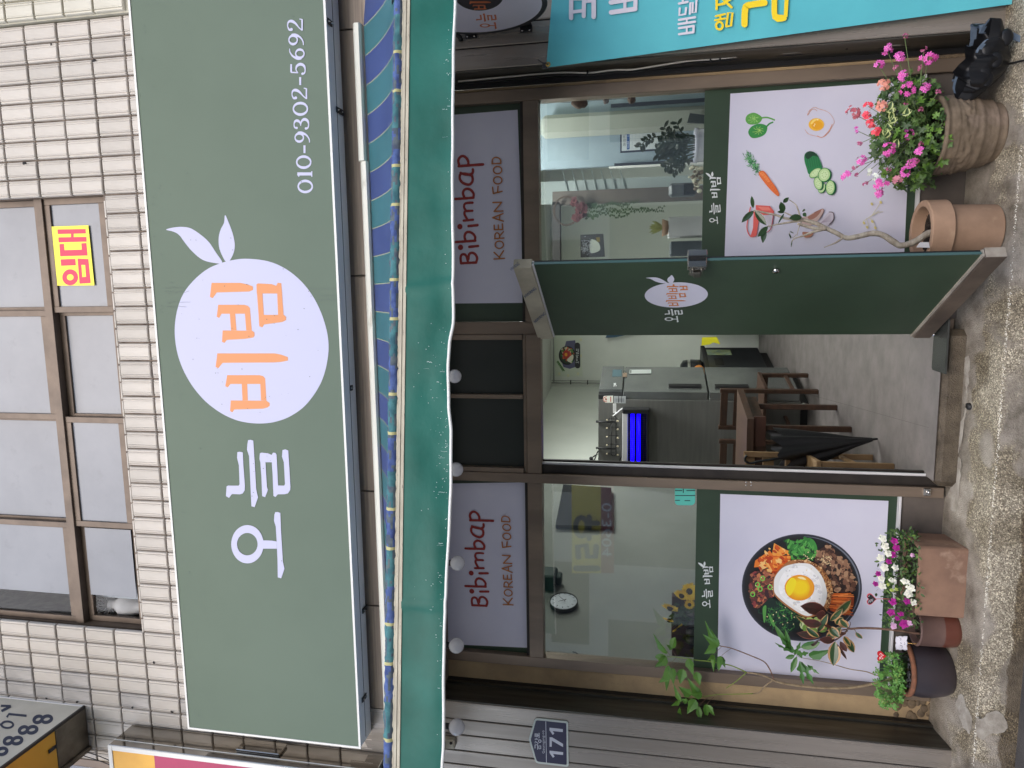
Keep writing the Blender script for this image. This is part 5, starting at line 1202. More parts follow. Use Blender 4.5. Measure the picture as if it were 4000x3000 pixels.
for k, b in (('o', (480,228,668,302)), ('neul', (440,132,664,222))):
    (a0, b0), (a1, b1) = z17([(b[0], b[1]), (b[2], b[3])]); glyph(pr, k, OR3, (a0, b0, a1, b1))
(a0, b0), (a1, b1) = z17([(368, 0), (600, 32)]); glyph(pr, 'i', OR3, (a0, b0, a1, b1)); (a0, b0), (a1, b1) = z17([(402, 38), (556, 94)]); glyph(pr, 'bb', OR3, (a0, b0, a1, b1))
pr.done('lettering', rs)
for (px_, py_) in ((1840, 136), (2055, 112)):
    p = at(px_, py_, -.23); q = MB(); q.box((p.x - .018, -.235, p.z - .030), (p.x + .012, -.2265, p.z + .030), 0, .002); q.box((p.x + .012, -.29, p.z - .03), (p.x + .016, -.2265, p.z + .03))
    q.ball((p.x - .010, -.236, p.z - .018), .005, 8, 1); q.ball((p.x - .010, -.236, p.z + .018), .005, 8, 1); q.build('bracket', [M_black, M_chrome], rs)
q = MB(); p = at(1800, 150, -.23); q.tube([p, p + Vector((.03, -.02, .05)), p + Vector((.06, -.03, .12))], .003, 5); q.tube([p + Vector((-.01, 0, 0)), p + Vector((0, -.01, .0)), p + Vector((.02, -.03, .02))], .012, 7); q.build('lead', M_cord, rs)
# ================================================================== PLANTS AND POTS ON THE STEP
M_terra = mat('weathered terracotta', rgb(178, 146, 122), .85, col2=rgb(154, 126, 104), scale=6, bump=.0006, bscale=70, col3=rgb(186, 158, 132), scale3=9, lo3=.6, hi3=.78)
M_terra2 = mat('terracotta planter box', rgb(150, 118, 98), .9, col2=rgb(128, 100, 84), scale=5, bump=.0006, bscale=60, col3=rgb(196, 170, 148), scale3=6, lo3=.58, hi3=.8)
M_relief = mat('mossy relief clay', rgb(132, 116, 98), .9, col2=rgb(92, 80, 64), scale=9, bump=.004, bscale=26, col3=rgb(150, 132, 118), scale3=5, lo3=.5, hi3=.7)
M_brownpot = mat('brown clay pot', rgb(98, 76, 70), .6, col2=rgb(112, 86, 78), scale=5, bump=.0004, bscale=80)
M_wetclay = mat('damp red clay', rgb(92, 52, 42), .35, col2=rgb(104, 60, 48), scale=5)
M_darkpot = mat('dark glazed jar', rgb(52, 48, 54), .38, col2=rgb(60, 52, 56), scale=4, bump=.0005, bscale=50)
M_soil = mat('potting soil', rgb(58, 48, 40), .95, col2=rgb(34, 28, 24), scale=30, bump=.006, bscale=50)
M_leafg = mat('geranium leaf', rgb(66, 94, 44), .55, col2=rgb(92, 120, 62), scale=9, sss=.05); M_leafd = mat('deep green leaf', rgb(44, 70, 34), .5, col2=rgb(62, 88, 42), scale=9)
M_leafl = mat('fresh green leaf', rgb(104, 140, 52), .5, col2=rgb(82, 122, 44), scale=9, sss=.05); M_ivy = mat('bright ivy leaf', rgb(88, 130, 44), .45, col2=rgb(66, 108, 36), scale=14, sss=.05)
M_ivyd = mat('dark lobed leaf', rgb(52, 98, 36), .42, col2=rgb(66, 112, 44), scale=12); M_vari = mat('cream leaf edge', rgb(186, 196, 130), .55)
M_rub = mat('dark waxy leaf', rgb(38, 62, 36), .3, col2=rgb(52, 80, 44), scale=10); M_red = mat('maroon leaf', rgb(82, 42, 40), .35, col2=rgb(58, 44, 36), scale=16); M_crm = mat('buff leaf margin', rgb(186, 150, 98), .4, col2=rgb(170, 128, 88), scale=10)
M_bark = mat('pale grey bark', rgb(186, 178, 164), .85, col2=rgb(150, 140, 126), scale=18, stretch=(1, 1, 3), bump=.002, bscale=60); M_brk2 = mat('brown stem', rgb(104, 76, 64), .8, col2=rgb(134, 106, 90), scale=30)
M_brk3 = mat('beige stem', rgb(160, 142, 112), .8, col2=rgb(128, 108, 84), scale=30); M_gst = mat('green stem', rgb(120, 140, 56), .6); M_clov = mat('clover leaf', rgb(74, 126, 48), .5, col2=rgb(90, 142, 58), scale=20, sss=.05)
Z3 = zm(3000, 2000, .60277); Z0_ = zm(3000, 0, .60277); ZG = zm(2540, 2350, .36161)
def pad(l): return [tuple(p) for p in l]
def potprof(rb, rt_, h, rim_h, rim_t, th=.012):
    return [(0.001, 0), (rb - .004, 0), (rb, .004), (rb + (rt_ - rb) * (h - rim_h) / h - .001, h - rim_h - .002), (rb + (rt_ - rb) * (h - rim_h) / h, h - rim_h), (rt_ + rim_t - .003, h - rim_h + .0005), (rt_ + rim_t, h - rim_h + .004), (rt_ + rim_t, h - .004), (rt_ + rim_t - .004, h), (rt_ - th + .003, h), (rt_ - th, h - .004), (rt_ - th, h - .03), (rb * .9, h * .45)]
def soil(c, r, z, par):
    q = MB(); n = 28; vs = [(c[0], c[1], z + .01)]
    for j in range(1, 6):
        for k in range(n): a = 2 * PI * k / n; rr = r * j / 5; vs.append((c[0] + rr * math.cos(a), c[1] + rr * math.sin(a), z + .006 * noise.noise((rr * 60, a * 4, c[0]))))
    fs = [(0, 1 + k, 1 + (k + 1) % n) for k in range(n)] + [(1 + j * n + k, 1 + (j + 1) * n + k, 1 + (j + 1) * n + (k + 1) % n, 1 + j * n + (k + 1) % n) for j in range(4) for k in range(n)]
    q.add(vs, fs, 0, True)
    for k in range(90):
        a = random.uniform(0, 6.28); rr = r * math.sqrt(random.random()) * .93; q.ball((c[0] + rr * math.cos(a), c[1] + rr * math.sin(a), z + .004), random.uniform(.003, .009), 6, 0, (1, 1, .7))
    return tag(q.build('soil', M_soil, par), kind='stuff')
def blade(q, p0, p1, w, nrm, mi=0, mi2=None, edge=0.0, shape='ell', fold=.25, droop=.12):
    """one leaf from p0 to p1"""
    p0, p1, nrm = Vector(p0), Vector(p1), Vector(nrm); d = p1 - p0; L = d.length; d.normalize(); s_ = d.cross(nrm).normalized(); n_ = s_.cross(d)
    if shape == 'ell': prof = [(0, .02), (.12, .5), (.3, .88), (.5, 1), (.7, .86), (.86, .5), (1, .02)]
    elif shape == 'nar': prof = [(0, .05), (.2, .7), (.5, 1), (.8, .6), (1, .02)]
    elif shape == 'ivy': prof = [(0, .12), (.08, .62), (.2, .8), (.34, 1), (.42, .86), (.52, .62), (.66, .5), (.82, .28), (1, .02)]
    elif shape == 'lob': prof = [(0, .1), (.1, .3), (.2, .55), (.3, 1), (.38, .95), (.42, .45), (.5, .3), (.62, .6), (.7, .62), (.76, .34), (.9, .22), (1, .02)]
    vs, fs, ms = [], [], []
    def row(t, k): 
        c = p0 + d * L * t - n_ * (droop * L * t * t); h = w / 2 * k
        return [c + s_ * h + n_ * fold * h, c + s_ * h * (1 - edge) + n_ * fold * h * (1 - edge), c, c - s_ * h * (1 - edge) + n_ * fold * h * (1 - edge), c - s_ * h + n_ * fold * h]
    for t, k in prof: vs += row(t, k)
    for j in range(len(prof) - 1):
        for i in range(4):
            if edge == 0 and i in (0, 3): continue
            q_ = (j * 5 + i, j * 5 + i + 1, (j + 1) * 5 + i + 1, (j + 1) * 5 + i)
            q.add([vs[k] for k in q_], [(0, 1, 2, 3)], mi2 if (mi2 is not None and i in (0, 3)) else mi, False)
def rough_leaf(q, c, r, nrm, mi, lob=7, dep=.25):
    c, nrm = Vector(c), Vector(nrm).normalized(); a0 = nrm.orthogonal().normalized(); b0 = nrm.cross(a0); ph = random.uniform(0, 6.28); n = lob * 4; vs = [c - nrm * r * .22]
    for i in range(n):
        a = 2 * PI * i / n; rr = r * (1 - dep * (.5 + .5 * math.cos(lob * a)) - .08 * random.random()) * (1 if abs(a - PI) > .35 else .35)
        vs.append(c + (a0 * math.cos(a + ph) + b0 * math.sin(a + ph)) * rr + nrm * r * .12 * math.sin(3 * a))
    q.add(vs, [(0, 1 + i, 1 + (i + 1) % n) for i in range(n)], mi, True)

# ---- big relief pot with geraniums
Fc = atz(3940, 492, .222)
r_b, r_t = .125, .172
PC = Vector((Fc.x - .005, Fc.y + r_b, .222)); zt = at(3694, 520, PC.y - r_t).z; h_ = zt - .222
gp_ = thing('geranium_pot', 'large round relief clay pot overflowing with pink and red geraniums', 'potted plant', tuple(PC))
q = MB(); NP_ = 34; prof = []
for i in range(NP_ + 1):
    t_ = i / NP_; r = r_b + (r_t - r_b) * t_ ** .9 + .012 * math.sin(PI * t_)
    for (c_, w_, a_) in ((.02, .03, .006), (.17, .018, .008), (.225, .012, .006), (.40, .016, .009), (.45, .010, .006), (.80, .012, .008), (.845, .010, .007), (.97, .03, .010)): r += a_ * math.exp(-((t_ - c_) / w_) ** 2)
    prof.append((r, h_ * t_))
prof = [(.001, 0)] + prof + [(r_t - .006, h_ + .002), (r_t - .02, h_ - .004), (r_t - .022, h_ - .04)]
def rel(a, i):
    t_ = (i - 1) / NP_
    if .48 < t_ < .78:
        e = min(1, (t_ - .48) / .06, (.78 - t_) / .06)
        return e * (.011 * max(0, noise.noise((a * 5.5, t_ * 16, 1.3))) + .006 * abs(noise.noise((a * 13, t_ * 36, 5))) + .006 * math.sin(a * 9 + 5 * math.sin(t_ * 22)) * .6)
    return .0015 * noise.noise((a * 6, t_ * 12, 0))
q.lathe(prof, PC, 160, 0, rel); q.build('pot', M_relief, gp_); soil(PC, r_t - .02, PC.z + h_ - .02, gp_)
top = PC + Vector((0, 0, h_))
q = MB()
def outline_pt():       # a point of the foliage mass, traced region at various depths
    while True:
        x, y = random.uniform(640, 1180), random.uniform(390, 1250)
        cxp, cyp = 880, 860
        e = ((x - 930) / 270) ** 2 + ((y - 860) / 400) ** 2
        if e < 1 * random.uniform(.75, 1.05): return x, y
for k in range(900):
    x, y = outline_pt(); Y = PC.y + random.uniform(-.20, .16) * (1 - .3 * abs(y - 860) / 400)
    p = at(*Z0_([(x, y)])[0], Y)
    if (p - top).length < .03: continue
    if p.z < top.z - .06 and (Vector((p.x, p.y, 0)) - Vector((PC.x, PC.y, 0))).length < r_t + .008: continue
    nrm = (p - top + Vector((0, -.12, .16))).normalized() + Vector((random.gauss(0, .35), random.gauss(0, .35), random.gauss(0, .35)))
    rough_leaf(q, p, random.uniform(.013, .028), nrm, random.choices([0, 1, 2], [5, 3, 2])[0], random.choice([5, 6, 7]), .42)
for (x, y) in ((790,690),(800,750),(780,830),(900,730),(830,930),(795,715),(810,780),(775,870),(760,850)):
    p = at(*Z0_([(x, y)])[0], PC.y - .19); 
    for k in range(2): dd_ = Vector((random.uniform(-1, 1), -.3, random.uniform(-1, 1))).normalized(); blade(q, p - dd_ * .02, p + dd_ * .022, .026, (0, -1, .3), 1, 3, .45)
tag(q.build('foliage', [M_leafg, M_leafd, M_leafl, M_vari], gp_), kind='stuff')
q = MB()
FL_ = [(885,235,'b'),(770,320,'p'),(715,420,'p'),(850,375,'p'),(1040,370,'P'),(905,580,'P'),(1015,570,'p'),(875,490,'p'),(990,440,'b'),(830,440,'b'),(910,870,'p'),(985,985,'p'),(930,1060,'p'),(895,1115,'p'),(775,965,'P'),(735,1190,'P'),(715,1255,'p'),(600,1040,'p'),(508,1135,'p'),
       (570,845,'s'),(595,930,'b'),(575,1135,'b'),(560,1085,'b'),(630,1190,'b'),(835,1165,'d'),(990,712,'b'),(990,935,'b'),(962,1042,'b'),(890,685,'b'),(1010,320,'b'),(750,550,'o'),(550,735,'m'),(735,692,'o'),(650,690,'r'),(640,745,'r'),(665,800,'r'),(700,850,'r'),(695,1145,'w'),(650,1110,'w'),(780,1100,'b'),(1100,600,'b')]
FCOL = {'p': (218,92,184), 'P': (222,84,180), 's': (214,110,196), 'b': (164,72,116), 'd': (206,124,150), 'o': (224,140,128), 'm': (186,84,104), 'r': (236,66,90), 'w': (232,232,226)}
fm = {k: mat('petal %s' % k, rgb(*v), .5, col2=rgb(min(255, v[0] + 14), min(255, v[1] + 26), min(255, v[2] + 14)), scale=60, sss=.1) for k, v in FCOL.items()}; M_eye = mat('petal throat', rgb(214, 40, 110), .5)
for (x, y, kd) in FL_:
    Yf = PC.y - random.uniform(.14, .24); p = at(*Z0_([(x, y)])[0], Yf); big = {'P': (15, .034), 'p': (9, .022), 's': (5, .016), 'b': (7, .012), 'd': (12, .02), 'o': (26, .027), 'm': (34, .034), 'r': (9, .018), 'w': (4, .014)}[kd]
    f = MB()
    for k in range(big[0]):
        dv = Vector((random.gauss(0, 1), random.gauss(-.6, .8), random.gauss(.1, 1))).normalized(); c = p + dv * big[1] * random.uniform(.6, 1); ax = (dv + Vector((0, -.5, .2))).normalized(); a0 = ax.orthogonal().normalized(); b0 = ax.cross(a0)
        pl_ = {'b': .005, 's': .007, 'o': .006, 'm': .006}.get(kd, .0095)
        if kd in 'om': pl_ = .007
        for j in range(5):
            a = 2 * PI * j / 5 + k; u = a0 * math.cos(a) + b0 * math.sin(a); s2 = ax.cross(u)
            f.add([c, c + u * pl_ * .55 + s2 * pl_ * .38, c + u * pl_ * 1.15 + s2 * pl_ * .26 + ax * .001, c + u * pl_ * 1.15 - s2 * pl_ * .26 + ax * .001, c + u * pl_ * .55 - s2 * pl_ * .38], [(0, 1, 2, 3, 4)], 0)
        if kd in 'pPs': f.ball(c + ax * .0012, .0019, 5, 1)
    f.build('flower_cluster', [fm[kd], M_eye], gp_)
    e = top + Vector((random.uniform(-.1, .1), random.uniform(-.1, .05), .03)); d = p - e
    if d.length > .08: q.tube([e, e + d * .5 + Vector((0, -.01, .02)), p], [.0022, .0018, .0014], 5)
q.build('stem', mat('geranium stem', rgb(96, 116, 66), .6), gp_)

# ---- terracotta pot with the bent bare tree
Fc = atz(3930, 893, .222); r_b, r_t = .118, .142
TC = Vector((Fc.x, Fc.y + r_b, .222)); zt = at(3643, 895, TC.y - r_t).z; h_ = zt - .222
tp_ = thing('bent_tree_pot', 'terracotta pot with a bent pale grey trunk, half hidden by the open door', 'potted tree', tuple(TC))
q = MB(); q.lathe(potprof(r_b, r_t - .012, h_, h_ * .31, .018), TC, 64); q.build('pot', M_terra, tp_, auto=True); soil(TC, r_t - .014, TC.z + h_ - .055, tp_)
YT_ = TC.y - .02
def stemtube(q, pts, zf, Y, w0, w1, mi=0, yv=.0, k=5):
    P_ = [at(*p, Y + yv * math.sin(i * .9)) for i, p in enumerate(zf(pts))]; P_ = [Vector(v) for v in smooth([tuple(v) for v in P_], False, k)]
    n = len(P_); q.tube(P_, [max(.0008, w0 + (w1 - w0) * i / (n - 1)) * (1 + .12 * noise.noise((i * .8, w0 * 99, 0))) for i in range(n)], 9, mi)
    return P_
q = MB()
base = TC + Vector((0, 0, h_ - .06)); 
pts = [(1990,1430),(1900,1455),(1780,1530),(1659,1562),(1590,1528),(1500,1470),(1400,1448),(1250,1480),(1150,1490),(1050,1440),(960,1400),(880,1360),(800,1335),(735,1320)]
stemtube(q, pts, zV, YT_, .0165, .0085); q.build('trunk', M_bark, tp_)
for p_, w0, w1 in (([(745,1322),(600,1312),(500,1280),(340,1245),(292,1236)], .0075, .0028), ([(745,1330),(640,1345),(520,1365),(420,1385)], .006, .0026), ([(722,1290),(705,1230),(680,1180),(622,1138)], .004, .002), ([(735,1312),(640,1282),(578,1254)], .0045, .002),
                    ([(965,1408),(840,1438),(760,1470),(660,1505),(642,1575)], .007, .0018), ([(735,1340),(712,1400),(695,1468)], .003, .0015), ([(1125,1488),(1060,1532),(1000,1558),(945,1580)], .0055, .0016), ([(960,1405),(870,1405),(700,1360)], .011, .006), ([(690,1460),(650,1490),(622,1440)], .002, .001)):
    q = MB(); stemtube(q, p_, zV, YT_ - .004, w0, w1); q.build('branch', M_bark, tp_)
for b, t_, w, s_ in (((290,1215),(275,1105),30,'ell'), ((295,1240),(183,1345),48,'ell'), ((305,1245),(412,1372),50,'ell'), ((425,1385),(335,1478),46,'ell'), ((398,1395),(378,1537),44,'ell'), ((570,1255),(545,1160),48,'ell'), ((568,1165),(618,1118),34,'ell'), ((578,1252),(515,1250),24,'ell'), ((740,1298),(626,1308),56,'ell'), ((578,1262),(520,1357),16,'nar'), ((752,1262),(780,1290),30,'ell'), ((745,1240),(770,1235),26,'ell'), ((642,1500),(620,1450),10,'nar'), ((665,1450),(628,1428),9,'nar'), ((650,1520),(640,1575),9,'nar')):
    P0, P1 = at(*zV([b])[0], YT_ - .008), at(*zV([t_])[0], YT_ - .03); q = MB(); blade(q, P0, P1, w * .42194 * 3.9 / FL, (random.gauss(0, .2), -1, .25), 0, None, 0, s_, .22, .06); q.build('leaf', M_rub, tp_)

# ---- box planter with petunias
cR, cL = atz(3794, 2148, .222), atz(3769, 2416, .222); Yb = (cR.y + cL.y) / 2; zt = at(3592, 2141, Yb).z
bx = thing('petunia_box', 'terracotta box planter full of white and magenta petunias under the food picture', 'planter', ((cR.x + cL.x) / 2, Yb + .12, .222))
q = MB(); x0, x1 = cL.x, cR.x; y0, y1 = Yb, -.022; wt = .02
q.box((x0, y0, .222), (x1, y0 + wt, zt), 0, .008); q.box((x0, y1 - wt, .222), (x1, y1, zt), 0, .008); q.box((x0, y0 + wt * .6, .222), (x0 + wt, y1 - wt * .6, zt - .001), 0, .006); q.box((x1 - wt, y0 + wt * .6, .222), (x1, y1 - wt * .6, zt - .001), 0, .006); q.box((x0 + .01, y0 + .01, .222), (x1 - .01, y1 - .01, .25))
q.build('box', M_terra2, bx)
q = MB(); q.box((x0 + wt, y0 + wt, zt - .05), (x1 - wt, y1 - wt, zt - .02)); q.build('soil', M_soil, bx)
q = MB()
for k in range(1100):
    y_ = random.uniform(2068, 2452); x_ = random.uniform(3455, 3600) + 16 * noise.noise((y_ * .02, 0, 0)); Y = Yb + random.uniform(-.03, .17)
    if y_ < 2110: x_ = random.uniform(3472, 3585)
    if random.random() < .08: x_ -= 30
    p = at(x_, y_, Y)
    if p.z < zt - .035: continue
    dv = Vector((random.gauss(0, 1), random.gauss(-.6, .7), random.gauss(.3, .8))).normalized(); blade(q, p, p + dv * random.uniform(.014, .026), random.uniform(.007, .012), (random.gauss(0, .5), -1, random.gauss(.4, .5)), random.choices([0, 1, 2], [4, 4, 1])[0], None, 0, 'ell')
tag(q.build('foliage', [M_leafg, M_leafd, M_leafl], bx), kind='stuff')
fw_ = mat('white petunia', rgb(236, 236, 224), .6, sss=.1); fmg = mat('magenta petunia', rgb(196, 44, 160), .55, col2=rgb(160, 36, 140), scale=60); fpl = mat('pale petunia', rgb(232, 190, 222), .55); fgy = mat('pale green bud', rgb(196, 210, 120), .6)
def ruffle(par, p, r, m, name='flower'):
    f = MB(); ax = Vector((random.gauss(0, .3), -1, random.gauss(.45, .3))).normalized(); a0 = ax.orthogonal().normalized(); b0 = ax.cross(a0)
    for ly in range(4):
        n = 22; rr = r * (1 - .22 * ly); vs = [p + ax * (.002 + .003 * ly)]
        for i in range(n):
            a = 2 * PI * i / n + ly; w_ = rr * (1 + .16 * math.sin(5 * a + ly) + random.uniform(-.07, .07)); vs.append(p + (a0 * math.cos(a) + b0 * math.sin(a)) * w_ + ax * (ly * .003 + .003 * math.sin(i * 2.4) + rr * .12))
        f.add(vs, [(0, 1 + i, 1 + (i + 1) % n) for i in range(n)], 0, False)
    return f.build(name, m, par)
for (x, y, m, r) in [(745,172,fw_,.019),(760,222,fw_,.019),(778,268,fw_,.017),(730,298,fw_,.018),(755,360,fw_,.019),(825,358,fw_,.015),(735,430,fw_,.019),(808,443,fw_,.018),(740,478,fw_,.019),(890,448,fw_,.022),(925,490,fw_,.022),(910,530,fw_,.02),(940,585,fw_,.016),
    (818,185,fmg,.018),(832,232,fmg,.016),(808,275,fmg,.016),(782,320,fmg,.014),(935,280,fpl,.010),(715,400,fmg,.013),(697,465,fmg,.013),(808,580,fmg,.018),(900,578,fmg,.016),(797,650,fmg,.018),(860,658,fmg,.014),(838,688,fmg,.012),(812,738,fpl,.016),(880,725,fmg,.022),(915,718,fpl,.014),(803,505,fgy,.01),(832,500,fgy,.009),(780,468,fgy,.009)]:
    ruffle(bx, at(*Z3([(x, y)])[0], Yb - .025), r, m)

# ---- tall brown cylinder pot with variegated rubber plant
Fc = atz(3767, 2490, .222); r_ = .098
CC = Vector((Fc.x, Fc.y + r_, .222)); zt = at(3597, 2490, CC.y - r_).z; h_ = zt - .222
cy = thing('rubber_plant_pot', 'tall brown cylindrical clay pot holding a small rubber plant with maroon and cream leaves', 'potted plant', tuple(CC))
q = MB(); q.lathe([(.001, 0), (r_ - .012, 0), (r_ - .006, .004), (r_ - .001, .03), (r_, h_ * .42)], CC, 56, 1); q.lathe([(r_, h_ * .42), (r_, h_ - .012), (r_ + .003, h_ - .008), (r_ + .002, h_ - .001), (r_ - .006, h_), (r_ - .014, h_ - .004), (r_ - .016, h_ - .06)], CC, 56, 0); q.build('pot', [M_brownpot, M_wetclay], cy)
soil(CC, r_ - .014, CC.z + h_ - .035, cy)
q = MB(); YC_ = CC.y; stemtube(q, [(985,788),(930,782),(870,772),(740,757),(600,752),(540,757),(515,752)], Z3, YC_, .0062, .0052); stemtube(q, [(1110,1158),(1060,1100),(1000,1050),(930,1010)], zF, YC_, .004, .002); stemtube(q, [(1100,1165),(1010,1240),(930,1250),(860,1245)], zF, YC_, .0045, .002); stemtube(q, [(1110,1150),(1125,1110),(1116,1095)], zF, YC_, .002, .001)
stemtube(q, [(1110,1155),(1000,1170),(900,1160)], zF, YC_, .0035, .0018); stemtube(q, [(1140,1146),(1160,1165),(1172,1182)], zF, YC_, .002, .001)
q.build('stem', M_brk2, cy)
for b, t_, w, kd in (((930,1010),(735,972),100,'r'), ((920,1040),(848,1040),80,'r'), ((985,1050),(1140,930),80,'g'), ((1040,1075),(1100,1150),80,'c'), ((1060,1060),(1005,1120),70,'c'), ((890,1120),(740,1098),80,'r'), ((860,1180),(935,1050),52,'g'), ((890,1205),(695,1200),70,'r'), ((870,1225),(765,1150),60,'g'), ((930,1235),(1045,1155),70,'g'), ((1000,1245),(880,1245),60,'r'), ((870,1240),(815,1292),50,'r'),
                   ((1000,1255),(985,1458),92,'g'), ((1015,1275),(1100,1412),24,'r'), ((1040,1255),(1095,1342),46,'r'), ((1085,1225),(1162,1352),62,'g'), ((1070,1215),(1120,1290),50,'c'), ((1168,1180),(1218,1238),46,'g'), ((1050,1205),(1000,1165),56,'c'), ((950,1140),(1030,1220),70,'g'), ((920,1100),(960,1165),50,'r'), ((1020,1180),(1090,1200),50,'r'), ((800,1110),(690,1060),40,'g'), ((960,1090),(1060,1000),54,'g')):
    P0, P1 = at(*zF([b])[0], YC_ - random.uniform(0, .05)), at(*zF([t_])[0], YC_ - random.uniform(.03, .10)); q = MB()
    blade(q, P0, P1, w * .48225 * 3.85 / FL, (random.gauss(0, .3), -1, random.gauss(.25, .2)), 0, 1, {'r': .12, 'g': .34, 'c': .55}[kd], 'ell', .2, .1); q.build('leaf', [M_red if kd == 'r' else M_rub, M_crm if kd != 'r' else mat('rosy margin', rgb(150, 92, 74), .4)], cy)

# ---- dark jar with lobed-leaf tree and clover
Fc = atz(3746, 2668, .222); r_b, r_m, r_t = .112, .143, .138
KC = Vector((Fc.x + .004, Fc.y + r_b, .222)); zt = at(3563, 2668, KC.y - r_t).z; h_ = zt - .222
dk = thing('dark_jar_pot', 'wide dark glazed jar with clover and a thin lobed leaf tree', 'potted tree', tuple(KC))
q = MB(); q.lathe([(.001, 0), (r_b - .006, 0), (r_b, .006), (r_b + .018, h_ * .2), (r_m - .003, h_ * .45), (r_m, h_ * .68), (r_t - .002, h_ * .87), (r_t - .002, h_ * .9)], KC, 64, 0)
q.lathe([(r_t - .002, h_ * .9), (r_t + .006, h_ * .92), (r_t + .008, h_ * .96), (r_t + .003, h_), (r_t - .014, h_), (r_t - .018, h_ - .006), (r_t - .02, h_ - .05)], KC, 64, 1, lambda a, i: .0012 * noise.noise((a * 14, i, 0))); q.build('jar', [M_darkpot, mat('rough clay rim', rgb(140, 92, 66), .9, col2=rgb(112, 76, 58), scale=30, bump=.002, bscale=90)], dk)
soil(KC, r_t - .018, KC.z + h_ - .03, dk)
q = MB(); gs = mat('grey gravel', rgb(98, 100, 102), .8)
for k in range(70): a = random.uniform(0, 6.28); rr = (r_t - .024) * math.sqrt(random.random()); q.ball((KC.x + rr * math.cos(a), KC.y + rr * math.sin(a), KC.z + h_ - .024), random.uniform(.004, .012), 6, 0, (1, .8, .7))
tag(q.build('gravel', gs, dk), kind='stuff')
q = MB()
for k in range(210):
    x_ = random.uniform(690, 880); y_ = random.uniform(905, 1285); 
    if ((x_ - 790) / 105) ** 2 + ((y_ - 1090) / 195) ** 2 > 1.0: continue
    Y = KC.y - .02 - random.uniform(-.06, .13); p = at(*Z3([(x_, y_)])[0], Y)
    if p.z < KC.z + h_ - .012: continue
    ax = Vector((random.gauss(0, .3), -.7, random.gauss(.7, .25))).normalized(); a0 = ax.orthogonal().normalized(); b0 = ax.cross(a0); R_ = random.uniform(.010, .015); ph = random.uniform(0, 6)
    for j in range(3):
        a = 2 * PI * j / 3 + ph; u = a0 * math.cos(a) + b0 * math.sin(a); s2 = ax.cross(u); c = p
        q.add([c, c + u * R_ * .5 + s2 * R_ * .5 + ax * .002, c + u * R_ * .95 + s2 * R_ * .5, c + u * R_ * 1.12 + s2 * R_ * .2, c + u * R_ * .95, c + u * R_ * 1.12 - s2 * R_ * .2, c + u * R_ * .95 - s2 * R_ * .5, c + u * R_ * .5 - s2 * R_ * .5 + ax * .002], [(0, 1, 2, 3, 4), (0, 4, 5, 6, 7)], random.choices([0, 1], [3, 1])[0])
    q.tube([p, Vector((KC.x + (p.x - KC.x) * .7, KC.y, KC.z + h_ - .03))], .0008, 4, 0)
tag(q.build('clover', [M_clov, M_leafl], dk), kind='stuff')
YK = KC.y - .01
q = MB(); p0 = Vector((KC.x + .01, KC.y, KC.z + h_ - .05)); 
main = [at(*p, YK) for p in Z3([(760,1098),(720,1104),(560,1135),(400,1141),(240,1130),(100,1110),(30,1088)])] + [at(*p, YK) for p in ZG([(1330,850)])]
P_ = [Vector(v) for v in smooth([tuple(p0)] + [tuple(v) for v in main], False, 5)]; q.tube(P_, [.0085 + (.0055 - .0085) * i / len(P_) for i in range(len(P_))], 9); q.build('trunk', M_brk3, dk)
def br(pts, zf, w0, w1, m, Y=YK): q = MB(); stemtube(q, pts, zf, Y, w0, w1, 0, .003); return q.build('branch', m, dk)
br([(1335,850),(1200,790),(1040,765)], ZG, .0055, .004, M_brk3); br([(1040,765),(900,700),(800,675),(620,645),(480,630),(290,600),(180,598)], ZG, .0035, .0016, M_gst)
br([(1335,835),(1290,730),(1230,650),(1100,590),(880,505),(760,480),(728,458)], ZG, .004, .0022, M_brk2); br([(1320,855),(1230,920),(1180,980),(1110,995)], ZG, .004, .0032, M_brk3); br([(1110,995),(900,1000),(720,1005),(560,1030),(400,1052)], ZG, .0028, .0014, M_gst)
br([(1035,770),(930,860),(820,935)], ZG, .0026, .002, M_gst); br([(1410,1515),(1340,1530),(1250,1500),(1120,1480),(980,1440),(870,1412)], zF, .0034, .0016, M_brk3); br([(870,1412),(800,1400),(720,1385),(660,1350)], zF, .0016, .001, M_brk2)
q = MB()
for a_, b_ in (((290,600),(205,690)), ((320,640),(245,720)), ((400,690),(350,728)), ((720,1005),(535,850)), ((620,1040),(520,1130)), ((690,1030),(610,1110)), ((700,1090),(640,1170)), ((770,490),(690,575)), ((870,510),(770,585)), ((290,600),(235,510)), ((240,590),(180,540)), ((560,1030),(480,1060))):
    A, B = at(*ZG([a_])[0], YK), at(*ZG([b_])[0], YK - .01); q.tube([A, (A + B) / 2 + Vector((0, 0, .003)), B], .0009, 4)
q.build('leaf_stalk', M_brk2, dk)
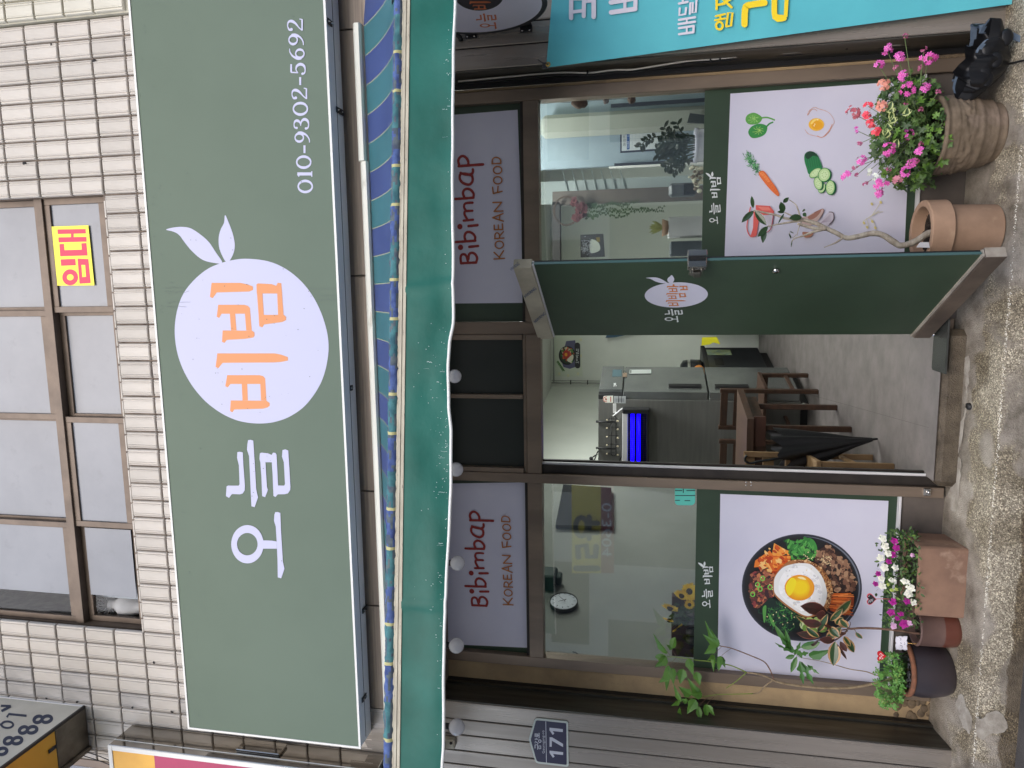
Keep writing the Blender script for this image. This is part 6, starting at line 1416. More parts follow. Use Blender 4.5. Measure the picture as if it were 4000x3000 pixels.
for b, t_, w, s_ in (((180,562),(20,368),80,'ivy'), ((238,505),(262,388),70,'ell'), ((250,500),(176,470),60,'ivy'), ((180,600),(48,600),60,'ell'), ((178,610),(55,714),90,'ivy'), ((200,690),(165,985),70,'ivy'), ((205,800),(88,880),60,'ivy'), ((245,718),(245,900),70,'ivy'), ((352,728),(320,900),90,'ivy'), ((412,620),(462,800),80,'ivy'), ((500,760),(535,915),76,'ivy'),
                   ((545,1025),(400,838),80,'ivy'), ((440,1012),(310,925),80,'ivy'), ((330,1085),(245,895),50,'ivy'), ((490,1060),(398,1215),96,'ivy'), ((312,1070),(228,1135),66,'ivy'), ((320,1140),(312,1322),44,'nar'), ((520,1130),(545,1338),54,'ivy'), ((610,1108),(602,1285),60,'ivy'), ((622,1118),(694,1238),54,'ivy'), ((612,1290),(612,1512),84,'ivy'), ((400,1082),(335,1055),50,'ivy'),
                   ((692,440),(590,226),44,'ivy'), ((742,470),(648,308),54,'ivy'), ((742,482),(572,366),76,'ivy'), ((702,492),(585,565),76,'ivy'), ((690,578),(672,762),52,'ivy'), ((688,580),(620,640),40,'ivy'), ((762,588),(732,756),66,'ivy'), ((768,590),(808,724),50,'ivy'), ((560,1010),(440,1010),70,'ivy')):
    P0, P1 = at(*ZG([b])[0], YK - random.uniform(0, .03)), at(*ZG([t_])[0], YK - random.uniform(.01, .06)); q = MB(); blade(q, P0, P1, w * 1.3 * .36161 * 3.8 / FL, (random.gauss(0, .35), -1, random.gauss(.3, .2)), 0, None, 0, s_, .3, .12); q.build('leaf', M_ivy, dk)
for b, t_, w, s_ in (((610,1275),(508,1128),44,'nar'), ((640,1330),(596,1165),40,'nar'), ((645,1335),(512,1278),50,'lob'), ((670,1365),(722,1268),54,'lob'), ((672,1368),(598,1395),40,'nar'), ((690,1375),(640,1512),44,'nar'), ((690,1362),(785,1350),60,'lob'), ((722,1305),(875,1270),64,'ell'), ((790,1375),(968,1335),92,'ivy'), ((715,1415),(742,1612),64,'lob'), ((728,1420),(825,1612),70,'lob'), ((775,1445),(868,1524),50,'lob'), ((640,1330),(560,1240),46,'lob'), ((660,1350),(610,1270),50,'ell')):
    P0, P1 = at(*zF([b])[0], YK - random.uniform(0, .03)), at(*zF([t_])[0], YK - random.uniform(.01, .06)); q = MB(); blade(q, P0, P1, w * .48225 * 3.8 / FL, (random.gauss(0, .3), -1, random.gauss(.3, .2)), 0, None, 0, s_, .25, .1); q.build('leaf', M_ivyd, dk)

# ---- picks stuck in the pots
def heart(cx_, cy_, s_, n=28):
    out = []
    for i in range(n):
        t_ = 2 * PI * i / n; out.append((cx_ + s_ * (13 * math.cos(t_) - 5 * math.cos(2 * t_) - 2 * math.cos(3 * t_) - math.cos(4 * t_)) / -16, cy_ + s_ * 16 * math.sin(t_) ** 3 / 16))
    return out
def pick(lab, cen, shape, mface, mrim, stick, Y, writing, mstick, zf=Z3):
    c = at(*zf([cen])[0], Y); S_ = front(Y); t = thing('plant_pick', lab, 'plant pick', tuple(c)); uv = S_.px(zf(shape)); q = MB(); q.prism([(u, Y, v) for u, v in uv], (0, .003, 0)); q.build('tag', mrim, t)
    pr = Print(S_, .0008); uc = (sum(p[0] for p in uv) / len(uv), sum(p[1] for p in uv) / len(uv)); pr.fill([(uc[0] + (u - uc[0]) * .86, uc[1] + (v - uc[1]) * .86) for u, v in uv], mface, px=False)
    for w_, wm in writing: pr.stroke(zf(smooth(w_)), 1.6, wm, cap=False)
    pr.done('print', t); q = MB(); q.tube([at(*zf([stick[0]])[0], Y + .002), at(*zf([stick[1]])[0], Y + .002)], .0016, 6); q.build('stick', mstick, t)
WH = flat(236, 234, 236)
pick('small black heart pick with pink rim standing among the petunias', (665, 562), heart(668, 565, 37), flat(34, 28, 34), flat(214, 92, 104), ((695, 563), (850, 562)), Yb + .02,
     [([(650,590),(656,570),(662,585),(668,565),(674,580),(680,560)], flat(190, 190, 196)), ([(652,548),(658,540)], WH)], mat('pink stick', rgb(206, 110, 110), .6))
pick('small red heart pick with white writing standing in the clover pot', (730, 935), heart(733, 935, 34), flat(206, 24, 36), flat(190, 20, 32), ((750, 935), (860, 960)), KC.y - .14,
     [([(722,955),(724,940),(730,950),(732,930)], WH), ([(738,955),(742,945),(746,950)], WH), ([(722,925),(730,915),(738,925)], WH), ([(735,940),(742,925),(748,930)], WH)], mat('thin wire', rgb(120, 120, 110), .6))
sc_ = []
for i in range(40):
    a = 2 * PI * i / 40; c, s_ = math.cos(a), math.sin(a); k = 1 / max(abs(c) ** 1, abs(s_) ** 1) ; sc_.append((865 + 37 * max(-1, min(1, c * k * .98)) + 2.5 * math.cos(8 * a), 850 + 44 * max(-1, min(1, s_ * k * .98)) + 2.5 * math.sin(8 * a)))
pick('small white scalloped card pick with grey handwriting standing in the rubber plant pot', (865, 848), sc_, flat(240, 238, 248), flat(226, 224, 236), ((900, 850), (985, 856)), CC.y - .05,
     [([(852,815),(862,822),(856,832)], flat(120, 120, 150)), ([(856,845),(864,850),(858,856)], flat(120, 120, 150)), ([(855,866),(868,866),(868,880)], flat(120, 120, 150)), ([(882,845),(888,855),(880,860)], flat(150, 150, 170))], mat('bamboo stick', rgb(206, 160, 92), .6))
pk = thing('metal_label', 'small pale metal label in the terracotta pot beside the door edge', 'plant label', tuple(at(3600, 960, TC.y - .1)))
S_ = front(TC.y - .13); uv = S_.px([(3580,966),(3594,946),(3629,946),(3632,968)]); q = MB(); q.prism([(u, TC.y - .13, v) for u, v in uv], (0, .002, 0)); q.build('plate', M_alum, pk)

# ---- collapsed black umbrella beside the big pot
um = thing('collapsed_umbrella', 'collapsed black umbrella with grey blue hems crumpled beside the geranium pot', 'umbrella', tuple(atz(3930, 210, .225)))
A = atz(3952, 238, .245); A.y += .05; Bp = at(3782, 228, A.y - .015); ax = (Bp - A).normalized(); L = (Bp - A).length * .98; a0 = Vector((1, 0, 0)); a0 = (a0 - ax * a0.dot(ax)).normalized(); b0 = ax.cross(a0)
M_umb = mat('black nylon', rgb(22, 23, 26), .45, bump=.0015, bscale=18); M_hem = mat('grey blue hem', rgb(84, 100, 118), .6, col2=rgb(104, 118, 134), scale=20)
q = MB(); NA, NT = 150, 18
for j in range(NT + 1):
    t_ = j / NT
    for i in range(NA):
        a = 2 * PI * i / NA; fold = .20 * math.sin(5 * a + 1.2 * math.sin(2 * a)) + .12 * math.sin(11 * a + 3 * t_) + .05 * math.sin(23 * a + 5 * t_); R__ = (.035 + .125 * min(1, t_ * 1.5) ** .7 * (1 - .25 * max(0, t_ - .6))) * (1 + fold * (.3 + .7 * t_))
        lp = L * (t_ * (1 + .10 * math.sin(3 * a + 1) * t_ + .05 * math.sin(8 * a) * t_))
        v = A + ax * lp + a0 * math.cos(a) * R__ * .92 + b0 * math.sin(a) * R__ * .62
        if v.z < .23: v.z = .23 + .004 * math.sin(9 * a)
        if v.y > -.004: v.y = -.004
        q.v.append(tuple(v))
for j in range(NT):
    for i in range(NA): q.f.append([j * NA + i, j * NA + (i + 1) % NA, (j + 1) * NA + (i + 1) % NA, (j + 1) * NA + i]); q.m.append(1 if (j >= NT - 6 and noise.noise((i * .045, j * .12, 3)) > .02 + .06 * (NT - j)) else 0); q.sm.append(True)
q.build('canopy', [M_umb, M_hem], um)
q = MB(); tip = at(4060, 222, A.y - .22); q.tube([A, tip], .0045, 8); q.build('shaft', M_black, um)
q = MB()
for k in range(5):
    a = .6 + k * 1.1; c_ = A + ax * L * (.35 + .1 * k) + a0 * math.cos(a) * .10 - Vector((0, .07, 0)); q.ball(c_, .03, 10, 0, (1.2, .35, .9))
q.build('cloth_fold', M_umb, um)
q = MB(); pf = [(3905,148),(3930,112),(3992,142),(3985,165),(3925,140)]; q.prism([at(a_, b_, A.y - .05) for a_, b_ in pf], (0, .004, 0)); q.build('strap', M_hem, um)
# small black cap on the step and a fallen petal
fc = thing('floor_stop', 'small black rubber door stop on the wet step below the doorway', 'door stop', tuple(atz(3790, 1588, .245)))
p = atz(3790, 1588, .238); q = MB(); q.lathe([(.001, .016), (.010, .016), (.016, .012), (.018, 0)], p, 20); q.box((p.x - .014, p.y - .002, p.z - .004), (p.x + .014, p.y + .03, p.z + .010), 0, .004); q.build('rubber', M_black, fc)
mt = thing('door_mat', 'dark grey rubber mat just inside the threshold below the open door', 'door mat', tuple(atz(3660, 1380, FZ)))
q = MB(); c4 = [atz(a_, b_, FZ + .004) for a_, b_ in ((3642,1448),(3648,1290),(3690,1262),(3696,1458))]; c4 = [atz(a_, b_, FZ + .004) for a_, b_ in ((3643,1440),(3650,1290),(3700,1240),(3702,1250))]
x0_, x1_ = atz(3645, 1445, FZ + .004).x, atz(3645, 1240, FZ + .004).x; y0_ = atz(3696, 1400, FZ + .004).y; y1_ = atz(3643, 1400, FZ + .004).y
q.prism([(x0_ + .012, y1_, FZ - .003), (x0_, y1_ - .012, FZ - .003), (x0_ - .004, y0_, FZ - .003), (x1_, y0_, FZ - .003), (x1_, y1_, FZ - .003)], (0, 0, .009)); q.build('mat', mat('wet rubber mat', rgb(52, 54, 52), .22, col2=rgb(66, 68, 66), scale=9), mt)
# ================================================================== INSIDE THE SHOP
M_wall = mat('pale green white wall', rgb(208, 212, 203), .8, col2=rgb(200, 205, 196), scale=2, bump=.0004, bscale=90); M_ceil = mat('ceiling paper', rgb(206, 208, 202), .85)
M_floor = mat('grey mottled vinyl floor', rgb(116, 109, 107), .5, col2=rgb(98, 92, 90), scale=6, col3=rgb(92, 87, 84), scale3=40, lo3=.6, hi3=.75, rvar=.2, bump=.0003, bscale=60)
M_gwall = mat('grey green plaster', rgb(160, 162, 156), .8, col2=rgb(150, 152, 146), scale=2); M_bluep = mat('pale blue panel', rgb(150, 166, 176), .6, col2=rgb(140, 156, 166), scale=2)
room = thing('shop_interior', 'dim restaurant room with pale walls and grey vinyl floor behind the glass', 'room', (0, 2, FZ))
def wallp(name, a, b, z0, z1, m, th=.06, par=None):
    a, b = Vector((*a, 0)), Vector((*b, 0)); d = (b - a).normalized(); n = Vector((d.y, -d.x, 0)) * th
    q = MB(); q.prism([a + Vector((0, 0, z0)), b + Vector((0, 0, z0)), b + n + Vector((0, 0, z0)), a + n + Vector((0, 0, z0))], (0, 0, z1 - z0)); return q.build(name, m, par or room)
box('floor', (-3.2, .001, FZ - .06), (2.2, 5.9, FZ), M_floor, room); box('floor', (xD0 + .001, -.095, FZ - .0005), (xD1 - .001, .0005, FZ + .002), M_floor, room); box('ceiling', (-3.2, .101, 3.06), (2.2, 5.9, 3.12), M_ceil, room)
YBK = 5.6
WLp = [(-2.32, .10), (-1.78, 2.70), (-1.297, YBK)]
wallp('wall', WLp[1], WLp[0], FZ, 3.06, M_gwall, .06); wallp('wall', WLp[2], WLp[1], FZ, 3.06, M_wall, .06)
wallp('wall', (-1.6, YBK), (2.4, YBK), FZ, 3.06, M_wall, -.06); wallp('wall', (1.95, YBK), (1.25, .1), FZ, 3.06, M_wall, -.06)
# floor seams
q = MB(); sm = mat('floor seam', rgb(84, 80, 78), .8)
for a_, b_ in (((3105, 1525), (3680, 1685)), ((3562, 1290), (3500, 1860))):
    A, B = atz(*a_, FZ + .001), atz(*b_, FZ + .001); d = (B - A).normalized(); s_ = Vector((-d.y, d.x, 0)) * .0009; q.add([A - s_, B - s_, B + s_, A + s_], [(0, 1, 2, 3)])
q.build('floor_seam', sm, room)
# conduit in the corner and skirting under the ceiling
q = MB(); c0 = Vector((-1.24, YBK - .05, 0)); q.tube([c0 + Vector((0, 0, 3.05)), c0 + Vector((0, 0, 1.0))], .010, 8); q.tube([c0 + Vector((.03, 0, 3.05)), c0 + Vector((.03, 0, 1.0))], .006, 6); q.tube([c0 + Vector((0, 0, 3.02)), Vector((1.2, YBK - .05, 3.02))], .008, 6); q.build('conduit', M_gwall, room)
q = MB()
for z in (2.78, 2.55, 2.15): q.box((c0.x - .016, YBK - .08, z), (c0.x + .04, YBK - .04, z + .012))
q.build('conduit_clip', M_black, room)
# unseen ceiling lamps (lit); the last is added to brighten the right window
for (lx, ly, lab) in ((-.5, 2.4, 'lit white ceiling panel lamp over the tables inside'), (.55, 2.9, 'lit white ceiling panel lamp over the right side of the room'), (.62, .62, 'unseen ceiling panel lamp added to brighten the room behind the right window')):
    lp = thing('ceiling_lamp', lab, 'ceiling lamp', (lx, ly, 3.04)); box('housing', (lx - .32, ly - .12, 3.02), (lx + .32, ly + .12, 3.059), M_white, lp, .004)
    box('diffuser', (lx - .3, ly - .1, 3.012), (lx + .3, ly + .1, 3.0195), mat('lit diffuser', rgb(240, 250, 240), .5, emit=(.97, 1, .97), estr=52.0), lp)
# ---- refrigerator
FP = atz(3160, 1556, FZ); fy = FP.y; fzt = at(2337, 1542, fy).z; T1, T2 = atz(2337, 1542, fzt), atz(2353, 1441, fzt)
fd = Vector((T2.x - T1.x, T2.y - T1.y, 0)).normalized(); FDp = .63; xr_ = T1.x; xl_ = at(2500, 1835, fy).x; zb = at(3129, 1554, fy).z
fr_ = thing('refrigerator', 'tall stainless commercial refrigerator with grey side panel facing the doorway', 'refrigerator', (xr_, fy, FZ))
M_fr = mat('grey fridge panel', rgb(118, 118, 114), .42, .35, col2=rgb(108, 108, 105), scale=3, stretch=(1, 1, 12)); M_frd = mat('steel fridge door', rgb(150, 153, 151), .25, .7, col2=rgb(122, 126, 126), scale=2)
ht = at(2435, 1550, fy).z
def fbx(name, x0, x1, d0, d1, z0, z1, m, par=fr_, bev=.003):
    q = MB(); q.box((x0, d0, z0), (x1, d1, z1), 0, bev); q.v = [tuple(Vector((xr_ + a, fy, c)) + fd * b) for a, b, c in q.v]; return q.build(name, m, par)
W_ = xl_ - xr_
fbx('cabinet', W_, -.045, 0, FDp, zb, fzt, M_fr); fbx('head_unit', -.044, .0, .0, FDp, ht + .01, fzt, M_black)
fbx('head_panel', .0005, .035, .05, FDp, ht + .012, fzt - .004, M_frd); zm_ = at(2770, 1545, fy).z
fbx('door', -.044, .03, .012, FDp - .005, zm_ + .012, ht, M_frd); fbx('door', -.044, .03, .012, FDp - .005, zb + .01, zm_ - .004, M_frd)
fbx('handle', .031, .05, .10, .16, zm_ + .06, zm_ + .36, M_black, fr_, .004); fbx('handle', .031, .05, .10, .16, zm_ - .36, zm_ - .06, M_black, fr_, .004)
fbx('foot_rail', W_ + .02, -.05, .03, FDp, FZ, zb - .001, M_black)
q = MB()
for dx in (-.07, -.5): q.tube([Vector((xr_ + dx, fy + .015, FZ)), Vector((xr_ + dx, fy + .015, zb))], .02, 12)
q.build('foot', M_chrome, fr_)
SFr = front(fy); zK = zm(2100, 1280, .34965)
pr = Print(SFr, .001); f = flat
pr.fill(zK([(735,770),(745,762),(845,758),(845,838),(760,838),(738,820),(730,800)]), f(214, 214, 204)); pr.fill(zK([(850,762),(985,764),(985,846),(850,842)]), f(168, 172, 174))
pr.fill(zK([(755,785),(772,790),(774,812),(755,812)]), f(150, 60, 40)); pr.stroke(zK(smooth([(775,770),(745,780),(738,800),(748,822),(775,828)])), 2.6, f(190, 70, 50), cap=False); pr.fill(zK([(812,770),(822,770),(822,828),(812,828)]), f(176, 60, 44)); pr.fill(zK([(901,765),(908,765),(908,838),(901,838)]), f(60, 60, 64)); pr.fill(zK([(934,766),(940,766),(940,838),(934,838)]), f(70, 70, 74)); pr.fill(zK([(844,760),(852,760),(852,842),(844,842)]), f(34, 34, 36))
for k in range(7): pr.fill(zK([(862 + k * 16, 790), (868 + k * 16, 790), (868 + k * 16, 828), (862 + k * 16, 828)]), f(110, 112, 116))
pr.fill(zK([(842,846),(878,846),(878,952),(842,952)]), f(214, 214, 212)); pr.fill(zK([(862,852),(868,852),(868,930),(862,930)]), f(120, 120, 120)); pr.fill(zK([(850,870),(853,870),(853,940),(850,940)]), f(140, 140, 140))
pr.done('labels', fr_)
SFd = Surf(Vector((xr_ + .0365, fy, 0)), fd, (0, 0, 1), (fd.y, -fd.x, 0)); pr = Print(SFd, .001)
pr.fill(zK([(838,470),(938,468),(938,545),(834,548)]), f(70, 92, 98)); pr.cut('display', fr_); pr.fill(zK([(950,505),(998,505),(998,550),(950,552)]), f(120, 104, 88)); pr.cut('sticker', fr_); pr.fill(zK([(1028,470),(1270,468),(1270,512),(1024,515)]), f(170, 176, 172)); pr.fill(zK([(1030,475),(1050,475),(1048,508),(1030,508)]), f(90, 96, 92))
pr.cut('sticker', fr_)
for p in ([(850,625),(878,622)], [(850,640),(878,638)], [(864,622),(864,640)], [(848,655),(860,650)], [(872,655),(882,648)]): pr.stroke(zK(p), 2.0, f(220, 224, 220), cap=False)
pr.done('labels', fr_)
# ---- insect lamp on the refrigerator side
a_, b_ = at(2432, 1592, fy - .05), at(2534, 1824, fy - .05)
zp = thing('insect_lamp', 'black framed insect killer lamp with two glowing blue tubes hung on the refrigerator side', 'insect killer', ((a_.x + b_.x) / 2, fy - .05, b_.z))
zt_, zb_ = a_.z, b_.z; xr1, xl1 = a_.x, b_.x - .02
box('end_cap', (xr1 - .045, fy - .13, zb_), (xr1, fy - .002, zt_), M_black, zp, .006); box('end_cap', (xl1, fy - .13, zb_), (xl1 + .02, fy - .002, zt_), M_black, zp, .004)
box('top_plate', (xl1 + .02, fy - .12, zt_ - .05), (xr1 - .045, fy - .01, zt_), M_alum, zp, .003); box('bottom_plate', (xl1 + .02, fy - .12, zb_), (xr1 - .045, fy - .01, zb_ + .025), M_black, zp, .002); box('back_plate', (xl1 + .02, fy - .02, zb_ + .025), (xr1 - .045, fy - .008, zt_ - .05), mat('dark reflector', rgb(26, 20, 46), .3, .6), zp)
M_uv = mat('glowing blue tube', rgb(40, 20, 255), .4, emit=(.004, .0, 1.0), estr=1.7)
for px_ in (2471, 2495):
    c1, c2 = at(px_, 1614, fy - .07), at(px_ - 1, 1806, fy - .07); q = MB(); q.tube([c1, c2], .017, 14, 0); q.build('tube', M_uv, zp)
    q = MB(); q.tube([c1, c1 + Vector((.022, 0, 0))], .018, 12); q.tube([c2, c2 - Vector((.03, 0, 0))], .018, 12); q.build('tube_cap', M_alum, zp)
q = MB(); zc0, zc1 = zb_ + .025, zt_ - .05
for k in range(26): x_ = xl1 + .03 + (xr1 - xl1 - .09) * k / 25; q.tube([(x_, fy - .118, zc0), (x_, fy - .118, zc1)], .0011, 4)
for k in range(4): z_ = zc0 + (zc1 - zc0) * (k + .5) / 4; q.tube([(xl1 + .02, fy - .117, z_), (xr1 - .045, fy - .117, z_)], .0014, 4)
q.build('guard_grille', M_black, zp)
# ---- wire hook rack hanging over the refrigerator
hr = thing('hook_rack', 'black wire hook rack with ten cream knobs hung over the refrigerator top edge', 'hook rack', tuple(at(2395, 1700, fy - .02)))
q = MB(); Yr = fy - .018
def W(x, y, Y=None): return at(*zK([(x, y)])[0], Yr if Y is None else Y)
q.tube([W(822, 1000), W(822, 1415), W(835, 1430), W(862, 1430), W(876, 1415), W(876, 1000), W(862, 985), W(835, 985), W(822, 1000)], .004, 6)
for y_ in (1048, 1345): q.tube([W(660, y_, fy + .02), W(662, y_ + 2, Yr - .004), W(870, y_ + 8, Yr - .008)], .009, 6); q.ball(W(664, y_, Yr - .002), .013, 8)
for y_ in (1030, 1122, 1218, 1312, 1408): q.tube([W(775, y_ + 2, Yr - .05), W(800, y_ - 14, Yr - .03), W(850, y_ - 12, Yr - .008), W(905, y_ - 10, Yr - .03), W(912, y_ + 4, Yr - .055), W(895, y_ + 12, Yr - .06)], .0034, 6)
q.build('wire_frame', M_black, hr)
for y_ in (1030, 1122, 1218, 1312, 1408):
    q = MB(); q.ball(W(775, y_ + 2, Yr - .052), .009, 10); q.build('knob', mat('cream knob', rgb(176, 166, 140), .4), hr); q = MB(); q.ball(W(895, y_ + 14, Yr - .062), .010, 10); q.build('knob', MATS['cream knob'], hr)
q = MB(); q.tube([W(*p, Yr - .01) for p in smooth([(950,902),(920,920),(880,955),(840,985)], False, 4)], .006, 6); q.build('silver_lead', M_alum, hr)
cbk = thing('power_leads', 'tangle of black power leads over the top left of the refrigerator', 'cable', tuple(W(640, 1440)))
q = MB()
for p in ([(590,1460),(630,1480),(665,1400),(680,1380)], [(590,1465),(640,1500),(680,1535),(780,1535),(860,1530),(910,1500),(930,1450)], [(610,1450),(640,1430),(670,1410)], [(680,1535),(720,1545),(880,1520),(905,1500)]): q.tube([W(a, b, Yr - .012) for a, b in smooth(p, False, 5)], .006, 5)
q.ball(W(600, 1462, Yr - .015), .02, 8); q.build('lead', M_cord, cbk)
# ---- food poster on the back wall
YB_ = 5.6; SB = front(YB_ - .004)
fp = thing('bibimbap_poster', 'pale food poster with a black bowl and black caption on the back wall', 'poster', tuple(at(2220, 1390, YB_ - .01)))
pr = Print(SB, .002, .0001)
pr.fill(zK([(180,60),(470,60),(505,545),(195,545)]), f(196, 204, 186)); 
for (x, y) in ((230,500),(330,520),(440,500),(470,300),(470,120)): pr.fill(zK([(x, y), (x + 24, y), (x + 24, y + 30), (x, y + 30)]), f(206, 206, 170))
pr.fill(zK([(320,150),(420,140),(430,200),(420,440),(360,460),(290,440),(260,360)]), f(84, 84, 116)); pr.fill(zK(ell(330, 310, 94, 106, 40)), f(22, 24, 26)); pr.fill(zK(ell(332, 308, 80, 92, 40)), f(40, 60, 40))
chips_(pr, [(270,240),(330,215),(400,240),(410,330),(380,390),(300,390),(265,320)], 60, 12, [f(60,110,50), f(180,60,40), f(206,200,160), f(230,226,206), f(90,140,60), f(206,90,50)], 1.4, None, zK)
pr.fill(zK(ell(322, 300, 40, 50, 20)), f(176, 50, 40)); pr.fill(zK(ell(318, 300, 16, 20, 20)), f(232, 160, 40)); pr.fill(zK(smooth([(330,360),(390,300),(400,340),(370,385)], True)), f(226, 222, 200))
for k in range(12): pr.stroke(zK([(225 + k * 6, 370 + k * 9), (240 + k * 6, 372 + k * 9 + 14)]), 2.4, f(70, 120, 50), cap=False); pr.stroke(zK([(225 + k * 6, 370 + k * 9), (215 + k * 6, 380 + k * 9 + 8)]), 2.4, f(70, 120, 50), cap=False)
pill = [(445 + 31 * math.cos(a), 196 + 31 * math.sin(a)) for a in (PI + PI * i / 12 for i in range(13))] + [(448 + 30 * math.cos(a), 424 + 30 * math.sin(a)) for a in (PI * i / 12 for i in range(13))]
pr.fill(zK(pill), f(26, 28, 30)); WP = f(214, 218, 214)
for k, b in (('bb', (430,346,448,372)), ('o', (428,374,462,398)), ('bb', (430,318,452,338)), ('i', (428,306,462,313)), ('bb', (430,276,448,296)), ('m', (450,262,462,296)), ('bb', (430,236,446,258)), ('bb', (450,236,463,258))):
    (a0, b0), (a1, b1) = zK([(b[0], b[1]), (b[2], b[3])]); glyph(pr, k, WP, (a0, b0, a1, b1))
pr.done('print', fp)
# ---- chest fridge counter with rice cooker
K1 = atz(3040, 1447, FZ); K2 = atz(2990, 1352, FZ); kt = at(2757, 1443, K1.y).z; kd = (K2 - K1).normalized(); kn = Vector((kd.y, -kd.x, 0))
ct = thing('undercounter_cabinet', 'low dark steel cabinet with recessed handle and sticker standing beyond the refrigerator', 'cabinet', tuple(K1))
def kb(name, a0, a1, w0, w1, z0, z1, m, par=ct, bev=.003):
    q = MB(); q.box((a0, w0, z0), (a1, w1, z1), 0, bev); q.v = [tuple(K1 + kd * a - kn * b + Vector((0, 0, c - FZ))) for a, b, c in q.v]; return q.build(name, m, par)
M_dks = mat('dark steel cabinet', rgb(66, 68, 72), .35, .6, col2=rgb(56, 58, 62), scale=3)
kb('body', -.1, .85, 0, .6, FZ + .1, kt - .05, M_dks); kb('worktop', -.1, .9, -.01, .6, kt - .05, kt, M_black); kb('plinth', -.1, .8, .05, .6, FZ, FZ + .0995, M_black)
kb('handle_recess', .18, .42, -.004, .0, kt - .22, kt - .12, M_black); kb('sticker', .55, .75, -.006, -.001, kt - .34, kt - .06, mat('pale sticker', rgb(120, 140, 132), .5, col2=rgb(150, 160, 110), scale=18))
rc = thing('rice_cooker', 'round black and steel rice cooker standing on the low cabinet behind the refrigerator', 'rice cooker', tuple(K1 + kd * .35 + Vector((0, 0, kt - FZ))))
cR_ = atz(2705, 1420, kt); cR_ = K1 + kd * .38 - kn * .16; cR_.z = kt
q = MB(); q.lathe([(.001, 0), (.12, 0), (.15, .03), (.155, .14), (.15, .15)], cR_, 32, 0); q.lathe([(.15, .15), (.152, .165), (.15, .18)], cR_, 32, 1); q.lathe([(.15, .18), (.14, .23), (.09, .26), (.001, .265)], cR_, 32, 0); q.build('body', [mat('glossy black cooker', rgb(36, 38, 42), .2), M_chrome], rc)
og = thing('orange_mitt', 'orange cloth bundle lying in front of the rice cooker', 'cloth', tuple(cR_)); q = MB(); q.ball(cR_ + Vector((.02, -.2, .06)), .09, 14, 0, (1, .8, .8)); q.build('cloth', mat('orange cloth', rgb(206, 130, 58), .8), og)
yc = thing('yellow_cloth', 'bright yellow cleaning cloth hanging over the worktop edge', 'cloth', tuple(K1 + kd * .8)); q = MB(); o_ = atz(2745, 1330, kt + .002); 
cw = [at(a, b, o_.y) for a, b in ((2740,1350),(2742,1318),(2800,1316),(2814,1345),(2786,1338),(2772,1346))]; q.prism(cw, (0, .012, 0)); q.build('cloth', mat('yellow cloth', rgb(226, 218, 30), .7), yc)
ob = thing('storage_crates', 'dark stacked crates at the far end of the room', 'crate', (-.45, 5.3, FZ))
box('crate', (-.50, 5.1, FZ), (-.1, 5.5, .95), M_black, ob, .01); box('crate', (-.48, 5.12, .955), (-.2, 5.45, 1.2), M_alum, ob, .01)
apn = thing('hanging_apron', 'dark blue apron hanging from a hook on the back wall beside the open door', 'apron', tuple(at(2400, 1310, 5.5)))
q = MB(); q.prism([at(a, b, 5.5) for a, b in ((2365,1320),(2372,1304),(2420,1290),(2480,1285),(2500,1296),(2440,1310),(2400,1318))], (0, .03, 0)); q.build('cloth', mat('dusty blue cloth', rgb(58, 84, 106), .8), apn)
# ---- tables and chairs
M_wd = mat('dark red brown wood', rgb(74, 50, 36), .5, col2=rgb(56, 38, 28), scale=4, stretch=(1, 6, 6)); M_wl = mat('light pine wood', rgb(150, 120, 84), .6, col2=rgb(128, 100, 68), scale=4, stretch=(1, 6, 1.5)); M_tbl = mat('brown laminate', rgb(98, 78, 64), .35, col2=rgb(86, 68, 56), scale=3, stretch=(6, 1, 1))
tz = FZ + .72
t1, t2 = atz(2919, 1637, tz), atz(2880, 1521, tz)
tb = thing('dining_table', 'dark brown wooden table with a drawer standing against the left wall inside', 'table', (t1.x - .3, t1.y + .3, FZ))
td = Vector((t2.x - t1.x, t2.y - t1.y, 0)); q = MB(); q.prism([t1, t2, t2 + Vector((-.62, 0, 0)), t1 + Vector((-.62, 0, 0))], (0, 0, -.03)); q.build('tabletop', M_tbl, tb)
q = MB(); e = Vector((.001, -.001, -.0015)); q.prism([t1 + e, t2 + e, t2 + Vector((-.015, 0, -.0015)), t1 + Vector((-.015, .02, -.0015))], (0, 0, -.045)); q.prism([t1 + e, t1 + Vector((-.62, -.001, -.0015)), t1 + Vector((-.62, .015, -.0015)), t1 + Vector((-.01, .015, -.0015))], (0, 0, -.045)); q.build('edge_band', M_wd, tb)
q = MB(); i0 = t1 + Vector((-.05, .07, -.047)); q.prism([i0, t2 + Vector((-.05, -.05, -.047)), t2 + Vector((-.5, -.05, -.047)), i0 + Vector((-.45, 0, 0))], (0, 0, -.09)); q.build('apron', M_wd, tb)
dr0, dr1 = at(2950, 1625, i0.y - .004), at(2975, 1742, i0.y - .004); box('drawer', (dr1.x, i0.y - .03, i0.z - .088), (dr0.x, i0.y - .001, i0.z - .004), mat('red brown drawer', rgb(74, 46, 36), .45), tb, .003)
for v in (i0 + Vector((-.01, .02, -.09)), i0 + Vector((-.42, .02, -.09)), t2 + Vector((-.1, -.1, -.137)), t2 + Vector((-.48, -.1, -.137))): box('leg', (v.x - .04, v.y, FZ), (v.x, v.y + .04, v.z - .0005), M_wd, tb, .003)
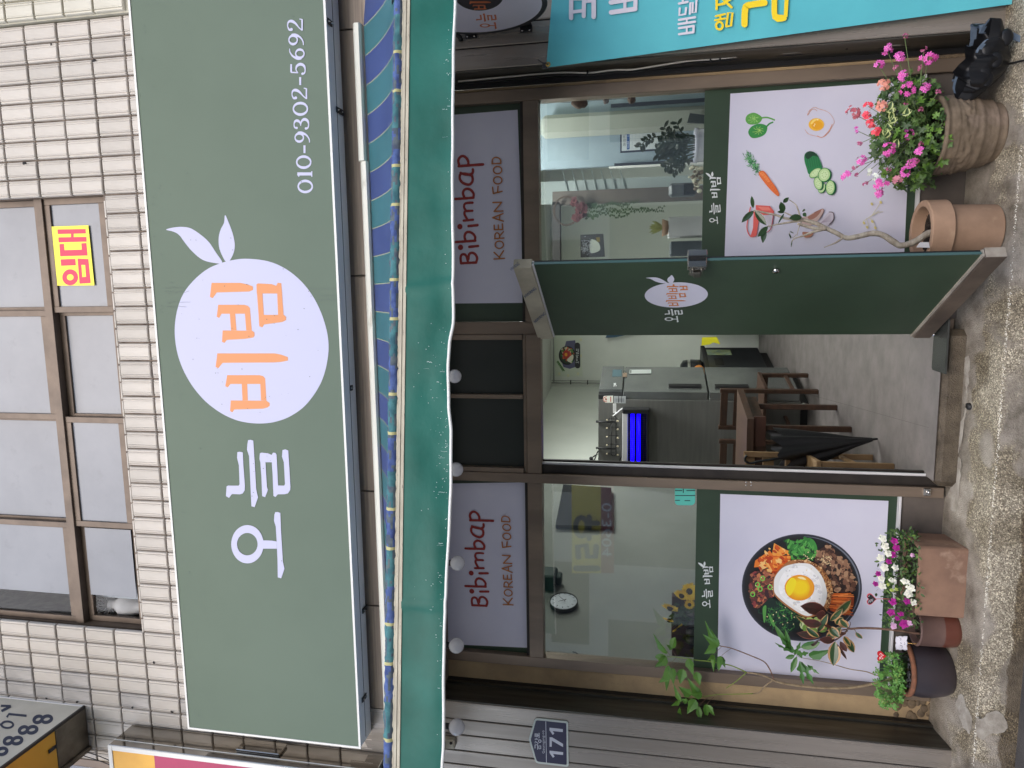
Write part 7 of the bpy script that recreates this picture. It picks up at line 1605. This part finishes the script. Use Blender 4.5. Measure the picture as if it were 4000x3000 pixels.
def chair(lab, c, ang, m, slats, grp, hgt=.78, w=.40, d=.40):
    """c: back right foot; ang: direction of the back rail to the left"""
    t = thing('wooden_chair', lab, 'chair', (c[0], c[1], FZ), grp); u = Vector((-math.cos(ang), -math.sin(ang), 0)); v = Vector((u.y, -u.x, 0)) * (1 if slats > 0 else -1); o = Vector((c[0], c[1], FZ)); sl = abs(slats)
    def b(name, a0, a1, f0, f1, z0, z1):
        q = MB(); q.box((a0, f0, z0), (a1, f1, z1), 0, .003); q.v = [tuple(o + u * a + v * f_ + Vector((0, 0, z))) for a, f_, z in q.v]; q.build(name, m, t)
    b('leg', 0, .035, 0, .035, 0, hgt); b('leg', w - .035, w, 0, .035, 0, hgt); b('leg', 0, .035, d - .035, d, 0, .40); b('leg', w - .035, w, d - .035, d, 0, .40)
    b('seat', -.005, w + .005, .037, d + .01, .402, .43); b('rail', .036, w - .036, .006, .028, hgt - .07, hgt - .01); b('rail', .036, w - .036, .006, .028, hgt - .19, hgt - .12)
    if sl > 2: b('rail', .036, w - .036, .006, .028, hgt - .36, hgt - .26)
    b('stretcher', .008, .028, .036, d - .036, .18, .21); b('stretcher', w - .028, w - .008, .036, d - .036, .18, .21); b('seat_rail', .036, w - .036, d - .03, d - .008, .34, .401)
    return t
g1 = 'wooden chairs at the table inside'
cA = atz(3199, 1525, FZ); cB = atz(3248, 1612, FZ); an = math.atan2(-(cA.x - cB.x), (cA.y - cB.y)) * -1
chair('dark brown wooden chair at the right end of the table nearest the refrigerator door', (cA.x, cA.y), -.22, M_wd, 2, g1, .80, .38, math.hypot(cA.x - cB.x, cA.y - cB.y))
chair('dark brown wooden chair with slatted back partly hidden by the door post', (cA.x - .44, cA.y - .02), -.12, M_wd, 2, g1, .80, .40, .40)
cC, cE = atz(3405, 1775, FZ), atz(3334, 1682, FZ)
chair('light pine wooden chair with the black umbrella hanging on its back', (cC.x, cC.y), .10, M_wl, -3, g1, .79, .42, math.hypot(cC.x - cE.x, cC.y - cE.y))
# ---- black umbrella leaning on the pine chair
ub = thing('black_umbrella', 'closed black umbrella hooked on the pine chair back, point toward the floor', 'umbrella', tuple(atz(3468, 1711, FZ)))
Yu = cC.y - .07; pt = at(3466, 1709, Yu - .03); hd = at(3043, 1765, Yu); q = MB(); ax = (hd - pt).normalized(); L = (hd - pt).length; a0 = ax.orthogonal().normalized(); b0 = ax.cross(a0); NA = 48
tp_pts = [(.0, .006), (.13, .007), (.135, .012), (.3, .034), (.55, .082), (.8, .125), (1.0, .158)]
for t_, r in tp_pts:
    for i in range(NA): a = 2 * PI * i / NA; rr = r * (1 + (.16 * math.sin(8 * a) + .08 * math.sin(3 * a + 1)) * min(1, t_ * 2)); ll = L * t_ * (1 + (.05 * math.sin(8 * a) + .03 * math.sin(3 * a) if t_ > .9 else 0)); q.v.append(tuple(pt + ax * ll + a0 * math.cos(a) * rr * 1.0 + b0 * math.sin(a) * rr * .75))
for j in range(len(tp_pts) - 1):
    for i in range(NA): q.f.append([j * NA + i, j * NA + (i + 1) % NA, (j + 1) * NA + (i + 1) % NA, (j + 1) * NA + i]); q.m.append(0); q.sm.append(True)
q.build('canopy', M_umb, ub)
q = MB(); Zh = zm(2600, 1260, .45208); q.tube([hd - ax * .25] + [at(*p, Yu - .02) for p in smooth(Zh([(990,1170),(900,1185),(800,1200),(740,1215),(700,1205),(686,1185),(690,1160),(705,1150)]), False, 4)], .008, 8); q.build('handle', M_black, ub)
ylb = thing('yellow_tag', 'small yellow and white paper label low behind the door post', 'label', tuple(at(3325, 1848, .2)))
q = MB(); q.prism([at(a, b, .10) for a, b in ((3306,1843),(3354,1845),(3355,1857),(3308,1855))], (0, .002, 0)); q.build('paper', mat('yellow label', rgb(206, 180, 40), .6), ylb); q = MB(); q.prism([at(a, b, .10) for a, b in ((3355,1846),(3367,1847),(3368,1857),(3356,1857))], (0, .002, 0)); q.build('paper', M_white, ylb)

# ---- wall clock, behind the left window
wd = (Vector((*WLp[0], 0)) - Vector((*WLp[1], 0))).normalized(); wn_ = Vector((-wd.y, wd.x, 0)); wn_ = wn_ if wn_.x > 0 else -wn_
def onwall(px, py, h=0):
    o = Vector((*WLp[1], 0)) + wn_ * h; r = ray(px, py); return CAM + r * ((o - CAM).dot(wn_) / r.dot(wn_))
SW_ = Surf(Vector((*WLp[1], 0)) + wn_ * .03, -wd if (-wd).cross(Vector((0, 0, 1))).dot(wn_) > 0 else wd, (0, 0, 1), wn_)
cc = onwall(2202, 2351, .03); ck = thing('wall_clock', 'round white wall clock with thin black rim on the left wall behind the glass', 'clock', tuple(cc))
Mw = Matrix((SW_.u, SW_.v, SW_.n)).transposed(); rk = (onwall(2147, 2351, .03) - onwall(2257, 2351, .03)).length / 2
q = MB(); q.lathe([(.001, .004), (rk - .006, .004), (rk - .005, .010), (rk, .009), (rk + .001, 0), (rk, -.022)], cc, 48, 1, None, Mw); q.lathe([(.001, .0045), (rk - .0055, .0045)], cc, 48, 0, None, Mw); q.build('case', [mat('clock face', rgb(216, 222, 232), .3), M_black], ck)
q = MB()
def hand(a, l, w): d = SW_.u * math.sin(a) + SW_.v * math.cos(a); s_ = SW_.u * math.cos(a) - SW_.v * math.sin(a); p = cc + SW_.n * .016; q.add([p - s_ * w - d * .02, p + s_ * w - d * .02, p + d * l + s_ * w * .4, p + d * l - s_ * w * .4], [(0, 1, 2, 3)])
hand(math.radians(330), rk * .45, .0045); hand(math.radians(48), rk * .62, .003)
for k in range(12):
    a = k * PI / 6; d = SW_.u * math.sin(a) + SW_.v * math.cos(a); s_ = SW_.u * math.cos(a) - SW_.v * math.sin(a); p = cc + SW_.n * .0135 + d * rk * .78; q.add([p - s_ * .0025 - d * .008, p + s_ * .0025 - d * .008, p + s_ * .0025 + d * .008, p - s_ * .0025 + d * .008], [(0, 1, 2, 3)])
q.build('hands', M_black, ck)
sp_ = thing('corner_speaker', 'small dark green bracket speaker at the top of the left wall', 'speaker', tuple(onwall(2145, 2255, .05))); c = onwall(2147, 2256, .06); q = MB(); q.box((c.x - .07, c.y - .09, c.z - .05), (c.x + .05, c.y + .09, c.z + .08), 0, .012); q.box((c.x - .04, c.y - .05, c.z - .09), (c.x + .03, c.y + .05, c.z - .052), 0, .01); q.build('case', mat('dark green plastic', rgb(40, 58, 54), .5), sp_)
tv = thing('wall_screen', 'large dark grey screen mounted on the left wall behind the window glass', 'television', tuple(onwall(2290, 1980, .05)))
q = MB(); q.prism([onwall(a, b, .05) for a, b in ((2200,1892),(2388,1905),(2392,2056),(2170,2050))], wn_ * -.035); q.build('screen', mat('dark screen', rgb(54, 54, 58), .25), tv)
hk = thing('wall_hook', 'small dark wire hook on the left wall near the window frame', 'hook', tuple(onwall(2245, 2548, .01))); q = MB(); q.tube([onwall(a, b, .01) for a, b in ((2236,2546),(2248,2548),(2255,2553),(2256,2560))], .004, 5); q.tube([onwall(a, b, .01) for a, b in ((2138,2545),(2158,2549),(2178,2550))], .003, 5); q.build('wire', M_black, hk)
# ---- sunflowers in a crate on the left window ledge
YF = .16; zS = zm(2000, 2000, .60277)
box('window_ledge', (-2.2, .06, 1.36), (-1.1, .36, 1.40), M_wd, room, .003)
cr = thing('sunflower_crate', 'dark wooden crate of yellow sunflowers and jars standing behind the left window', 'flower crate', tuple(at(2680, 2450, YF)))
x0_, x1_ = at(2700, 2552, YF).x, at(2700, 2415, YF).x; z1_ = at(2625, 2480, YF).z
M_crt = mat('dark red crate', rgb(74, 38, 32), .6, col2=rgb(56, 30, 26), scale=5)
box('crate', (x0_, YF - .05, 1.402), (x0_ + .05, YF + .12, z1_), M_crt, cr, .003); box('crate', (x0_ + .052, YF + .06, 1.402), (x1_ + .1, YF + .12, z1_), M_crt, cr, .003)
q = MB()
for k in range(4):
    for j in range(2): c = Vector((x0_ + .08 + k * .055, YF + .0, 1.402 + j * .07)); q.lathe([(.001, 0), (.022, 0), (.022, .045), (.016, .052), (.016, .06), (.001, .061)], c, 14)
tag(q.build('jars', mat('dim jars', rgb(110, 100, 92), .3, col2=rgb(60, 50, 46), scale=30), cr), kind='stuff')
M_pet = mat('sunflower petal', rgb(252, 222, 60), .6, col2=rgb(244, 196, 44), scale=40); M_sc = mat('sunflower heart', rgb(60, 38, 24), .8)
for (x, y, r, tilt) in ((1150, 515, .052, (.2, -1, .3)), (1100, 540, .045, (-.5, -.8, .3)), (1025, 620, .05, (-.7, -.7, .25)), (1018, 700, .035, (-.9, -.3, .2)), (1075, 750, .04, (-.6, -.4, -.6)), (1150, 600, .03, (0, -1, 0))):
    c = at(*zS([(x, y)])[0], YF - .02); ax = Vector(tilt).normalized(); a0 = ax.orthogonal().normalized(); b0 = ax.cross(a0); f_ = MB()
    for k in range(44): a = 2 * PI * k / 22 + (.14 if k > 21 else 0) + random.gauss(0, .05); u = a0 * math.cos(a) + b0 * math.sin(a); l = r * random.uniform(.85, 1.15); s_ = ax.cross(u) * r * .13; f_.add([c + u * r * .3 - s_ * .6, c + u * r * .3 + s_ * .6, c + u * l * .75 + s_ + ax * .004, c + u * l - ax * .004, c + u * l * .75 - s_ + ax * .004], [(0, 1, 2, 3, 4)])
    f_.ball(c + ax * .002, r * .36, 12, 1, (1, 1, 1)); f_.build('sunflower', [M_pet, M_sc], cr)
q = MB()
for k in range(90): p = at(*zS([(random.uniform(1040, 1170), random.uniform(600, 720))])[0], YF + random.uniform(-.03, .05)); dv = Vector((random.gauss(0, 1), -.4, random.gauss(.2, .8))).normalized(); blade(q, p, p + dv * .035, .014, (0, -1, .2), 0, None, 0, 'ell')
tag(q.build('foliage', mat('dusty leaf', rgb(78, 92, 58), .6), cr), kind='stuff')

# ---- right window: partition with notice, plant, mirror frame, wreath
zR = zm(2100, 360, .39783); Yp = 1.15
def R_(x, y, Y=Yp): return at(*zR([(x, y)])[0], Y)
box('window_ledge', (-.12, .06, 1.36), (1.05, .36, 1.40), M_white, room, .003)
xe = R_(800, 720).x
pt_ = thing('partition', 'pale blue grey panelled partition with a cream column behind the right window', 'partition', (.9, Yp, FZ))
q = MB(); q.box((xe, Yp + .01, FZ), (1.5, Yp + .05, 2.9)); q.build('panel', M_bluep, pt_)
q = MB(); q.box((R_(300, 465).x, Yp - .10, FZ), (R_(300, 240).x, Yp - .03, R_(45, 300).z), 0, .03); q.build('column', mat('cream column', rgb(150, 154, 146), .6), pt_)
q = MB(); q.box((R_(900, 182).x, Yp - .12, FZ), (R_(900, 150).x, Yp - .10, R_(728, 170).z)); q.box((R_(900, 725).x, Yp - .03, 1.3), (R_(900, 700).x, Yp - .01, R_(755, 710).z)); q.build('dark_strip', mat('dark strip', rgb(40, 44, 58), .5), pt_)
q = MB(); q.box((R_(900, 748).x, Yp - .03, 1.3), (R_(900, 728).x, Yp - .012, R_(705, 735).z)); q.build('white_strip', M_white, pt_)
box('louvre_panel', (R_(700, 985).x, Yp + .5, FZ), (xe - .01, Yp + .54, 2.8), mat('white slatted panel', rgb(180, 190, 188), .6), pt_)
q = MB()
for k in range(7):
    A, B = R_(240 + k * 95, 760, Yp + .49), R_(300 + k * 95, 975, Yp + .49); q.tube([A, B], .004, 4)
q.build('slat_line', mat('slat shadow gap', rgb(140, 150, 148), .8), pt_)
nb = thing('origin_notice', 'framed white notice board with blue header row and navy frame behind the right window', 'notice board', tuple(R_(1040, 400)))
q = MB(); c4 = [R_(*p, Yp - .02) for p in ((812,238),(1282,203),(1284,562),(812,592))]; q.prism(c4, (0, .02, 0)); q.build('frame', mat('navy frame', rgb(30, 36, 66), .4), nb)
pr = Print(front(Yp - .02), .001, .00012); pr.fill(zR([(826,250),(1270,218),(1272,550),(826,578)]), f(196, 202, 204)); pr.fill(zR([(876,258),(904,256),(904,562),(876,566)]), f(40, 84, 150))
for y_ in (355, 460): pr.stroke(zR([(876, y_), (1270, y_ - 16)]), 1.0, f(150, 158, 166), cap=False)
for x_ in range(930, 1270, 34): pr.stroke(zR([(x_, 255), (x_, 560)]), .8, f(168, 176, 184), cap=False)
text_px(pr, '원산지표시판', zR([(864, 530)])[0], zR([(864, 300)])[0], 9.5, f(30, 34, 60))
text_px(pr, '표시품목', zR([(898, 548)])[0], zR([(898, 480)])[0], 6, f(220, 226, 236)); text_px(pr, '원산지', zR([(898, 440)])[0], zR([(898, 385)])[0], 6, f(220, 226, 236)); text_px(pr, '음식명', zR([(898, 340)])[0], zR([(898, 280)])[0], 6, f(220, 226, 236))
pr.done('print', nb)
q = MB(); c4 = [R_(*p, Yp - .14) for p in ((1495,205),(1660,225),(1660,305),(1470,295))]; q.prism(c4, (0, .02, 0)); q2 = thing('small_frame', 'small dark picture frame standing low at the right of the notice board', 'picture frame', tuple(c4[0])); q.build('frame', mat('grey frame', rgb(56, 62, 66), .5), q2)
# doorway frame with the bright kitchen beyond
Yd = 1.35
df = thing('inner_door_frame', 'dark brown wooden inner door frame opening to the bright back room', 'door frame', (R_(900, 1000, Yd).x, Yd, FZ))
box('jamb', (R_(900, 1078, Yd).x, Yd, FZ), (R_(900, 945, Yd).x, Yd + .08, R_(145, 1000, Yd).z), mat('grey brown jamb', rgb(96, 88, 80), .6, col2=rgb(84, 76, 70), scale=3), df); box('head', (R_(150, 1900, Yd).x, Yd, R_(218, 1200, Yd).z), (R_(150, 1079, Yd).x, Yd + .08, R_(142, 1200, Yd).z), mat('dark door head', rgb(48, 46, 44), .6), df)
wr_ = thing('rose_wreath', 'twig wreath with dusty pink roses and trailing leaf strings hanging in the inner doorway', 'wreath', tuple(R_(300, 1170, 1.3)))
q = MB()
for k in range(7):
    pts = [R_(285 + (125 + random.uniform(-10, 10)) * math.cos(a), 1165 + (140 + random.uniform(-10, 10)) * math.sin(a), 1.3 + random.uniform(-.01, .01)) for a in (2 * PI * i / 24 for i in range(25))]; q.tube(pts, .003, 4)
q.build('twig_ring', mat('dark twigs', rgb(70, 56, 46), .8), wr_)
M_rose = mat('dusty pink rose', rgb(98, 50, 52), .7, col2=rgb(74, 36, 40), scale=60)
for (x, y) in ((360,1060),(385,1100),(400,1150),(390,1200),(420,1225),(385,1245),(440,1110),(460,1160),(450,1200),(350,1090),(470,1130),(360,1230)): ruffle(wr_, R_(x, y, 1.27 + random.uniform(-.02, .02)), .024, M_rose, 'rose')
q = MB()
for (y0, x1, y1) in ((1110, 900, 1100), (1140, 1250, 1165), (1180, 1260, 1130), (1200, 900, 1215), (1220, 590, 1225), (1120, 580, 1105), (1170, 1110, 1180), (1130, 1000, 1070)):
    pts = [(470 + (x1 - 470) * i / 14, y0 + (y1 - y0) * i / 14 + 14 * math.sin(i * .8 + y0)) for i in range(15)]; P_ = [R_(a, b, 1.28) for a, b in pts]; q.tube(P_, .0014, 4)
    for i in range(0, 14):
        for k in range(3): p = P_[i].lerp(P_[i + 1], k / 3); dv = Vector((random.choice((-1, 1)), -.2, random.uniform(-.5, .5))).normalized(); blade(q, p, p + dv * .014, .009, (0, -1, 0), 0, None, 0, 'ell')
tag(q.build('leaf_strings', M_rub, wr_), kind='stuff')
pk2 = thing('flower_vase_picture', 'dark framed picture of a white vase with white blossom in the back room', 'picture', tuple(R_(540, 1500, 2.2)))
q = MB(); q.prism([R_(*p, 2.2) for p in ((420,1400),(645,1390),(660,1615),(422,1622))], (0, .02, 0)); q.build('frame', mat('black frame', rgb(36, 36, 38), .5), pk2)
pr = Print(front(2.2), .001, .0001); pr.fill(zR([(430,1412),(636,1402),(648,1604),(432,1612)]), f(46, 46, 50)); pr.fill(zR(smooth([(520,1450),(590,1470),(615,1520),(600,1560),(520,1575)], True)), f(206, 212, 200)); pr.fill(zR([(570,1425),(612,1425),(612,1470),(585,1470)]), f(140, 120, 50))
for k in range(120): pr.fill(zR(ell(random.gauss(475, 26), random.gauss(1510, 48), 6, 5, 6)), random.choice([f(196,200,206), f(120,124,134), f(168,170,180)]))
pr.done('print', pk2)
sb = thing('storage_boxes', 'grey white boxes with a small potted succulent stacked low in the back room', 'box', tuple(R_(1380, 1320, 1.9)))
for (x0, y0, x1, y1, m_) in ((1285,1415,1465,1225,M_alum), (1305,1600,1465,1465,mat('slate box', rgb(84, 90, 98), .6))): 
    A, B = R_(x1, y0, 1.9), R_(x0, y1, 1.9); box('box', (A.x, 1.9, A.z - .3), (B.x, 2.1, B.z), m_, sb, .006)
c = R_(1285, 1330, 1.95); q = MB(); q.lathe([(.001, 0), (.05, 0), (.07, .05), (.062, .05)], c, 20); q.build('pot', M_terra, sb); q = MB()
for k in range(30): dv = Vector((random.gauss(0, .5), random.gauss(0, .4), 1)).normalized(); blade(q, c + Vector((0, 0, .04)), c + Vector((0, 0, .04)) + dv * random.uniform(.06, .12), .02, (0, -1, 0), 0, None, 0, 'ell')
tag(q.build('succulent', mat('pale succulent', rgb(150, 154, 96), .6), sb), kind='stuff')
# plant on the ledge
zz = thing('ledge_plant', 'dark glossy potted plant in a white pot on the ledge behind the right window', 'potted plant', tuple(at(2740, 565, .18)))
YZ = .19; pc_ = R_(1640, 520, YZ); z_t = R_(1535, 520, YZ).z; r_ = abs(R_(1600, 345, YZ).x - R_(1600, 690, YZ).x) / 2; pc_.z = 1.402
q = MB(); q.lathe([(.001, 0), (r_ * .8, 0), (r_ * .92, (z_t - 1.402) * .5), (r_ * .95, z_t - 1.402 - .02), (r_, z_t - 1.402 - .018), (r_, z_t - 1.402), (r_ - .01, z_t - 1.402), (r_ - .012, z_t - 1.44)], pc_, 40); q.build('pot', mat('glazed white pot', rgb(200, 200, 214), .15), zz)
q = MB()
for (pts, n_) in (([(1560,430),(1350,420),(1160,440),(1060,480),(1000,540)], 16), ([(1560,480),(1400,480),(1300,440),(1240,330)], 14), ([(1560,520),(1400,540),(1280,540),(1180,560)], 22), ([(1560,560),(1400,590),(1260,610),(1170,610)], 22), ([(1560,600),(1420,640),(1330,690),(1250,740)], 16), ([(1560,620),(1450,680),(1380,740),(1320,800)], 12), ([(1560,450),(1420,400),(1380,330),(1360,290)], 5), ([(1560,500),(1420,500),(1300,500),(1200,490)], 20), ([(1560,540),(1450,560),(1350,570),(1230,600)], 20), ([(1560,470),(1470,450),(1380,470),(1290,400)], 14)):
    Yq = YZ + random.uniform(-.05, .06); P_ = [Vector(v) for v in smooth([tuple(R_(a, b, Yq)) for a, b in pts], False, 6)]; q.tube(P_, [.0045 * (1 - .6 * i / len(P_)) for i in range(len(P_))], 6)
    for k in range(n_):
        i = int(len(P_) * (.25 + .74 * k / n_)); i = min(i, len(P_) - 2); p = P_[i]; d = (P_[i + 1] - P_[i]).normalized(); s_ = Vector((d.z, 0, -d.x)) * (1 if k % 2 else -1); blade(q, p, p + (s_ * .8 + d * .5 + Vector((0, random.uniform(-.4, .4), 0))).normalized() * random.uniform(.03, .045), .018, (0, -1, .1), 0, None, 0, 'ell')
tag(q.build('foliage', mat('dark glossy foliage', rgb(40, 54, 38), .3), zz), kind='stuff')
pbj = thing('pebble_ornament', 'heap of pale pebbles and small ornaments beside the white pot on the ledge', 'ornament', tuple(R_(1580, 820, .15)))
q = MB()
for k in range(70): x, y = random.gauss(1575, 26), random.gauss(830, 55); q.ball(R_(min(x, 1640), y, .15 + random.uniform(0, .06)), random.uniform(.006, .013), 6, random.choice((0, 1)))
tag(q.build('pebbles', [mat('pale pebble', rgb(196, 190, 166), .5), mat('brown pebble', rgb(110, 92, 72), .5)], pbj), kind='stuff')
pc2 = thing('payment_terminal', 'small dark grey card terminal behind the right window glass', 'card terminal', tuple(R_(1430, 950, .3)))
A, B = R_(1560, 1015, .3), R_(1290, 892, .3); box('body', (A.x, .3, A.z), (B.x, .36, B.z), mat('terminal grey', rgb(84, 88, 92), .4), pc2, .015); A, B = R_(1552, 1005, .3), R_(1436, 900, .3); box('screen', (A.x, .296, A.z), (B.x, .2995, B.z), mat('terminal screen', rgb(30, 32, 38), .2), pc2)
dw = thing('driftwood_garland', 'string of small brown driftwood pieces hanging inside the top corner of the right window', 'garland', tuple(R_(400, 110, .08)))
for (x0, x1, yc, r) in ((330, 492, 112, .030), (640, 702, 78, .02), (882, 962, 68, .026)):
    q = MB(); a, b = R_(x0, yc, .08), R_(x1, yc, .08); q.tube([a.lerp(b, k / 6) + Vector((random.uniform(-.004, .004), 0, 0)) for k in range(7)], [r * s_ for s_ in (.2, .6, .9, 1, .85, .8, .3)], 7); q.build('driftwood', mat('driftwood', rgb(84, 60, 44), .8, col2=rgb(58, 42, 32), scale=40), dw)
q = MB(); q.tube([R_(a, b, .08) for a, b in ((20,112),(100,108),(200,98),(310,100),(400,80),(500,88),(560,78),(640,76),(800,64),(880,66))], .0016, 5); q.build('string', M_cord, dw)

# ================================================================== ACROSS THE STREET (seen only as reflections)
ob_ = thing('opposite_building', 'plain low street building across the road behind the viewer', 'building', (0, -11, 0))
M_opp = mat('opposite wall', rgb(192, 186, 176), .8, col2=rgb(176, 170, 162), scale=.8)
box('wall', (-16, -13, .0), (16, -10, 4.0), M_opp, ob_); box('pavement_edge', (-16, -9.99, .036), (16, -8.8, .15), M_conc, ob_)
for k in range(9): box('window', (-14 + k * 3.3, -10.02, 2.9), (-12.2 + k * 3.3, -9.995, 3.7), M_bronzed, ob_)
for k in range(7): box('shop_opening', (-14 + k * 4.2, -10.03, .16), (-11 + k * 4.2, -9.995, 2.5), mat('dim shop opening', rgb(60, 62, 64), .3), ob_)
box('roof_edge', (-16.1, -10.1, 4.001), (16.1, -9.9, 4.15), M_white, ob_)
def mir(px, py, D): p = at(px, py, D); return Vector((p.x, -D, p.z))
yb = thing('street_banner', 'yellow and maroon street banner mirrored in the left window glass', 'banner', tuple(mir(2300, 2060, 9)))
zz12 = zm(2000, 2000, .60277)
def mb_(pts, D, name, m, th=.02): q = MB(); q.prism([mir(*p, D) for p in zz12(pts)], (0, -th, 0)); return q.build(name, m, yb)
mb_([(385,-320),(575,-320),(575,400),(388,400)], 9, 'yellow_cloth', mat('street yellow', rgb(244, 214, 70), .7)); mb_([(576,-320),(660,-320),(660,400),(576,400)], 9, 'maroon_cloth', mat('street maroon', rgb(150, 50, 62), .7))
SM = Surf((0, -8.98, 0), (-1, 0, 0), (0, 0, 1), (0, 1, 0)); pr = Print(SM, .01, .002)
def mp(pts): return [((mir(*p, 9) - SM.o).dot(SM.u), (mir(*p, 9) - SM.o).dot(SM.v)) for p in zz12(pts)]
KK = f(40, 40, 46)
pr.stroke(mp([(430,205),(430,290),(490,290),(490,205),(540,205),(540,290)][:0] or [(430,290),(425,225),(480,215),(490,290),(540,290),(545,225)]), .12, KK, px=False); pr.stroke(mp([(415,365),(555,365)]), .12, KK, px=False)
pr.stroke(mp(ell(450, 95, 38, 60, 20)), .1, KK, True, px=False); pr.stroke(mp([(500,30),(500,170)]), .1, KK, px=False); pr.stroke(mp([(500,70),(555,70)]), .1, KK, px=False); pr.stroke(mp([(500,130),(555,130)]), .1, KK, px=False)
(ua, va), (ub_, vb) = mp([(645, -60)])[0], mp([(645, 285)])[0]; text_uv(pr, '0-3604', (min(ua, ub_), va), .26, f(226, 220, 226), abs(ub_ - ua))
pr.done('lettering', yb)
